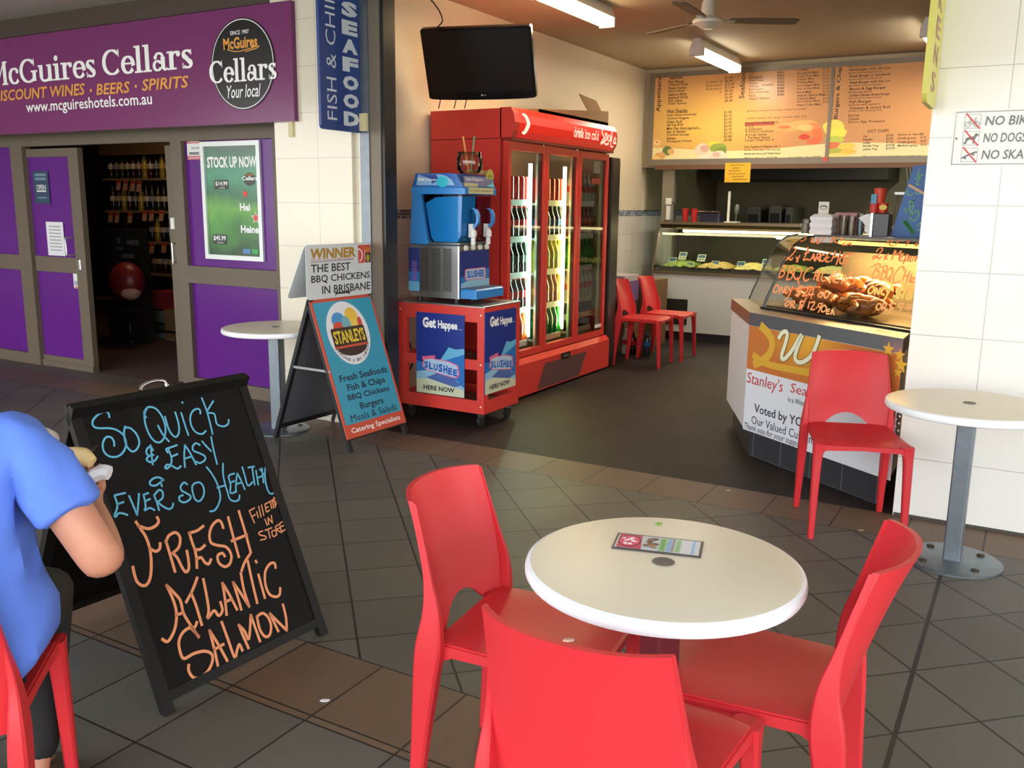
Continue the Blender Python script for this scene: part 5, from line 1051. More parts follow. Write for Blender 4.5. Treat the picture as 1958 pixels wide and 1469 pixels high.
def blob(cx, cz, rx, rz): return g.m('SQRT', g.m('ADD', g.m('POWER', g.m('DIVIDE', g.m('SUBTRACT', g.x, cx), rx), 2), g.m('POWER', g.m('DIVIDE', g.m('SUBTRACT', g.z, cz), rz), 2)))
c1 = U(1335, 245)
cc = g.mix(g.m('MINIMUM', blob(c1[0], c1[1], 1.1, .55), 1), lin((228, 184, 88)), lin((198, 140, 86)))
cc = g.mix(g.m('MULTIPLY', g.m('SUBTRACT', 1, g.m('MINIMUM', blob(U(1760, 240)[0], U(1760, 240)[1], .9, .5), 1)), .6), cc, lin((222, 160, 92)))
zc = U(1400, 283)[1]; wav = g.m('MULTIPLY', g.m('SINE', g.m('MULTIPLY', g.x, 2.6)), .03)
cc = g.mix(g.m('LESS_THAN', g.z, g.m('ADD', wav, zc)), cc, lin((226, 212, 156))); g.color(cc); g.nt.links.new(cc, g.b.inputs['Emission Color'])
mp_ = MB(m).box(mx0+.06, split-.02, YM+.01, YM+.02, mz0+f, mz1-.05).box(split+.015, mx1-.06, YM+.01, YM+.02, mz0+f, mz1-.05).build('print', mb_, split=False)
FT = FrY(YM+.0095); U = FT.uv; ink = mat('menu ink', (70, 44, 22), .5); ink2 = mat('menu ink light', (120, 78, 40), .5)
b = MB(mat('menu heading', (40, 24, 16), .5))
def vtext(s, a, c):
    (x0, z0), (x1, z1) = U(*a), U(*c); b.text(FT, s, x0, z0, x1, z1, .0008, rot=True, bold=.012)
vtext('Appetisers', (1254, 214), (1267, 148)); vtext('Seafood', (1413, 189), (1426, 136)); vtext('Burgers & Chips', (1594, 228), (1612, 121)); b.build('heading', mp_)
def col_text(lines, x, xr, ya, yb, m_, slope, h0, price=None, prx=None, target=None, bold=.016):
    mbx = MB(m_); n = len(lines)
    for i, s in enumerate(lines):
        y = ya+(yb-ya)*i/max(n-1, 1); h = h0*1.18; wpx = (xr-x)*1.12*min(1, len(s)/20)
        (x0, z0), (x1, z1) = U(x, y+h/2), U(x+wpx, y-h/2+slope*wpx); z1 = z0+abs(U(x, y-h/2)[1]-U(x, y+h/2)[1])
        if s: mbx.text(FT, s, x0, z0, x1, z1, .0008, bold=bold)
    return mbx
def put(mbx): mbx.build('lettering', mp_)
put(col_text(['Seafood'], 1280, 1345, 148, 148, ink, -.05, 7, bold=.02)); put(col_text(['Hot Snacks'], 1276, 1345, 213, 213, ink, -.05, 7, bold=.02))
put(col_text(['Fish Pieces', 'Calamari Rings', 'Prawn Cutlets', 'Sea Scallops', 'Seafood Bites', 'Seafood Sticks', 'Fish Cakes', 'Fresh Oysters'], 1278, 1326, 157, 199, ink, -.05, 4.4))
put(col_text(['Potato Scallops (homemade)', 'Chicken Nuggets', 'Chiko Roll', 'Spring Roll', 'Mini Dim Sims', 'Sav in Batter', 'Crumbed Sausage', 'Kabana', 'Pineapple Fritter'], 1275, 1326, 221, 271, ink, -.05, 4.4))
put(col_text(['$1.60', '$6.00', '$12.00', '$12.00', '$9.60', '$1.60', '$2.00', '$5.40'], 1386, 1440, 149, 193, ink, -.03, 4.6)); put(col_text(['$1.40', '$2.70', '$2.00', '$2.00', '$2.00', '$2.70', '$2.70', '$2.80', '$2.80'], 1384, 1440, 215, 268, ink, -.03, 4.6))
put(col_text(['(3) $0.60', '$2.00 each', '$2.00 each'], 1350, 1395, 158, 171, ink2, -.03, 4)); put(col_text(['(10)', '(6)', '(6)', '(6)'], 1376, 1400, 156, 176, ink2, -.03, 4)); put(col_text(['Large $1.30', 'Large Dim Sim'], 1313, 1350, 245, 247, ink2, 0, 3.6))
put(col_text(['Flake', 'Cod', 'Barramundi', 'Coral Trout', 'Snapper', 'Whiting', 'Red Snapper', 'Fish of the Day', 'Perch', 'Atlantic Salmon'], 1432, 1478, 137, 189, ink2, -.05, 4)); put(col_text(['(Crumbed)'], 1456, 1500, 163, 163, ink2, -.04, 4))
for x in (1486, 1493): put(col_text(['$8.50', '$8.00', '$9.50', '$9.50', '$9.50', '$8.00', '$8.00', '$8.50'], x, x+24, 139, 181, ink, -.03, 4.2))
put(col_text(['Fish Meals', 'Cod Meal', 'Barramundi Meal', 'Coral Trout Meal', 'Snapper Meal', 'Whiting Meal', 'Red Snapper Meal', 'Fish of Day Meal', 'Perch Meal', 'Atlantic Salmon Meal', 'Calamari Meal', 'Sea Scallop Meal', 'Prawn Cutlet Meal'], 1524, 1572, 128, 201, ink2, -.05, 4))
put(col_text(['$12.90', '$13.50', '$13.50', '$14.50', '$12.50', '$12.50', '$12.90', '$12.50', '$13.90', '$12.50', '$14.50'], 1573, 1610, 132, 195, ink2, -.04, 4))
put(col_text(['all fish is cooked in crumbs, batter or grilled', 'add salad to any meal $2.50'], 1428, 1530, 213, 227, ink2, -.05, 3.4)); 
b = MB(mat('menu red', (176, 70, 46), .5)); (x0, z0), (x1, z1) = U(1424, 241), U(1481, 232); b.rect(FT, x0, z0, x1, z1, .0004); b.build('highlight', mp_)
put(col_text(['Family Fish Meal Pack', '4 Cod', '6 Calamari', '4 Potato Scallops', '4 Crab Sticks', '1 Tartare Sauce', 'Large Chips for 4'], 1425, 1482, 236, 269, ink, -.05, 4)); put(col_text(['Hot Seafood Platter for 1', 'Fish Piece, 2 Calamari Rings, 1 Prawn Cutlet, Chips', 'Served with Lemon and Tartare Sauce'], 1423, 1485, 281, 294, ink, -.05, 3.6)); put(col_text(['Platter for 2   $27.90', ''], 1424, 1480, 303, 306, ink, -.04, 4.2)); put(col_text(['For 3  $39.00'], 1508, 1545, 302, 302, ink, -.04, 4.2)); put(col_text(['For 4  $50.90'], 1541, 1580, 301, 301, ink, -.04, 4.2))
put(col_text(['Hamburger', 'Hamburger with the Lot', 'Steak Burger or Sandwich', 'Steak Burger with the Lot', 'Bacon & Egg Burger', 'Grilled Chicken Breast Burger', 'Fish Burger', 'Chicken & Gravy Roll'], 1624, 1694, 122, 208, ink, -.06, 5.4, bold=.014))
put(col_text(['lettuce, tomato, beetroot, onion and sauce', 'egg, bacon, cheese, pineapple, lettuce', 'onion, lettuce and sauce', 'egg, bacon, cheese, pineapple', 'barbecue sauce', 'lettuce and mayonnaise', 'lettuce and tartare', 'fresh roll with gravy'], 1622, 1680, 128, 213, ink2, -.06, 3))
put(col_text(['Extras', 'Cheese', 'Bacon, Egg, Pineapple'], 1622, 1685, 221, 234, ink2, -.05, 4.2)); put(col_text(['HOT CHIPS'], 1659, 1740, 251, 251, ink2, -.05, 5.4))
put(col_text(['Cup', 'Regular', 'Large', 'Family Tray', 'Jumbo Tray'], 1650, 1700, 261, 286, ink, -.05, 4.4)); put(col_text(['$3.60', '$5.00', '$7.50', '$10.00', '$15.50'], 1694, 1745, 259, 284, ink, -.05, 4.4)); put(col_text(['Gravy or Sauce', 'Small gravy', 'Large gravy', 'Medium gravy'], 1716, 1775, 258, 279, ink, -.05, 4.4)); put(col_text(['90c', '$1.50', '$4.00', '$2.00'], 1760, 1800, 256, 277, ink, -.05, 4.4)); put(col_text(['We cook in cholesterol free vegetable oil'], 1649, 1748, 300, 300, ink, -.02, 4.2))
# food pictures printed on the board
def food(lst):
    b = MB(ink)
    for i, (px, py, rx, ry, col) in enumerate(lst):
        (cx, cz) = U(px, py); b.use(mat('food%s' % (col,), col, .4, emit=.3)); n = 18; rr = random.Random(i)
        b.poly(FT, [(cx+rx*.0059*math.cos(2*PI*k/n)*rr.uniform(.86, 1.1), cz+ry*.0059*math.sin(2*PI*k/n)*rr.uniform(.86, 1.1)) for k in range(n)], .001+i*.00002)
    b.build('food_picture', mp_)
food([(1256, 274, 11, 9, (206, 160, 90)), (1256, 273, 7, 5, (226, 190, 120)), (1256, 272, 3, 2, (170, 120, 60)), (1276, 288, 10, 9, (92, 110, 60)), (1283, 290, 7, 6, (206, 160, 96)), (1262, 298, 12, 7, (200, 150, 84)), (1254, 303, 9, 5, (222, 180, 110))])
food([(1343, 288, 15, 14, (214, 186, 160)), (1348, 284, 9, 7, (190, 150, 130)), (1365, 276, 12, 6, (224, 190, 60)), (1374, 283, 17, 9, (132, 146, 60)), (1380, 288, 10, 7, (110, 130, 50)), (1352, 301, 18, 7, (230, 200, 176)), (1374, 298, 17, 9, (226, 196, 170)), (1370, 296, 8, 5, (200, 160, 140))])
food([(1510, 243, 26, 8, (230, 150, 80)), (1535, 239, 26, 9, (236, 160, 90)), (1552, 247, 16, 12, (232, 130, 70)), (1540, 244, 14, 6, (240, 180, 110)), (1563, 259, 9, 14, (224, 110, 60)), (1555, 270, 12, 6, (214, 100, 60)), (1538, 262, 10, 5, (196, 60, 40)), (1500, 243, 12, 3, (200, 110, 60))])
food([(1594, 243, 18, 13, (236, 206, 90)), (1600, 255, 18, 10, (240, 214, 80)), (1596, 267, 16, 7, (180, 190, 70)), (1594, 279, 15, 7, (206, 110, 70)), (1600, 290, 18, 7, (170, 170, 70)), (1618, 280, 16, 6, (232, 190, 80)), (1622, 290, 14, 5, (226, 180, 70)), (1600, 299, 22, 6, (228, 200, 110))])
# paper notes hung below
FY_ = FrY(YM-.012); (x0, z0), (x1, z1) = FY_.uv(1385, 349), FY_.uv(1436, 311)
o = MB(mat('yellow card', (226, 178, 44), .5)).fbox(FY_, x0, x1, z0, z1, 0, .002); o.use(mat('card ink', (120, 84, 30), .5))
for i, (a, c) in enumerate(((.2, .75), (.3, .55), (.15, .6), (.15, .8), (.3, .75), (.35, .9))): o.stroke(FY_, [(x0+(x1-x0)*(a+(c-a)*t), z1-(z1-z0)*(.12+.145*i+.02*math.sin(t*25))) for t in np.linspace(0, 1, 18)], .006, .003)
tag(o.build('yellow_note', loc=((x0+x1)/2, YM-.012, z0)), 'yellow handwritten card hanging from the bottom of the menu board', 'note')
o = MB(mat('red tag', (206, 96, 84), .5)).box(split-.04, split+.015, YM-.006, YM, mz0+.02, mz0+.065); tag(o.build('red_tag', loc=(split, YM, mz0)), 'tiny red tag stuck at the bottom joint of the menu board', 'tag')
# ================================================================== cold display at the back
yd = 9.86; U = FrY(yd).uv
dx0, dx1 = U(1246, 520)[0], -1.15; dzb = U(1300, 520)[1]; dzt = 1.335
dp = thing('cold_display', 'white refrigerated display with a curved glass front at the back wall under the menu', 'display case', ((dx0+dx1)/2, 10.1, 0))
b = MB(mat('display white', (214, 220, 220), .4)).box(dx0+.02, dx1, yd, 10.75, .10, dzb-.03); b.build('base', dp)
MB(mat('display kick', (44, 42, 42), .5)).box(dx0+.04, dx1, yd+.05, 10.7, 0, .10).build('kick_plate', dp)
b = MB(mat('display trim', (120, 108, 86), .35, .4)).box(dx0, dx1, yd-.015, 10.75, dzb-.03, dzb).box(dx0-.01, dx1, 10.05, 10.75, dzt-.03, dzt)
b.build('trim', dp)
b = MB(mat('display well', (64, 62, 54), .5)).box(dx0+.01, dx1, yd+.03, 10.7, dzb, dzb+.02).box(dx0+.01, dx1, 10.68, 10.72, dzb, dzt-.03); b.build('well', dp)
pr = [(yd+.0, dzb), (yd+.08, dzb+.22), (yd+.14, dzb+.38), (yd+.19, dzt-.08), (yd+.26, dzt-.02), (yd+.34, dzt)]
vs = [(x, y, z) for x in (dx0+.01, dx1) for y, z in pr]; n = len(pr)
MB(glass('display glass', (236, 244, 236))).add(vs, [(i, i+1, n+i+1, n+i) for i in range(n-1)], True).build('glass', dp)
ep = [(y, z) for y, z in pr]+[(10.72, dzt), (10.72, dzb)]
MB(glass('end glass', (190, 196, 186))).add([(dx0+.005, y, z) for y, z in ep], [tuple(range(len(ep)))]).build('end_panel', dp)
b = MB(mat('edge bronze', (96, 84, 64), .4, .4)); b.tube([(dx0+.005, y, z) for y, z in pr], .014, 8); b.build('edge_strip', dp)
MB(mat('display tube', (255, 246, 214), .3, emit=8, ecol=(255, 236, 170))).tube([(U(1297, 447)[0], 10.02, 1.235), (dx1, 10.02, 1.235)], .014, 8).use(mat('tube tray', (150, 136, 96), .5)).box(U(1285, 447)[0], dx1, 9.99, 10.06, 1.255, 1.27).build('tube_light', dp)
l = bpy.data.lights.new('display glow', 'AREA'); l.shape = 'RECTANGLE'; l.size = 2.6; l.size_y = .05; l.energy = 9; l.color = lin((255, 240, 190)); lo = bpy.data.objects.new('display_glow', l); COL.objects.link(lo); lo.parent = dp; lo.location = Vector((-2.5, 10.02, 1.21))-Vector(dp.location)
FG = FrY(yd-.003); (x0, z0), (x1, z1) = FG.uv(1266, 598), FG.uv(1315, 573); z0 = FG.uv(1290, 620)[1]
b = MB(M_black).fbox(FG, x0, x1, z0, z1, 0, .003)
for i in range(14): zz = z0+(z1-z0)*(i+.5)/14; b.use(mat('grille bar', (58, 56, 52), .5)).fbox(FG, x0+.01, x1-.01, zz-.006, zz+.004, .003, .008)
b.use(mat('grille lint', (150, 150, 146), .9)).prism(FG, [(x0+.01, z0+(z1-z0)*.45), (x0+.06, z0+(z1-z0)*.52), (x0+.12, z0+(z1-z0)*.50), (x1-.05, z0+(z1-z0)*.46), (x1-.1, z0+(z1-z0)*.42), (x0+.02, z0+(z1-z0)*.42)], .008, .012); b.build('vent_grille', dp)
# salad trays and price cards in the display
sal = [((120, 140, 60), 'chopped green salad'), ((176, 150, 90), 'creamy coleslaw salad'), ((190, 176, 110), 'potato salad'), ((150, 160, 80), 'pasta salad with green'), ((206, 196, 140), 'pale egg salad'), ((120, 130, 60), 'leafy green salad')]
order = ('first', 'second', 'third', 'fourth', 'fifth', 'sixth')
for i, (col, nm) in enumerate(sal):
    xa = dx0+.06+i*.42; t = thing('salad_tray', 'tray of %s, %s from the left in the cold display' % (nm, order[i]), 'food tray', (xa+.2, yd+.3, dzb+.02), 'salad trays in the cold display')
    MB(mat('tray dark', (50, 48, 44), .4)).box(xa, xa+.40, yd+.06, yd+.56, dzb+.02, dzb+.05).build('tray', t)
    rr = random.Random(i); G = [[(xa+.02+.36*a/11, yd+.08+.46*c/9, dzb+.05+.06*math.sin(PI*a/11)**.5*math.sin(PI*c/9)**.5+rr.uniform(-.012, .014)) for c in range(10)] for a in range(12)]
    o = MB(mat('salad%d' % i, col, .6, noise=.3, nscale=30)).add([p for r in G for p in r], [(a*10+c, a*10+c+10, a*10+c+11, a*10+c+1) for a in range(11) for c in range(9)]).build('salad', t); o['kind'] = 'stuff'
for i, (px, py, wpx, hpx) in enumerate(((1284, 499, 15, 14), (1304, 489, 15, 14), (1317, 507, 16, 10), (1340, 493, 16, 13), (1366, 505, 15, 12), (1415, 507, 16, 14), (1464, 503, 18, 15))):
    yy = yd+.16+(.06 if py < 495 else 0); F = FrY(yy); (x0, z0), (x1, z1) = F.uv(px-wpx/2, py+hpx/2), F.uv(px+wpx/2, py-hpx/2)
    Ft = Fr((x0, yy, z0), (1, 0, .0), (.15, .25, 1)); w, h = x1-x0, z1-z0
    o = MB(mat('price card', (206, 214, 200), .5)).fbox(Ft, 0, w, 0, h, -.002, 0); o.use(mat('price blue', (60, 96, 130), .5)).rect(Ft, w*.08, h*.5, w*.92, h*.92, .0008).use(M_ink).text(Ft, ('$9.90', '$1.20', '$7.00', '$4.95', '$8.50', '$9.90', '$6.00')[i], w*.15, h*.08, w*.9, h*.42, .001, bold=.02)
    o.use(M_steel).tube([Ft.p(w/2, 0, -.002), Ft.p(w/2, -.05, .0)], .003, 6)
    tag(o.build('price_card', loc=(x0, yy, z0)), 'small blue and white price card, %s from the left in the cold display' % (order+('seventh',))[i], 'price card', 'price cards in the cold display')
# things standing on the cold display
def cup(px, y, r, h, col, label, name='paper_cup', z=dzt, cat='cup', rim=None):
    p = at_y(px, 420, y); t = MB(mat(name+str(col), col, .4)).lathe((p[0], y, z), [(r*.72, 0), (r, h), (r*1.05, h), (r*1.05, h-.008), (r*.9, h-.006), (r*.65, .01), (0, .01)], 20); return tag(t.build(name, loc=(p[0], y, z)), label, cat)
cup(1310, 10.2, .04, .15, (190, 36, 34), 'left of two tall red cups on the cold display'); cup(1327, 10.2, .04, .15, (190, 36, 34), 'right of two tall red cups on the cold display, beside the chrome rail')
U2 = FrY(10.2).uv; a, c = U2(1328, 417), U2(1375, 405)
tag(MB(M_chrome).tube([(a[0], 10.2, dzt), (a[0]+.01, 10.2, c[1]), (c[0], 10.2, c[1]), (c[0], 10.2, dzt)], .007, 8, smooth_path=False).build('chrome_rail', loc=(a[0], 10.2, dzt)), 'low chrome guard rail standing on the cold display', 'rail')
tag(MB(mat('tub navy', (40, 40, 66), .4)).bbox(U2(1336, 420)[0], U2(1372, 420)[0], 10.24, 10.4, dzt, dzt+.09).build('storage_tub', loc=(U2(1350, 420)[0], 10.3, dzt)), 'dark navy tub behind the chrome rail on the cold display', 'tub')
hl = thing('holder_stand', 'white L shaped stand upright on the cold display', 'stand', (U2(1393, 424)[0], 10.2, dzt)); zz = U2(1396, 366)[1]
xq = U2(1393, 400)[0]; MB(M_white).box(xq-.01, xq+.015, 10.19, 10.21, dzt, zz).build('upright', hl); MB(M_white).box(xq-.02, xq+.12, 10.12, 10.28, dzt, dzt+.012).build('foot', hl)
tag(MB(mat('ladle grey', (120, 124, 118), .35, .5)).ball((U2(1407, 400)[0], 10.24, dzt+.15), (.03, .025, .06)).tube([(U2(1405, 420)[0], 10.24, dzt), (U2(1406, 410)[0], 10.24, dzt+.1)], .006, 8).build('scoop', loc=(U2(1406, 420)[0], 10.24, dzt)), 'grey scoop standing upright beside the white stand', 'scoop')
# ================================================================== the dim kitchen behind
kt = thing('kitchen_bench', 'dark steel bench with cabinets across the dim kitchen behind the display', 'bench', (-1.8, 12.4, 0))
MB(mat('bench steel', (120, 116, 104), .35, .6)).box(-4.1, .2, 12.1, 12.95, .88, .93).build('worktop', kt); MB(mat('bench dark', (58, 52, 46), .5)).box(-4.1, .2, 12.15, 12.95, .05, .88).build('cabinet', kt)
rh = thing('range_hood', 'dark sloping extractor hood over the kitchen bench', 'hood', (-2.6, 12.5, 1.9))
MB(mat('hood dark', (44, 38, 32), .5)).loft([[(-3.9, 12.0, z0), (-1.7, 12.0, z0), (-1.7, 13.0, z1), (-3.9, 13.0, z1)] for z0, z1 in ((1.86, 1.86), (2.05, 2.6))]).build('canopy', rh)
U3 = FrY(12.05).uv
for i, (xa, xb, ya, yb, lab) in enumerate(((1465, 1491, 425, 393, 'grey metal fryer box at the left of the kitchen bench'), (1423, 1450, 420, 395, 'pale grey appliance beside the fryer box on the kitchen bench'), (1497, 1512, 420, 396, 'narrow grey metal box right of the fryer on the kitchen bench'))):
    (x0, z0), (x1, z1) = U3(xa, ya), U3(xb, yb); t = thing('kitchen_appliance', lab, 'appliance', ((x0+x1)/2, 12.4, .93)); MB(mat('appliance grey', (112, 108, 98), .45, .3)).bbox(x0, x1, 12.15, 12.7, .93, z1).build('body', t); MB(M_black).box(x0+.02, x1-.02, 12.145, 12.15, .97, z1-.1).build('door', t)
kv = thing('shelf_rack', 'steel rack frame at the right of the dim kitchen', 'rack', (-.9, 12.0, 0)); (x0, z0), (x1, z1) = U3(1711, 440), U3(1760, 368)
b = MB(M_steel)
for x in (x0, x1): b.tube([(x, 12.0, 0), (x, 12.0, z1)], .012, 8)
b.box(x0-.02, x1+.02, 11.9, 12.3, z1-.03, z1).box(x0-.02, x1+.02, 11.9, 12.3, 1.2, 1.22); b.build('frame', kv)
for i in range(4):
    (x0, z0) = U3(1722+i*7, 362); o = MB(M_steel).tube([(x0, 12.3, z0+.30), (x0+.06, 12.3, z0)], .008, 8).ball((x0+.06, 12.3, z0-.02), (.03, .015, .04)); tag(o.build('hanging_utensil', loc=(x0, 12.3, z0)), '%s from the left of four steel utensils hanging in the kitchen' % order[i], 'utensil', 'hanging kitchen utensils')
tag(MB(mat('utensil rail', (90, 86, 76), .4, .5)).tube([(U3(1715, 340)[0], 12.31, U3(1715, 312)[1]), (U3(1760, 340)[0], 12.31, U3(1715, 312)[1])], .01, 8).build('utensil_rail', loc=(U3(1730, 340)[0], 12.31, U3(1715, 312)[1])), 'thin rail carrying the steel utensils in the kitchen', 'rail')
# electrical box and conduit at the back corner
eb = thing('switch_box', 'white electrical boxes and conduit on the corner post left of the display', 'switch', (-3.9, 10.18, 1.4)); U4 = FrY(10.16).uv
(x0, z0), (x1, z1) = U4(1273, 391), U4(1283, 379); b = MB(M_white).bbox(x0, x1, 10.14, 10.2, z0, z1); (x0, z0), (x1, z1) = U4(1273, 420), U4(1281, 393); b.bbox(x0, x1, 10.15, 10.2, z0, z1); b.build('cover', eb)
MB(M_black).tube([(U4(1286, 386)[0], 10.13, U4(1286, 386)[1]), (U4(1292, 392)[0], 10.12, U4(1292, 392)[1]), (U4(1293, 408)[0], 10.12, U4(1293, 408)[1]), (U4(1292, 422)[0], 10.14, U4(1292, 422)[1])], .006, 8, smooth_path=True).build('cable', eb)
# stock beside the back chairs
qx, qz = at_y(1193, 560, 8.7)[0], at_y(1180, 528, 8.7)[2]
st = thing('drink_carton', 'purple and white drinks carton on the stock pile past the fridge', 'carton', (-3.9, 8.9, qz-.27)); MB(mat('carton purple', (116, 84, 140), .6)).box(-4.1, qx, 8.7, 9.1, qz-.27, qz-.06).use(mat('carton white', (190, 180, 186), .6)).box(-4.1, qx, 8.7, 9.1, qz-.06, qz).build('box', st)
st = thing('crate', 'dark plastic crate under the purple drinks carton', 'crate', (-3.9, 8.9, .30)); MB(mat('crate dark', (50, 44, 48), .5)).box(-4.1, qx, 8.7, 9.1, .30, qz-.27).build('box', st)
st = thing('cardboard_carton', 'brown cardboard carton behind the further red chair at the back', 'box', (-3.75, 9.4, 0)); MB(mat('carton brown', (112, 82, 52), .8)).box(-4.0, -3.55, 9.2, 9.6, 0, .72).use(mat('carton tape', (150, 120, 80), .5)).box(-3.8, -3.74, 9.199, 9.2, 0, .72).build('box', st)
st = thing('cardboard_carton', 'brown cardboard carton on the floor under the pile beside the back chairs', 'box', (-3.9, 8.9, 0)); MB(mat('carton brown', (0, 0, 0))).box(-4.1, qx+.02, 8.7, 9.12, 0, .30).build('box', st)
for i in range(4):
    dup(PB[('pale', 'cola', 'plum', 'blue')[i]], (-3.62+.08*i, 8.62, 0), 0, '%s bottle from the left, standing on the floor behind the back chairs' % order[i], 'bottles standing on the floor')
# ================================================================== angled counter with the hot chicken case
dq = np.array([.814, -.581, 0]); dq /= np.linalg.norm(dq); nq = np.array([dq[1], -dq[0], 0]); kq = float(nq@at_z(1435, 880, 0))-.02; zc_ = .885
Aq = at_n(1434, 600, nq, kq)[:2]; Cq = Aq+dq[:2]*((-.53-Aq[0])/dq[0]); Bq = Aq+np.array([-.406, .914])*.86
inn = -nq[:2]; Dq = Cq+inn*.62; Dq = np.array([-.2, 5.55]); Eq = np.array([-1.05, 6.25])
poly = [Aq, Cq, np.array([-.53, 5.75]), Eq, Bq]
cn = thing('counter', 'angled shop counter with a steel top and an orange and white award poster', 'counter', (-1.0, 5.5, 0))
def offset(P, s):      # inset a polygon
    out = []; n = len(P)
    for i in range(n):
        a, b_, c = P[i-1], P[i], P[(i+1) % n]; e1 = (b_-a)/np.linalg.norm(b_-a); e2 = (c-b_)/np.linalg.norm(c-b_); n1 = np.array([-e1[1], e1[0]]); n2 = np.array([-e2[1], e2[0]])
        out.append(b_+(n1+n2)*s/(1+n1@n2))
    return out
FZ = Fr((0, 0, 0), (1, 0, 0), (0, 1, 0))
ktile = walltile_mat('kick tile', (62, 62, 66), .2, .2, 0, .2, (110, 110, 112))
MB(ktile).prism(FZ, offset(poly, .05), 0, .2).build('kick_plate', cn)
MB(mat('counter white', (226, 224, 226), .4)).prism(FZ, offset(poly, .006), .17, zc_-.07).build('body', cn)
MB(M_steel).prism(FZ, poly, zc_-.075, zc_).build('worktop', cn)
Fc = Fr((Aq[0]-nq[0]*0, Aq[1], 0), dq, (0, 0, 1)); Fc.o = Fc.o+Fc.n*(-.004); 
wL = np.linalg.norm(Cq-Aq); zo = Fc.uv(1427, 704)[1]; zb_ = Fc.uv(1418, 819)[1]; zt_2 = zc_-.078
m = mat('award orange', (214, 140, 56), .3); g = NG(m); gl = Fc.p(*Fc.uv(1545, 660)); cc = g.mix(g.m('MINIMUM', g.m('SQRT', g.m('ADD', g.m('POWER', g.m('DIVIDE', g.m('SUBTRACT', g.x, float(gl[0])), .26), 2), g.m('POWER', g.m('DIVIDE', g.m('SUBTRACT', g.z, float(gl[2])), .2), 2))), 1), lin((236, 176, 56)), lin((206, 122, 58))); g.color(cc)
b = MB(mat('award white', (230, 234, 240), .35)).fbox(Fc, 0, wL-.0, zb_, zo, 0, .003).use(m).fbox(Fc, 0, wL, zo, zt_2, 0, .003); cp2 = b.build('poster', cn)
b = MB(mat('award gold', (226, 176, 62), .3))
b.strokepx(Fc, [(1458, 625), (1472, 640), (1478, 660), (1470, 680), (1456, 691), (1445, 696)], .05, .0045); b.strokepx(Fc, [(1443, 680), (1455, 689), (1470, 697), (1510, 706), (1545, 712)], .04, .0046)
st_ = [(i, (r if i % 2 == 0 else r*.42)) for i in range(10) for r in (1,)]
for px, py, r in ((1700, 668, .04), (1722, 679, .035), (1724, 698, .045), (1718, 712, .03)):
    u_, v_ = Fc.uv(px, py); b.poly(Fc, [(u_+(r if i % 2 == 0 else r*.42)*math.sin(i*PI/5), v_+(r if i % 2 == 0 else r*.42)*math.cos(i*PI/5)) for i in range(10)], .0045)
b.build('poster_print', cp2)
for col, w_, dz in (((120, 90, 50), .034, .005), ((240, 240, 206), .026, .0058)):
    b = MB(mat('award w %d' % col[0], col, .3)); k = dict(o=(1378, 600), k=3.376, z=dz)
    b.strokepx(Fc, [(382, 155), (400, 125), (425, 115), (435, 135), (420, 200), (400, 260), (400, 290), (425, 285), (470, 230), (510, 160), (525, 140)], w_, **k); b.strokepx(Fc, [(530, 145), (500, 220), (485, 280), (500, 310), (540, 310), (590, 270), (620, 210), (640, 150)], w_, **k); b.build('poster_lettering', cp2)
b = MB(mat('award red', (206, 60, 66), .4)); hl_ = lambda s, a, c, **k: b.textpx(Fc, s, a, c, .0045, **k)
b.textpx(Fc, "Stanley's Seafood & BBQ K", (1429, 737), (1729, 800), .0045, bold=-.004, shear=.15) if False else None
u0, v0 = Fc.uv(1429, 727); h_ = .085
b.text(Fc, "Stanley's", u0, v0-.035, u0+.32, v0+.055, .0045, shear=.12); u1_, v1_ = Fc.uv(1512, 748); b.text(Fc, "Seafood & BBQ K", u1_, v0-.01, wL-.02, v0+.055, .0045, shear=.12)
b.build('poster_lettering', cp2)
b = MB(mat('award ink', (64, 66, 72), .4)); u0, v0 = Fc.uv(1443, 782); b.text(Fc, 'Voted by YOU', u0, v0-.035, u0+.47, v0+.035, .0045, bold=.012); u0, v0 = Fc.uv(1438, 801); b.text(Fc, 'Our Valued Customers', u0, v0-.028, u0+.62, v0+.022, .0045); u0, v0 = Fc.uv(1424, 816); b.text(Fc, 'Thank you for your support', u0, v0-.02, u0+.52, v0+.03, .0045, shear=.3); u0, v0 = Fc.uv(1508, 763); b.text(Fc, 'is a Winner', u0, v0-.015, u0+.17, v0+.015, .0045); b.build('poster_lettering', cp2)
u0, v0 = Fc.uv(1714, 812); b = MB(mat('award red', (0, 0, 0))).rect(Fc, u0-.02, v0-.1, wL-.006, v0+.1, .0045); b.use(M_white2)
for i in range(10): b.ell(Fc, u0+.0+(i % 2)*.02, v0-.08+i*.018, .006, .006, .005, 8)
b.build('poster_print', cp2)
# hot case: curved glass running round the corner of the counter
def q2(s, sl):      # corner points of the glass at inset s from the two counter fronts
    dl = np.array([-.406, .914]); nl = np.array([.914, .406]); a0 = Aq+inn*s; b0 = Aq+nl*sl
    Mx = np.array([dq[:2], -dl]).T; t = np.linalg.solve(Mx, b0-a0); cor = a0+dq[:2]*t[0]
    tR = (-.5-cor[0])/dq[0]; return cor, cor+dq[:2]*min(tR, 1.15), cor+dl*(.66-s*.35)
prof = [(.225, zc_), (.245, zc_+.06), (.285, zc_+.16), (.33, zc_+.27), (.365, zc_+.34), (.40, zc_+.395), (.45, zc_+.43), (.52, zc_+.447)]
hc = thing('hot_food_case', 'curved glass hot case of roast chickens with orange handwriting on the counter', 'display case', (Aq[0]+.5, Aq[1]+.4, zc_))
GL = glass('case glass', (214, 216, 206), 1.45, .035)
P3 = [[np.array([*q, z]) for q in q2(s, s-.11)] for s, z in prof]; n = len(prof)
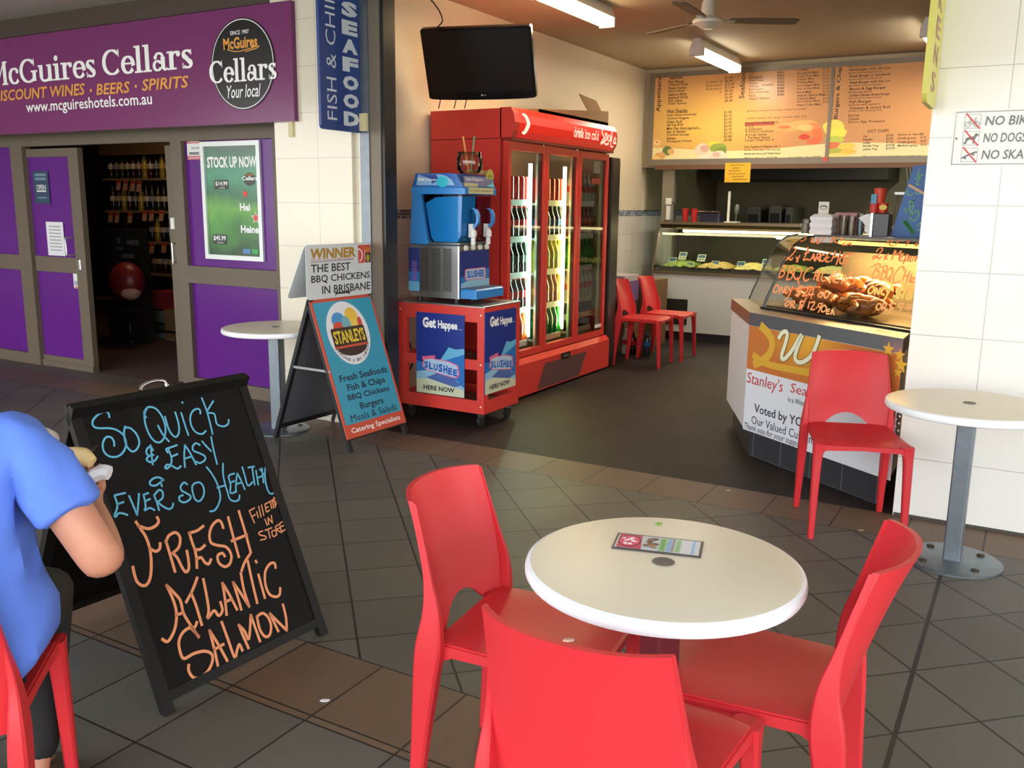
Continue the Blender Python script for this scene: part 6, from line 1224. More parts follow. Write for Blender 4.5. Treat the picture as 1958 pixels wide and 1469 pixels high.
fg_ = MB(GL).add([p[k] for p in P3 for k in (0, 1)], [(2*i, 2*i+1, 2*i+3, 2*i+2) for i in range(n-1)], True).build('front_glass', hc)
MB(GL).add([p[k] for p in P3 for k in (2, 0)], [(2*i, 2*i+1, 2*i+3, 2*i+2) for i in range(n-1)], True).build('side_glass', hc)
e = MB(mat('glass edge', (40, 48, 46), .2)); e.tube([p[0] for p in P3], .008, 8).tube([p[2] for p in P3], .005, 8); e.build('edge_strip', hc)
zt3 = prof[-1][1]; top = [P3[-1][0][:2], P3[-1][1][:2], P3[-1][1][:2]+inn*.42, P3[-1][0][:2]+inn*.42+dq[:2]*.1, P3[-1][2][:2]+np.array([.1, .0])]
MB(M_steel).prism(FZ, [np.array(q) for q in top], zt3, zt3+.012).build('top_shelf', hc)
MB(M_black).prism(FZ, offset([P3[0][0][:2], P3[0][1][:2], P3[0][1][:2]+inn*.62, P3[0][0][:2]+inn*.62], -.012), zc_, zc_+.012).use(M_steel).strip([np.array([*(P3[0][0][:2]-inn*.012), zc_+.013]), np.array([*(P3[0][1][:2]-inn*.012), zc_+.013])], (0, 0, 1), .02).build('sill', hc)
MB(mat('hot deck', (150, 140, 120), .25, .8)).prism(FZ, [P3[0][0][:2]+inn*.03, P3[0][1][:2]+inn*.03, P3[0][1][:2]+inn*.6, P3[0][0][:2]+inn*.6], zc_+.012, zc_+.02).build('deck', hc)
bkp = [P3[0][0][:2]+inn*.62, P3[0][1][:2]+inn*.62]
MB(mat('case back', (124, 118, 100), .4, .3)).add([(*bkp[0], zc_), (*bkp[1], zc_), (*bkp[1], zt3-.1), (*bkp[0], zt3-.1)], [(0, 1, 2, 3)]).build('back_panel', hc)
mid = (P3[-1][0]+P3[-1][1])/2; MB(mat('heat lamp', (255, 190, 90), .3, emit=7, ecol=(255, 176, 84))).tube([P3[-1][0]+np.array([*inn, 0])*.16+np.array([*dq[:2], 0])*.05+np.array([0, 0, -.035]), P3[-1][1]+np.array([*inn, 0])*.16+np.array([0, 0, -.035])], .011, 8).build('heat_lamp', hc)
l = bpy.data.lights.new('heat', 'AREA'); l.shape = 'RECTANGLE'; l.size = .9; l.size_y = .1; l.energy = 34; l.color = lin((255, 206, 140)); lo = bpy.data.objects.new('heat_glow', l); COL.objects.link(lo); lo.parent = hc; lo.location = Vector((mid[0]+inn[0]*.16, mid[1]+inn[1]*.16, zt3-.055))-Vector(hc.location); lo.rotation_euler = (0, 0, math.atan2(dq[1], dq[0]))
wp = MB(mat('white strip', (250, 250, 246), .4, emit=.6)); pw = P3[-1][0]; wp.add([pw+np.array([*inn, 0])*.01+np.array([*dq[:2], 0])*t_+np.array([0, 0, z_]) for t_, z_ in ((-.02, -.004), (.15, -.004), (.15, -.035), (-.02, -.035))], [(0, 1, 2, 3)]).build('lamp_cover', hc)
# writing on the curved glass
def on_glass(px, py):
    v = ray(px, py)
    for i in range(n-1):
        a, b_, c, d = P3[i][0], P3[i][1], P3[i+1][1], P3[i+1][0]; N = np.cross(b_-a, d-a); N /= np.linalg.norm(N)
        if N@v > 0: N = -N
        t = ((a-CAM)@N)/(v@N); p = CAM+v*t
        if P3[i][0][2]-1e-6 <= p[2] <= P3[i+1][0][2]+1e-6 or (i == 0 and p[2] < P3[0][0][2]) or (i == n-2 and p[2] > P3[-1][0][2]): return p+N*.003, N
    return p, N
def glass_write(strokes, o, k, w, col, name):
    b = MB(mat(name, col, .6, emit=.25))
    for s in strokes:
        q = [on_glass(o[0]+x/k, o[1]+y/k) for x, y in smooth(s, 4)]; b.strip([p for p, _ in q], [N for _, N in q], w)
    return b
G1 = [[(310,990),(370,985),(410,940),(380,930)],[(420,940),(470,930)],[(480,950),(460,1000)],[(500,960),(470,990),(490,1010),(530,1000),(550,960)],[(560,950),(545,1020),(580,1010),(640,945)],[(715,940),(750,925),(700,1010)],[(780,940),(755,985),(790,1015),(840,995),(860,960),(830,935),(785,940)],[(920,985),(880,1010),(860,1040),(895,1040)],[(870,1025),(895,1022)],[(905,1045),(940,1010),(970,1045)],[(920,1032),(955,1030)],
[(190,1110),(215,1070),(265,1075),(270,1110),(200,1190),(150,1225),(135,1205),(160,1185),(215,1225),(235,1200)],[(285,1190),(302,1240)],[(325,1170),(285,1250)],[(425,1070),(400,1160),(370,1225),(410,1215),(440,1222)],[(385,1145),(440,1130)],[(455,1230),(500,1150)],[(500,1150),(510,1235)],[(470,1200),(510,1200)],[(520,1235),(545,1160)],[(540,1155),(575,1150),(580,1180),(545,1195)],[(545,1195),(575,1240)],[(630,1165),(600,1160),(580,1210),(600,1240),(630,1225),(630,1205)],[(715,1130),(665,1165),(650,1240),(690,1245)],[(655,1205),(690,1190)],
[(770,1115),(735,1200),(715,1240)],[(830,1130),(800,1220),(780,1280)],[(740,1190),(810,1180)],[(860,1170),(825,1220),(835,1270),(870,1255),(890,1210),(860,1170)],[(870,1165),(950,1155),(1020,1145)],[(945,1160),(915,1240),(890,1290)],
[(1285,1120),(1310,1085),(1350,1080),(1350,1110),(1290,1180),(1245,1210),(1240,1185),(1275,1180),(1320,1210),(1345,1185)],[(1385,1170),(1410,1215)],[(1430,1150),(1375,1220)],[(1475,1215),(1515,1105),(1530,1165),(1590,1110),(1560,1210)],[(1625,1150),(1590,1160),(1570,1230),(1605,1230)],[(1580,1192),(1610,1186)],[(1615,1270),(1660,1160),(1680,1190),(1640,1240)],[(1695,1180),(1672,1240)],[(1720,1180),(1700,1235),(1730,1235),(1755,1180)],[(1765,1240),(1785,1175),(1800,1210),(1830,1170),(1820,1240)],[(1405,1030),(1440,985),(1480,990),(1440,1030),(1500,1050),(1560,985)],[(1650,1000),(1690,980),(1650,1050)],[(1800,1005),(1760,1035),(1790,1055)]]
G2 = [[(700,580),(660,740)],[(690,600),(740,570),(760,600),(700,650)],[(700,650),(742,665),(720,720),(660,745)],[(810,590),(770,770)],[(800,610),(850,590),(870,630),(810,670)],[(810,670),(857,692),(830,760),(765,775)],[(950,610),(900,620),(870,700),(890,760),(940,760),(975,690),(975,630),(945,610)],[(925,740),(940,830)],[(1140,620),(1110,600),(1050,640),(1005,730),(1030,790),(1080,770)],[(1190,640),(1150,770)],[(1245,650),(1210,790)],[(1170,715),(1230,715)]]
G2b = [[(620,850),(585,910),(600,950),(650,930),(660,870),(630,850)],[(670,960),(700,870),(722,960),(752,870)],[(775,860),(748,955),(785,955)],[(795,875),(815,930)],[(855,870),(800,1000),(740,1060)],[(1000,870),(935,882),(922,920),(960,940),(950,985),(890,990)],[(960,850),(910,1010)],[(990,860),(930,1010)],[(1010,890),(1060,880),(1060,930),(990,1000),(1060,990)],[(1110,910),(1080,980),(1150,980)],[(1150,900),(1110,1035)],[(1245,945),(1210,990),(1240,1020),(1280,990),(1290,955),(1250,945)],
[(775,1075),(745,1120),(770,1145),(810,1110),(810,1080),(775,1075)],[(820,1165),(845,1080)],[(840,1080),(880,1075),(870,1110),(832,1120)],[(832,1120),(882,1170)],[(1010,1080),(960,1085),(960,1120),(990,1140),(940,1175)],[(980,1060),(940,1190)],[(1030,1060),(975,1190)],[(1090,1080),(1070,1175)],[(1110,1095),(1160,1088),(1150,1130),(1105,1190),(1165,1190)],[(1188,1166),(1192,1172)],[(1270,1112),(1225,1110),(1215,1150),(1258,1150),(1275,1100),(1215,1230)]]
G3 = [[(45,650),(15,780)],[(165,665),(120,670),(85,730),(95,790),(140,785)],[(235,640),(195,800)],[(320,640),(218,730)],[(218,730),(255,805)],[(380,670),(300,680),(265,800),(320,810)],[(285,740),(350,725)],[(365,825),(415,690),(425,830),(478,680)],[(575,670),(510,665),(490,710),(545,750),(545,810),(490,835),(460,800)],
[(860,580),(790,740)],[(780,600),(880,550),(910,590),(850,640)],[(850,640),(892,662),(870,740),(800,760)],[(965,590),(910,760)],[(930,600),(990,580),(1010,620),(950,660)],[(950,660),(997,692),(960,760),(900,770)],[(1070,610),(1020,640),(990,720),(1020,770),(1070,720),(1085,640),(1065,610)],[(1040,730),(1050,800)],[(1240,640),(1240,600),(1190,600),(1110,700),(1090,780),(1120,820),(1180,800)],[(1270,640),(1225,780)],[(1320,660),(1280,800)],[(1245,720),(1300,720)],[(1350,690),(1320,810)],[(1400,760),(1365,745),(1345,800),(1385,812)]]
G3b = [[(165,930),(125,970),(135,1030),(175,1010),(190,960),(165,930)],[(125,1130),(85,1170),(90,1220),(130,1215),(155,1170),(125,1130)],[(195,1190),(165,1192),(155,1250),(195,1250)],[(160,1220),(190,1218)],[(215,1260),(240,1190),(260,1265)],[(222,1235),(255,1235)],[(880,1110),(850,1160),(880,1200),(920,1160),(915,1115),(880,1110)],[(930,1200),(950,1120)],[(945,1118),(990,1110),(985,1150),(942,1160)],[(942,1160),(992,1200)],[(1100,1110),(1045,1120),(1050,1150),(1090,1170),(1040,1205)],[(1070,1090),(1040,1220)],[(1230,1110),(1180,1110),(1170,1150),(1220,1150),(1235,1100),(1190,1210)],[(1262,1176),(1268,1182)],[(1340,1130),(1295,1130),(1290,1155),(1330,1170),(1300,1200)],[(1365,1130),(1350,1170),(1370,1195)]]
G3y = [[(790,870),(740,920),(760,970),(810,940),(820,890),(795,862)],[(830,980),(855,890),(885,980),(912,890)],[(965,850),(925,960),(965,985)],[(935,920),(968,900)],[(990,880),(1010,950)],[(1070,870),(1010,980),(965,1060)],[(1220,890),(1145,900),(1140,950),(1190,970),(1170,1010),(1095,1000)],[(1170,880),(1130,1030)],[(1210,880),(1160,1035)],[(1265,900),(1215,1030)],[(1350,920),(1310,940),(1330,980),(1340,1030),(1285,1040),(1290,990),(1350,960),(1350,920)],[(1385,1000),(1388,1006)]]
OR = (240, 140, 84)
for st_, o, k, w, col, nm in ((G1, (1480, 310), 6.5267, .010, OR, 'marker'), (G2, (1400, 430), 7.345, .010, OR, 'marker'), (G2b, (1400, 430), 7.345, .010, (236, 148, 96), 'marker pale'), (G3, (1560, 430), 7.345, .010, (240, 160, 92), 'marker gold'), (G3b, (1560, 430), 7.345, .009, (240, 176, 110), 'marker cream'), (G3y, (1560, 430), 7.345, .012, (244, 208, 110), 'marker yellow')): glass_write(st_, o, k, w, col, nm).build('lettering', fg_)
# roast chickens
def chicken():
    t = thing('roast_chicken', 'x', 'roast chicken', (0, 0, 0)); sk = mat('roast skin', (196, 112, 44), .3, noise=.35, nscale=14, bump=.3, coat=.4)
    b = MB(sk); b.ball((0, 0, .062), (.105, .075, .062), 20, 12).ball((.05, 0, .085), (.065, .055, .045), 14, 10); b.build('body', t)
    for s in (-1, 1):
        MB(sk).tube([(-.05, s*.055, .06), (-.085, s*.06, .085), (-.13, s*.035, .075)], [.036, .03, .014], 10, smooth_path=True).ball((-.14, s*.033, .074), (.014, .012, .012), 8, 6).build('drumstick', t)
        MB(sk).tube([(.05, s*.065, .08), (.02, s*.095, .06), (.06, s*.10, .04)], [.022, .018, .012], 8, smooth_path=True).build('wing', t)
    return t
ck0 = None
chk = [(.50, .20, .02, .4), (.66, .16, .02, 2.2), (.84, .20, .02, 1.1), (1.0, .16, .02, 2.9), (.58, .33, .10, 1.7), (.76, .30, .10, .2), (.93, .32, .09, 2.4), (.44, .36, .02, 5.2)]
lbl = ['front row leftmost roast chicken on the hot deck', 'front row second roast chicken, behind the EA writing', 'front row third roast chicken, the most brightly lit', 'front row rightmost roast chicken', 'upper left roast chicken on top of the pile', 'upper middle roast chicken on top of the pile', 'upper right roast chicken on top of the pile', 'roast chicken at the back left of the pile']
for i, (a, c, z, r) in enumerate(chk):
    p = P3[0][0][:2]+dq[:2]*(a-.32)+inn*c; loc = (p[0], p[1], zc_+z)
    if ck0 is None: ck0 = chicken(); ck0.location = loc; ck0.rotation_euler = (0, 0, r); ck0['label'] = lbl[i]; ck0['group'] = 'roast chickens in the hot case'
    else: dup(ck0, loc, r, lbl[i])
# things standing on top of the hot case
zs = zt3+.012
def on_top(px, py=448, z=zs): return at_z(px, py, z)
Ft = lambda y: FrY(y)
yt = float((P3[-1][0][1]+P3[-1][1][1])/2+.28); U5 = FrY(yt).uv
fb = thing('takeaway_tubs', 'stack of white foam takeaway containers on top of the hot case', 'container', (U5(1575, 440)[0], yt, zs)); (x0, z0), (x1, z1) = U5(1552, 445), U5(1598, 407); z1 = zs+(z1-U5(1575, 446)[1])
for i in range(3):
    h = (z1-zs)/3; MB(mat('foam white', (236, 236, 240), .6)).loft([[(x0+e, yt-.08+e, z), (x1-e, yt-.08+e, z), (x1-e, yt+.1-e, z), (x0+e, yt+.1-e, z)] for e, z in ((.004, zs+h*i), (0, zs+h*(i+.45)), (0, zs+h*(i+.55)), (.008 if i < 2 else .02, zs+h*(i+1)-.001))]).build('lid', fb)
def tub(xa, xb, yb, ya, label, col=(206, 200, 190), dy=.0, name='plastic_tub'):
    (x0, _), (x1, _) = U5(xa, 430), U5(xb, 430); h = abs(U5(xa, ya)[1]-U5(xa, 446)[1]); r = (x1-x0)/2
    t = thing(name, label, 'tub', ((x0+x1)/2, yt+dy, zs)); MB(glass('tub plastic', (226, 222, 214), 1.35, .06)).lathe(((x0+x1)/2, yt+dy, zs), [(r*.78, 0), (r, h), (r*1.05, h)], 20).build('tub_wall', t); MB(mat('tub fill'+label[:9], col, .6)).lathe(((x0+x1)/2, yt+dy, zs), [(r*.7, .004), (r*.86, h*.7), (0, h*.72)], 16).build('contents', t)
tub(1531, 1551, 445, 417, 'small clear plastic tub left of the foam containers', (170, 160, 140)); tub(1600, 1619, 445, 408, 'clear plastic tub of sachets just right of the foam containers', (190, 176, 150), .06); tub(1619, 1634, 445, 410, 'clear plastic tub of straws in the middle of the hot case top', (196, 190, 180), .04); tub(1636, 1650, 445, 404, 'clear tub with a blue label beside the napkin dispenser', (110, 150, 180), .05)
U6 = FrY(yt+.12).uv; (x0, z0), (x1, z1) = U6(1565, 405), U6(1585, 389); (x0, _), (x1, _) = U6(1565, 400), U6(1585, 400); h0, h1 = zs+.12, zs+.20
o = MB(mat('card cream', (226, 220, 206), .5)).box(x0, x1, yt+.118, yt+.12, zs, zs+.20); Fk = FrY(yt+.117); o.use(mat('card sketch', (120, 110, 96), .6)).ell(Fk, (x0+x1)/2, zs+.165, .024, .014, .0005, 20).use(mat('card cream', (0, 0, 0))).ell(Fk, (x0+x1)/2, zs+.162, .018, .007, .001, 20)
tag(o.build('business_card_stand', loc=(x0, yt+.12, zs)), 'upright cream card with a dark sketch behind the foam containers', 'card')
tag(MB(mat('box pink', (190, 140, 146), .5)).bbox(U5(1586, 430)[0], U5(1631, 430)[0], yt+.14, yt+.24, zs, zs+.135).build('wrap_box', loc=(U5(1600, 430)[0], yt+.18, zs)), 'long pink and white box behind the tubs on the hot case', 'box')
nd = thing('napkin_dispenser', 'black napkin dispenser with a bulging white napkin on the hot case', 'dispenser', (U5(1680, 440)[0], yt-.05, zs)); Uy = FrY(yt-.08).uv; xa, xb = Uy(1668, 430)[0], Uy(1700, 430)[0]; hN = .135
MB(mat('dispenser black', (48, 48, 56), .3)).bbox(xa, xb, yt-.08, yt+.06, zs, zs+hN, .006).use(M_chrome).box(xa-.012, xa, yt-.08, yt+.06, zs, zs+hN).build('case', nd)
xn = xa-.012; MB(mat('napkin', (240, 240, 238), .8)).loft([[(xn-w, yt-.06, z), (xn, yt-.07, z), (xn, yt+.04, z), (xn-w, yt+.03, z)] for w, z in ((.01, zs+.012), (.035, zs+.03), (.03, zs+.06), (.05, zs+.085), (.075, zs+.105), (.03, zs+.128))], True).build('napkin', nd)
U7 = FrY(yt-.0).uv
def pot(px, w, z0, h, col, lab, rim=(226, 180, 150), nm='sauce_tub'):
    x = U7(px, 400)[0]; r = w/2; t = MB(mat('pot'+str(col), col, .4)).lathe((x, yt, z0), [(r*.8, 0), (r, h*.92), (r*1.06, h*.93), (r*1.06, h), (0, h)], 20); return tag(t.build(nm, loc=(x, yt, z0)), lab, 'tub')
zn = zs+hN; pot(1663, .058, zn, .056, (206, 52, 46), 'left red sauce tub on top of the napkin dispenser') if False else None
xl_, xr_ = U7(1665, 400)[0], U7(1688, 400)[0]
pot(1672, .055, zn, .06, (210, 56, 48), 'left of two red ice cream tubs on the napkin dispenser'); o = pot(1689, .06, zn, .06, (214, 64, 40), 'right of two red and yellow ice cream tubs on the napkin dispenser')
pot(1681, .07, zn+.06, .085, (222, 70, 48), 'tall red paper cup stacked on the two tubs', nm='paper_cup')
Fq = FrY(yt-.034); x = U7(1671, 400)[0]; o = MB(mat('card teal', (70, 150, 176), .4)).box(x-.016, x+.016, yt-.036, yt-.034, zn+.055, zn+.11); tag(o.build('teal_card', loc=(x, yt-.035, zn+.055)), 'small teal price card propped against the red cup', 'card')
Fq = FrY(yt-.036); o = MB(mat('card yellow', (230, 200, 60), .4)).prism(Fq, [(U7(1690, 400)[0]+.022*math.cos(i*PI/8), zn+.034+.016*math.sin(i*PI/8)) for i in range(16)], 0, .002); tag(o.build('round_label', loc=(U7(1690, 400)[0], yt-.036, zn+.03)), 'yellow oval label on the right red tub', 'label')
# blue handwritten board leaning beside
yb = yt-.02; FBd = FrY(yb); P = [FBd.uv(*q) for q in ((1702, 454), (1747, 317), (1800, 314), (1800, 458))]; zsh = zs-min(P[0][1], P[3][1])
bd = thing('specials_board', 'blue handwritten price board standing on the hot case beside the pillar', 'sign', (P[0][0]+.15, yb, zs))
pb_ = MB(mat('board royal blue', (28, 98, 178), .4)).prism(FBd, [(P[0][0], zs), (P[3][0]+.02, zs), (P[2][0], P[2][1]), (P[1][0], P[1][1])], -.006, 0)
pb_ = pb_.build('panel', bd); b = MB(mat('chalk lime', (120, 190, 150), .6)); kw = dict(o=(1480, 310), k=6.5267)
for s in ([(1820,90),(1795,180)], [(1755,215),(1860,155)], [(1790,210),(1822,205),(1772,275),(1815,280)], [(1745,482),(1685,500),(1740,540),(1700,600),(1630,590)], [(1750,470),(1650,630)], [(1725,590),(1700,670)], [(1800,600),(1730,640),(1700,700),(1750,730),(1800,680),(1805,610)], [(1665,345),(1660,395),(1700,415),(1740,395)], [(1760,370),(1800,400),(1830,390)], [(1790,800),(1830,760),(1840,830),(1800,850)]): b.strokepx(FBd, s, .008, .001, **kw)
b.use(mat('chalk green', (70, 160, 110), .6))
for i in range(4): b.strokepx(FBd, [(1610+i*14, 745-i*5), (1720+i*14, 900-i*8)], .010, .0012, **kw)
b.build('lettering', pb_)
q = [FBd.uv(1480+a/6.5267, 310+c/6.5267) for a, c in ((1690, 270), (1885, 380), (1870, 412), (1672, 300))]
o = MB(mat('tan strip', (226, 184, 150), .5)).prism(FBd, q, .003, .006); tag(o.build('tan_strip', loc=(q[0][0], yb, q[0][1])), 'tan paper strip slanting across the blue price board', 'strip')
# ================================================================== inside the bottle shop
l = bpy.data.lights.new('bottle shop fill', 'POINT'); l.energy = 22; l.color = lin((255, 206, 150)); l.shadow_soft_size = .3
bl = thing('added_fill_lamp', 'small warm fill lamp added out of sight inside the bottle shop', 'light', (-8.0, 6.3, 2.7)); lo = bpy.data.objects.new('fill_glow', l); COL.objects.link(lo); lo.parent = bl; lo.location = (0, 0, -.2); MB(mat('fill lamp shade', (230, 210, 170), .5)).lathe((-8.0, 6.3, 2.7), [(.0, 0), (.12, 0), (.12, .05), (0, .05)], 16).build('fill_lamp_shade', bl)  # unseen lamp and shade, added to lift the dark bottle shop interior
def shelf_line(px, py, yy): return at_y(px, py, yy)
YS = 7.4
us = thing('bottle_shelf', 'wooden wine shelving seen through the bottle shop doorway', 'shelving', (-9.8, YS+.2, 0)); U = FrY(YS).uv
sx0, sx1 = U(196, 350)[0], U(352, 350)[0]; M_wood = mat('shelf wood', (146, 124, 92), .5, noise=.1)
lv = [U(260, 341)[1], U(262, 403)[1], U(300, 463)[1], U(305, 524)[1]]; mid = U(275, 480)[0]
MB(mat('shelf back', (58, 44, 34), .7)).box(sx0-.1, sx1+.3, YS+.34, YS+.36, 0, 2.5).build('back_panel', us)
for i, z in enumerate(lv): MB(M_wood).box(sx0 if i < 2 else mid, sx1+.3, YS, YS+.34, z-.025, z).build('shelf', us)
MB(mat('shelf header', (110, 90, 66), .6)).box(sx0, sx1+.3, YS-.02, YS+.3, U(250, 296)[1], U(250, 272)[1]).build('header', us)
wk = [((30, 30, 26), (206, 196, 170), (70, 20, 24)), ((46, 44, 24), (190, 176, 140), (40, 40, 40)), ((50, 18, 20), (214, 206, 190), (30, 30, 30)), ((150, 130, 60), (220, 190, 80), (60, 60, 50)), ((34, 38, 34), (150, 156, 166), (80, 80, 84))]
pw_ = [proto_bottle(a, c, d, .30, .038, 'wine_bottle') for a, c, d in wk]; used = [False]*5; nmw = ('first', 'second', 'third', 'fourth', 'fifth', 'sixth', 'seventh', 'eighth', 'ninth', 'tenth', 'eleventh', 'twelfth', 'thirteenth'); colw = ('dark red wine bottle with a cream label', 'olive wine bottle with a tan label', 'dark red wine bottle with a white label', 'amber bottle with a yellow label', 'dark bottle with a grey label')
for r, z in enumerate(lv):
    xs = sx0+.05 if r < 2 else mid+.05; k = 0
    while xs < sx1+.02:
        j = (k*3+r*2+(k*k) % 4) % 5; lab = '%s, %s from left, %s shop shelf' % (colw[j], nmw[k % 13], ('top', 'second', 'third', 'lowest')[r])
        if not used[j]: used[j] = True; o = pw_[j]; o.location = (xs, YS+.1, z); o['label'] = lab; o['group'] = 'wine bottles on the bottle shop shelves'
        else: dup(pw_[j], (xs, YS+.1, z), k, lab, 'wine bottles on the bottle shop shelves')
        xs += .105; k += 1
tg = 0
for (px, py) in ((227, 348), (240, 349), (254, 350), (266, 351), (212, 410), (224, 411), (249, 411), (277, 407), (290, 407), (309, 407), (291, 469), (314, 468)):
    F = FrY(YS-.02); x, z = F.uv(px, py); o = MB(mat('shelf ticket', (216, 166, 130), .6)).fbox(Fr((x, YS-.02, z), (1, 0, 0), (-.25, 0, -1)), -.04, .04, -.03, .10, 0, .002); o.use(mat('ticket red', (196, 70, 50), .6)).box(x-.045, x+.04, YS-.023, YS-.019, z-.01, z+.025)
    tag(o.build('price_ticket', loc=(x, YS-.02, z)), '%s orange price ticket hanging from the %s wine shelf' % (nmw[tg if tg < 4 else tg-4 if tg < 10 else tg-10], 'top' if tg < 4 else 'second' if tg < 10 else 'third'), 'ticket', 'orange shelf tickets in the bottle shop'); tg += 1
YC = 6.3; U = FrY(YC).uv
cs = thing('display_stand', 'black cardboard display stand with pale print in the bottle shop doorway', 'stand', (U(240, 690)[0], YC+.2, 0)); x0, x1, z1 = U(203, 560)[0], U(272, 560)[0], U(230, 438)[1]
MB(mat('stand black', (34, 30, 32), .5)).box(x0, x1, YC, YC+.12, 0, z1).build('panel', cs)
Fd = FrY(YC-.002); b = MB(mat('stand pale', (150, 146, 150), .5)); (a, c), (a2, c2) = U(243, 468), U(266, 463); b.text(Fd, 'HARDYS', a, c, a2, c2+.02, .001, bold=.03)
for py in (487, 491): (a, c) = U(233, py); b.rect(Fd, a, c-.006, U(256, py)[0], c+.006, .001)
(a, c), (a2, c2) = U(222, 478), U(235, 472); b.text(Fd, 'CLUB', a, c, a2, c2, .001, bold=.02)
q = U(251, 652); b.rect(Fd, q[0]-.03, U(251, 680)[1], q[0]+.04, U(251, 668)[1], .001).rect(Fd, q[0]-.03, U(251, 664)[1], q[0]+.03, U(251, 652)[1], .001).rect(Fd, q[0]-.01, U(251, 636)[1], q[0]+.012, U(251, 620)[1], .001)
b.use(mat('stand green', (96, 130, 90), .5)).poly(Fd, [U(222, 454), U(231, 454), U(230, 466), U(226, 468)], .001); b.use(mat('stand line', (96, 88, 90), .5)).rect(Fd, U(233, 596)[0], U(250, 596)[1], U(270, 596)[0], U(250, 596)[1]+.008, .001); b.build('print', cs)
bp = FrY(YC-.18).uv(243, 538); o = MB(mat('ball red', (124, 34, 34), .4, noise=.2, nscale=12)).ball((bp[0], YC-.18, bp[1]), (.2, .16, .2), 24, 16).use(mat('ball seam', (190, 150, 130), .6)).ball((bp[0]+.10, YC-.22, bp[1]-.11), (.10, .10, .075), 14, 10)
cb = tag(o.build('cushion_ball', loc=(bp[0], YC-.18, bp[1]-.2)), 'red and pink rounded cushion on the black stand in the doorway', 'cushion')
sh_ = U(246, 565)[1]; MB(mat('stand black', (0, 0, 0))).box(x0+.05, x1-.02, YC-.36, YC, sh_-.02, bp[1]-.2).build('ledge', cs)
def cart(xa, xb, yb, ya, y, col, label, lab=None):
    U = FrY(y).uv; (x0, z0), (x1, z1) = U(xa, yb), U(xb, ya); z0 = max(z0, 0)
    t = thing('carton', label, 'carton', ((x0+x1)/2, y, z0)); b = MB(mat('cart'+str(col), col, .7, noise=.08)).box(x0, x1, y, y+.3, z0, z1); b.build('box', t)
    if lab: F = FrY(y-.002); (a, c), (a2, c2) = F.uv(lab[0], lab[1]), F.uv(lab[2], lab[3]); MB(mat('cart label', (170, 180, 190), .5)).rect(F, a, c, a2, c2, .001).use(mat('cart label blue', (96, 116, 140), .5)).rect(F, a, c, a2, c+(c2-c)*.5, .0015).build('carton_label', t)
    return t, z0, z1
y_ = 6.65; zg = lambda py: FrY(y_).uv(305, py)[1]
cart(288, 318, 684, 634, y_, (92, 100, 118), 'blue grey carton low on the left of the doorway stack'); cart(286, 316, 634, 618, y_, (40, 60, 48), 'dark green carton above the blue grey one'); cart(288, 314, 618, 592, y_, (90, 100, 90), 'grey green carton under the red carton in the doorway'); cart(283, 316, 592, 560, y_, (130, 26, 34), 'red carton on top of the doorway stack')
cart(318, 352, 684, 636, y_-.02, (118, 88, 58), 'brown carton with a white label at the bottom right of the doorway', (312+8, 670, 333, 650)); cart(316, 352, 636, 596, y_-.02, (128, 98, 62), 'brown carton stacked on the labelled one in the doorway')
# ================================================================== the seated man in blue
PC = np.array([-1.94, .95, 0]); PF = np.array([-.72, .69, 0]); PF /= np.linalg.norm(PF); PR = np.array([PF[1], -PF[0], 0])
def L_(a, b_, z): return PC+PF*a+PR*b_+np.array([0, 0, z])
def skin(name, verts, edges, radii, m, parent, sub=2, root=0, folds=0):
    me = bpy.data.meshes.new(name+'_cage'); me.from_pydata([tuple(v) for v in verts], edges, []); o = bpy.data.objects.new(name+'_cage', me); COL.objects.link(o)
    k = o.modifiers.new('skin', 'SKIN'); k.use_smooth_shade = True; k.branch_smoothing = .6
    sv = me.skin_vertices[0].data
    for i, r in enumerate(radii): sv[i].radius = (r, r) if np.isscalar(r) else r
    sv[root].use_root = True
    s = o.modifiers.new('sub', 'SUBSURF'); s.levels = sub; s.render_levels = sub
    dg = bpy.context.evaluated_depsgraph_get(); e = o.evaluated_get(dg); m2 = bpy.data.meshes.new_from_object(e)
    vs = [tuple(v.co) for v in m2.vertices]; fs = [tuple(p.vertices) for p in m2.polygons]
    if folds:
        from mathutils import noise
        nn = [tuple(v.normal) for v in m2.vertices]; q = []
        for v, n_ in zip(vs, nn):
            p_ = Vector((v[0]*7, v[1]*7, v[2]*3.2)); a = noise.noise(p_)+.5*noise.noise(p_*2.3); a = (.34-abs(a))*2*folds; q.append(tuple(v[i]+n_[i]*a for i in range(3)))
        vs = q
    bpy.data.objects.remove(o); bpy.data.meshes.remove(me); bpy.data.meshes.remove(m2)
    b = MB(m); b.add(vs, fs, True); return b.build(name, parent)
man = thing('person', 'man in a blue short sleeved shirt and black trousers, seated with his back to us', 'person', tuple(PC))
SR, ER, WR = L_(-.05, .19, 1.02), np.array([-1.615, 1.115, .752]), np.array([-1.85, 1.255, .80]); SL, EL, WL = L_(-.05, -.19, 1.02), L_(.04, -.29, .77), L_(.27, -.18, .80)
V = []; E_ = []; R_ = []
def vtx(p, r, frm=None):
    V.append(np.array(p, float)); R_.append(r); i = len(V)-1
    if frm is not None: E_.append((frm, i))
    return i
pel = vtx(L_(-.03, 0, .55), (.13, .10)); sp = vtx(L_(-.07, 0, .74), (.14, .11), pel); che = vtx(L_(-.05, 0, .93), (.15, .11), sp); nb = vtx(L_(-.01, 0, 1.07), .07, che); nk = vtx(L_(.03, 0, 1.14), .055, nb); hd = vtx(L_(.06, 0, 1.22), .082, nk); ht = vtx(L_(.055, 0, 1.29), .085, hd); tp = vtx(L_(.05, 0, 1.345), .05, ht); chn = vtx(L_(.125, 0, 1.185), .04, hd)
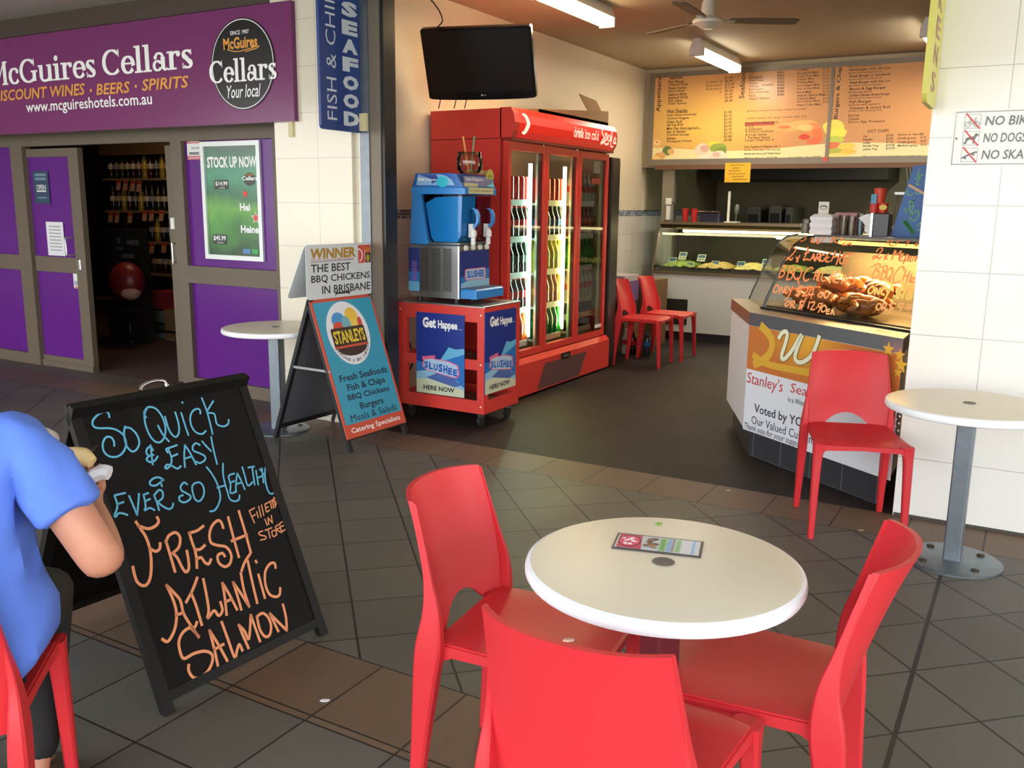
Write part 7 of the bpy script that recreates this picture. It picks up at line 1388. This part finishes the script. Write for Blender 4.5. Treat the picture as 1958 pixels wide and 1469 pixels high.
def arm(S, E, Wp, hand_up):
    s = vtx(S, .062, che); u = vtx((S*.45+E*.55), .05, s); e = vtx(E, .047, u); f = vtx(E*.6+Wp*.4, .045, e); w = vtx(Wp, .03, f)
    h = Wp-E; h /= np.linalg.norm(h); up = np.array([0, 0, 1.0])-h*h[2]; up /= np.linalg.norm(up); sd = np.cross(h, up)
    if hand_up < 0: sd = -sd
    p = vtx(Wp+h*.045, (.04, .02), w)
    for k, o in enumerate((-.03, -.01, .011, .031)):
        ln = (.9, 1.05, 1.0, .8)[k]; b = Wp+h*.088+sd*o; a = vtx(b, .0105, p); d = h
        for j, (sg, an) in enumerate(((.036, .5), (.026, 1.1), (.02, 1.5))):
            b = b+(h*math.cos(an)+up*math.sin(an))*sg*ln; a = vtx(b, .0095-.0008*j, a)
    b = Wp+h*.03-sd*.03+up*.008; a = vtx(b, .0115, p); b = b-sd*.02+h*.025+up*.012; a = vtx(b, .0105, a); b = b+h*.02+up*.022+sd*.01; a = vtx(b, .009, a)
    return Wp+h*.10+up*.035, h, up, sd
HR = arm(SR, ER, WR, 1); HL_ = arm(SL, EL, WL, -1)
def leg(s):
    h = vtx(L_(.03, s*.09, .53), .075, pel); t = vtx(L_(.22, s*.11, .52), .078, h); k = vtx(L_(.43, s*.11, .50), .06, t); c = vtx(L_(.31, s*.10, .29), .055, k); a = vtx(L_(.19, s*.09, .09), .038, c); b = vtx(L_(.28, s*.095, .045), .034, a); vtx(L_(.36, s*.10, .035), .025, b)
leg(1); leg(-1)
M_skin = mat('skin', (182, 124, 98), .5, noise=.1, nscale=14)
body = skin('body', V, E_, R_, M_skin, man, 2)
# shirt, trousers, shoes, hair
M_shirt = mat('blue shirt', (84, 118, 206), .85, noise=.10, nscale=5, bump=1.0)
V = []; E_ = []; R_ = []
a = vtx(L_(.01, .03, .49), (.21, .19)); b_ = vtx(L_(-.02, .03, .62), (.215, .185), a); b2 = vtx(L_(-.07, .015, .78), (.21, .18), b_); c_ = vtx(L_(-.055, .0, .94), (.185, .15), b2); n_ = vtx(L_(-.02, 0, 1.06), .095, c_); vtx(L_(.01, 0, 1.10), .07, n_)
for S, E in ((SR, ER), (SL, EL)):
    s = vtx(S+np.array([0, 0, .0]), .078, c_); u = vtx(S*.6+E*.4, .070, s); u = vtx(S*.44+E*.56, .067, u); vtx(S*.42+E*.58, .066, u)
shirt = skin('shirt', V, E_, R_, M_shirt, man, 3, folds=.017)
V = []; E_ = []; R_ = []
a = vtx(L_(0, 0, .55), (.12, .09))
for s in (1, -1):
    h = vtx(L_(.04, s*.09, .53), .085, a); t = vtx(L_(.22, s*.11, .525), .092, h); k = vtx(L_(.43, s*.11, .505), .074, t); c = vtx(L_(.31, s*.10, .29), .066, k); vtx(L_(.205, s*.092, .11), .056, c)
skin('trousers', V, E_, R_, mat('black trousers', (20, 19, 20), .8), man, 2)
for s in (1, -1):
    G = Fr(L_(.17, s*.09, 0), PF+PR*s*.1, (0, 0, 1)); MB(mat('shoe', (70, 58, 44), .6)).loft([[G.p(x, z, w*wd) for z, w in ((0, -1), (0, 1), (h_, .8), (h_, -.8))] for x, wd, h_ in ((-.05, .035, .09), (.05, .042, .11), (.13, .046, .07), (.2, .042, .05), (.235, .02, .03))], True).build('shoe', man)
hb = MB(mat('dark hair', (58, 44, 36), .7, bump=.4)); hc_ = L_(.03, 0, 1.285); vs = []
hb.ball(hc_-PF*.018+np.array([0, 0, .02]), (.098, .098, .105), 18, 12); hb.build('hair', man)
eb_ = MB(mat('eye', (40, 34, 32), .3))
for s in (-1, 1): eb_.ball(L_(.137, s*.033, 1.262), (.012, .012, .009), 10, 8)
eb_.build('eye', man)
MB(M_skin).ball(L_(.155, 0, 1.235), (.016, .014, .02), 10, 8).ball(L_(.05, .095, 1.25), (.014, .014, .03), 10, 8).ball(L_(.05, -.095, 1.25), (.014, .014, .03), 10, 8).build('face', man)
MB(mat('lips', (170, 100, 90), .5)).ball(L_(.155, 0, 1.195), (.012, .022, .008), 10, 6).build('mouth', man)
# what he eats
p, h, up, sd = HR
q = np.array([at_n(160, 880, np.array([1, .35, 0]), np.array([1, .35, 0])@p)])[0]
c = np.array(at_n(158, 883, FX, FX@p-FX@CAM+FX@CAM))
ff = MB(mat('fried fish', (214, 184, 128), .6, noise=.12, nscale=20)); tr_ = [at_n(x, y, FX, FX@p) for x, y in ((118, 866), (140, 870), (160, 874), (177, 885))]
ff.tube(tr_, [.012, .020, .022, .014], 10, smooth_path=True); tag(ff.build('fried_fish', loc=tr_[1]), 'beige battered fish piece held up in front of the man in blue', 'food')
nap = MB(mat('paper napkin', (214, 214, 218), .8)); tr2 = [at_n(x, y, FX, FX@p+.02) for x, y in ((166, 922), (182, 910), (197, 903), (209, 905))]
nap.tube(tr2, [.010, .018, .02, .018], 8, smooth_path=True); tag(nap.build('paper_napkin', loc=tr2[1]), 'crumpled white paper napkin in the hand of the man in blue', 'napkin')
st2 = [at_n(x, y, FX, FX@p+.01) for x, y in ((168, 868), (186, 852))]; tag(MB(glass('clear straw', (206, 206, 204), 1.4, .1)).tube(st2, .004, 8).build('plastic_fork', loc=st2[0]), 'thin clear plastic fork handle above the fish piece', 'fork')
# ------------------------------------------------------------------ anything a renderer needs to know about names
for o in SC.objects:
    if o.type == 'MESH' and o.parent is None and 'label' not in o and 'kind' not in o: o['kind'] = 'structure'
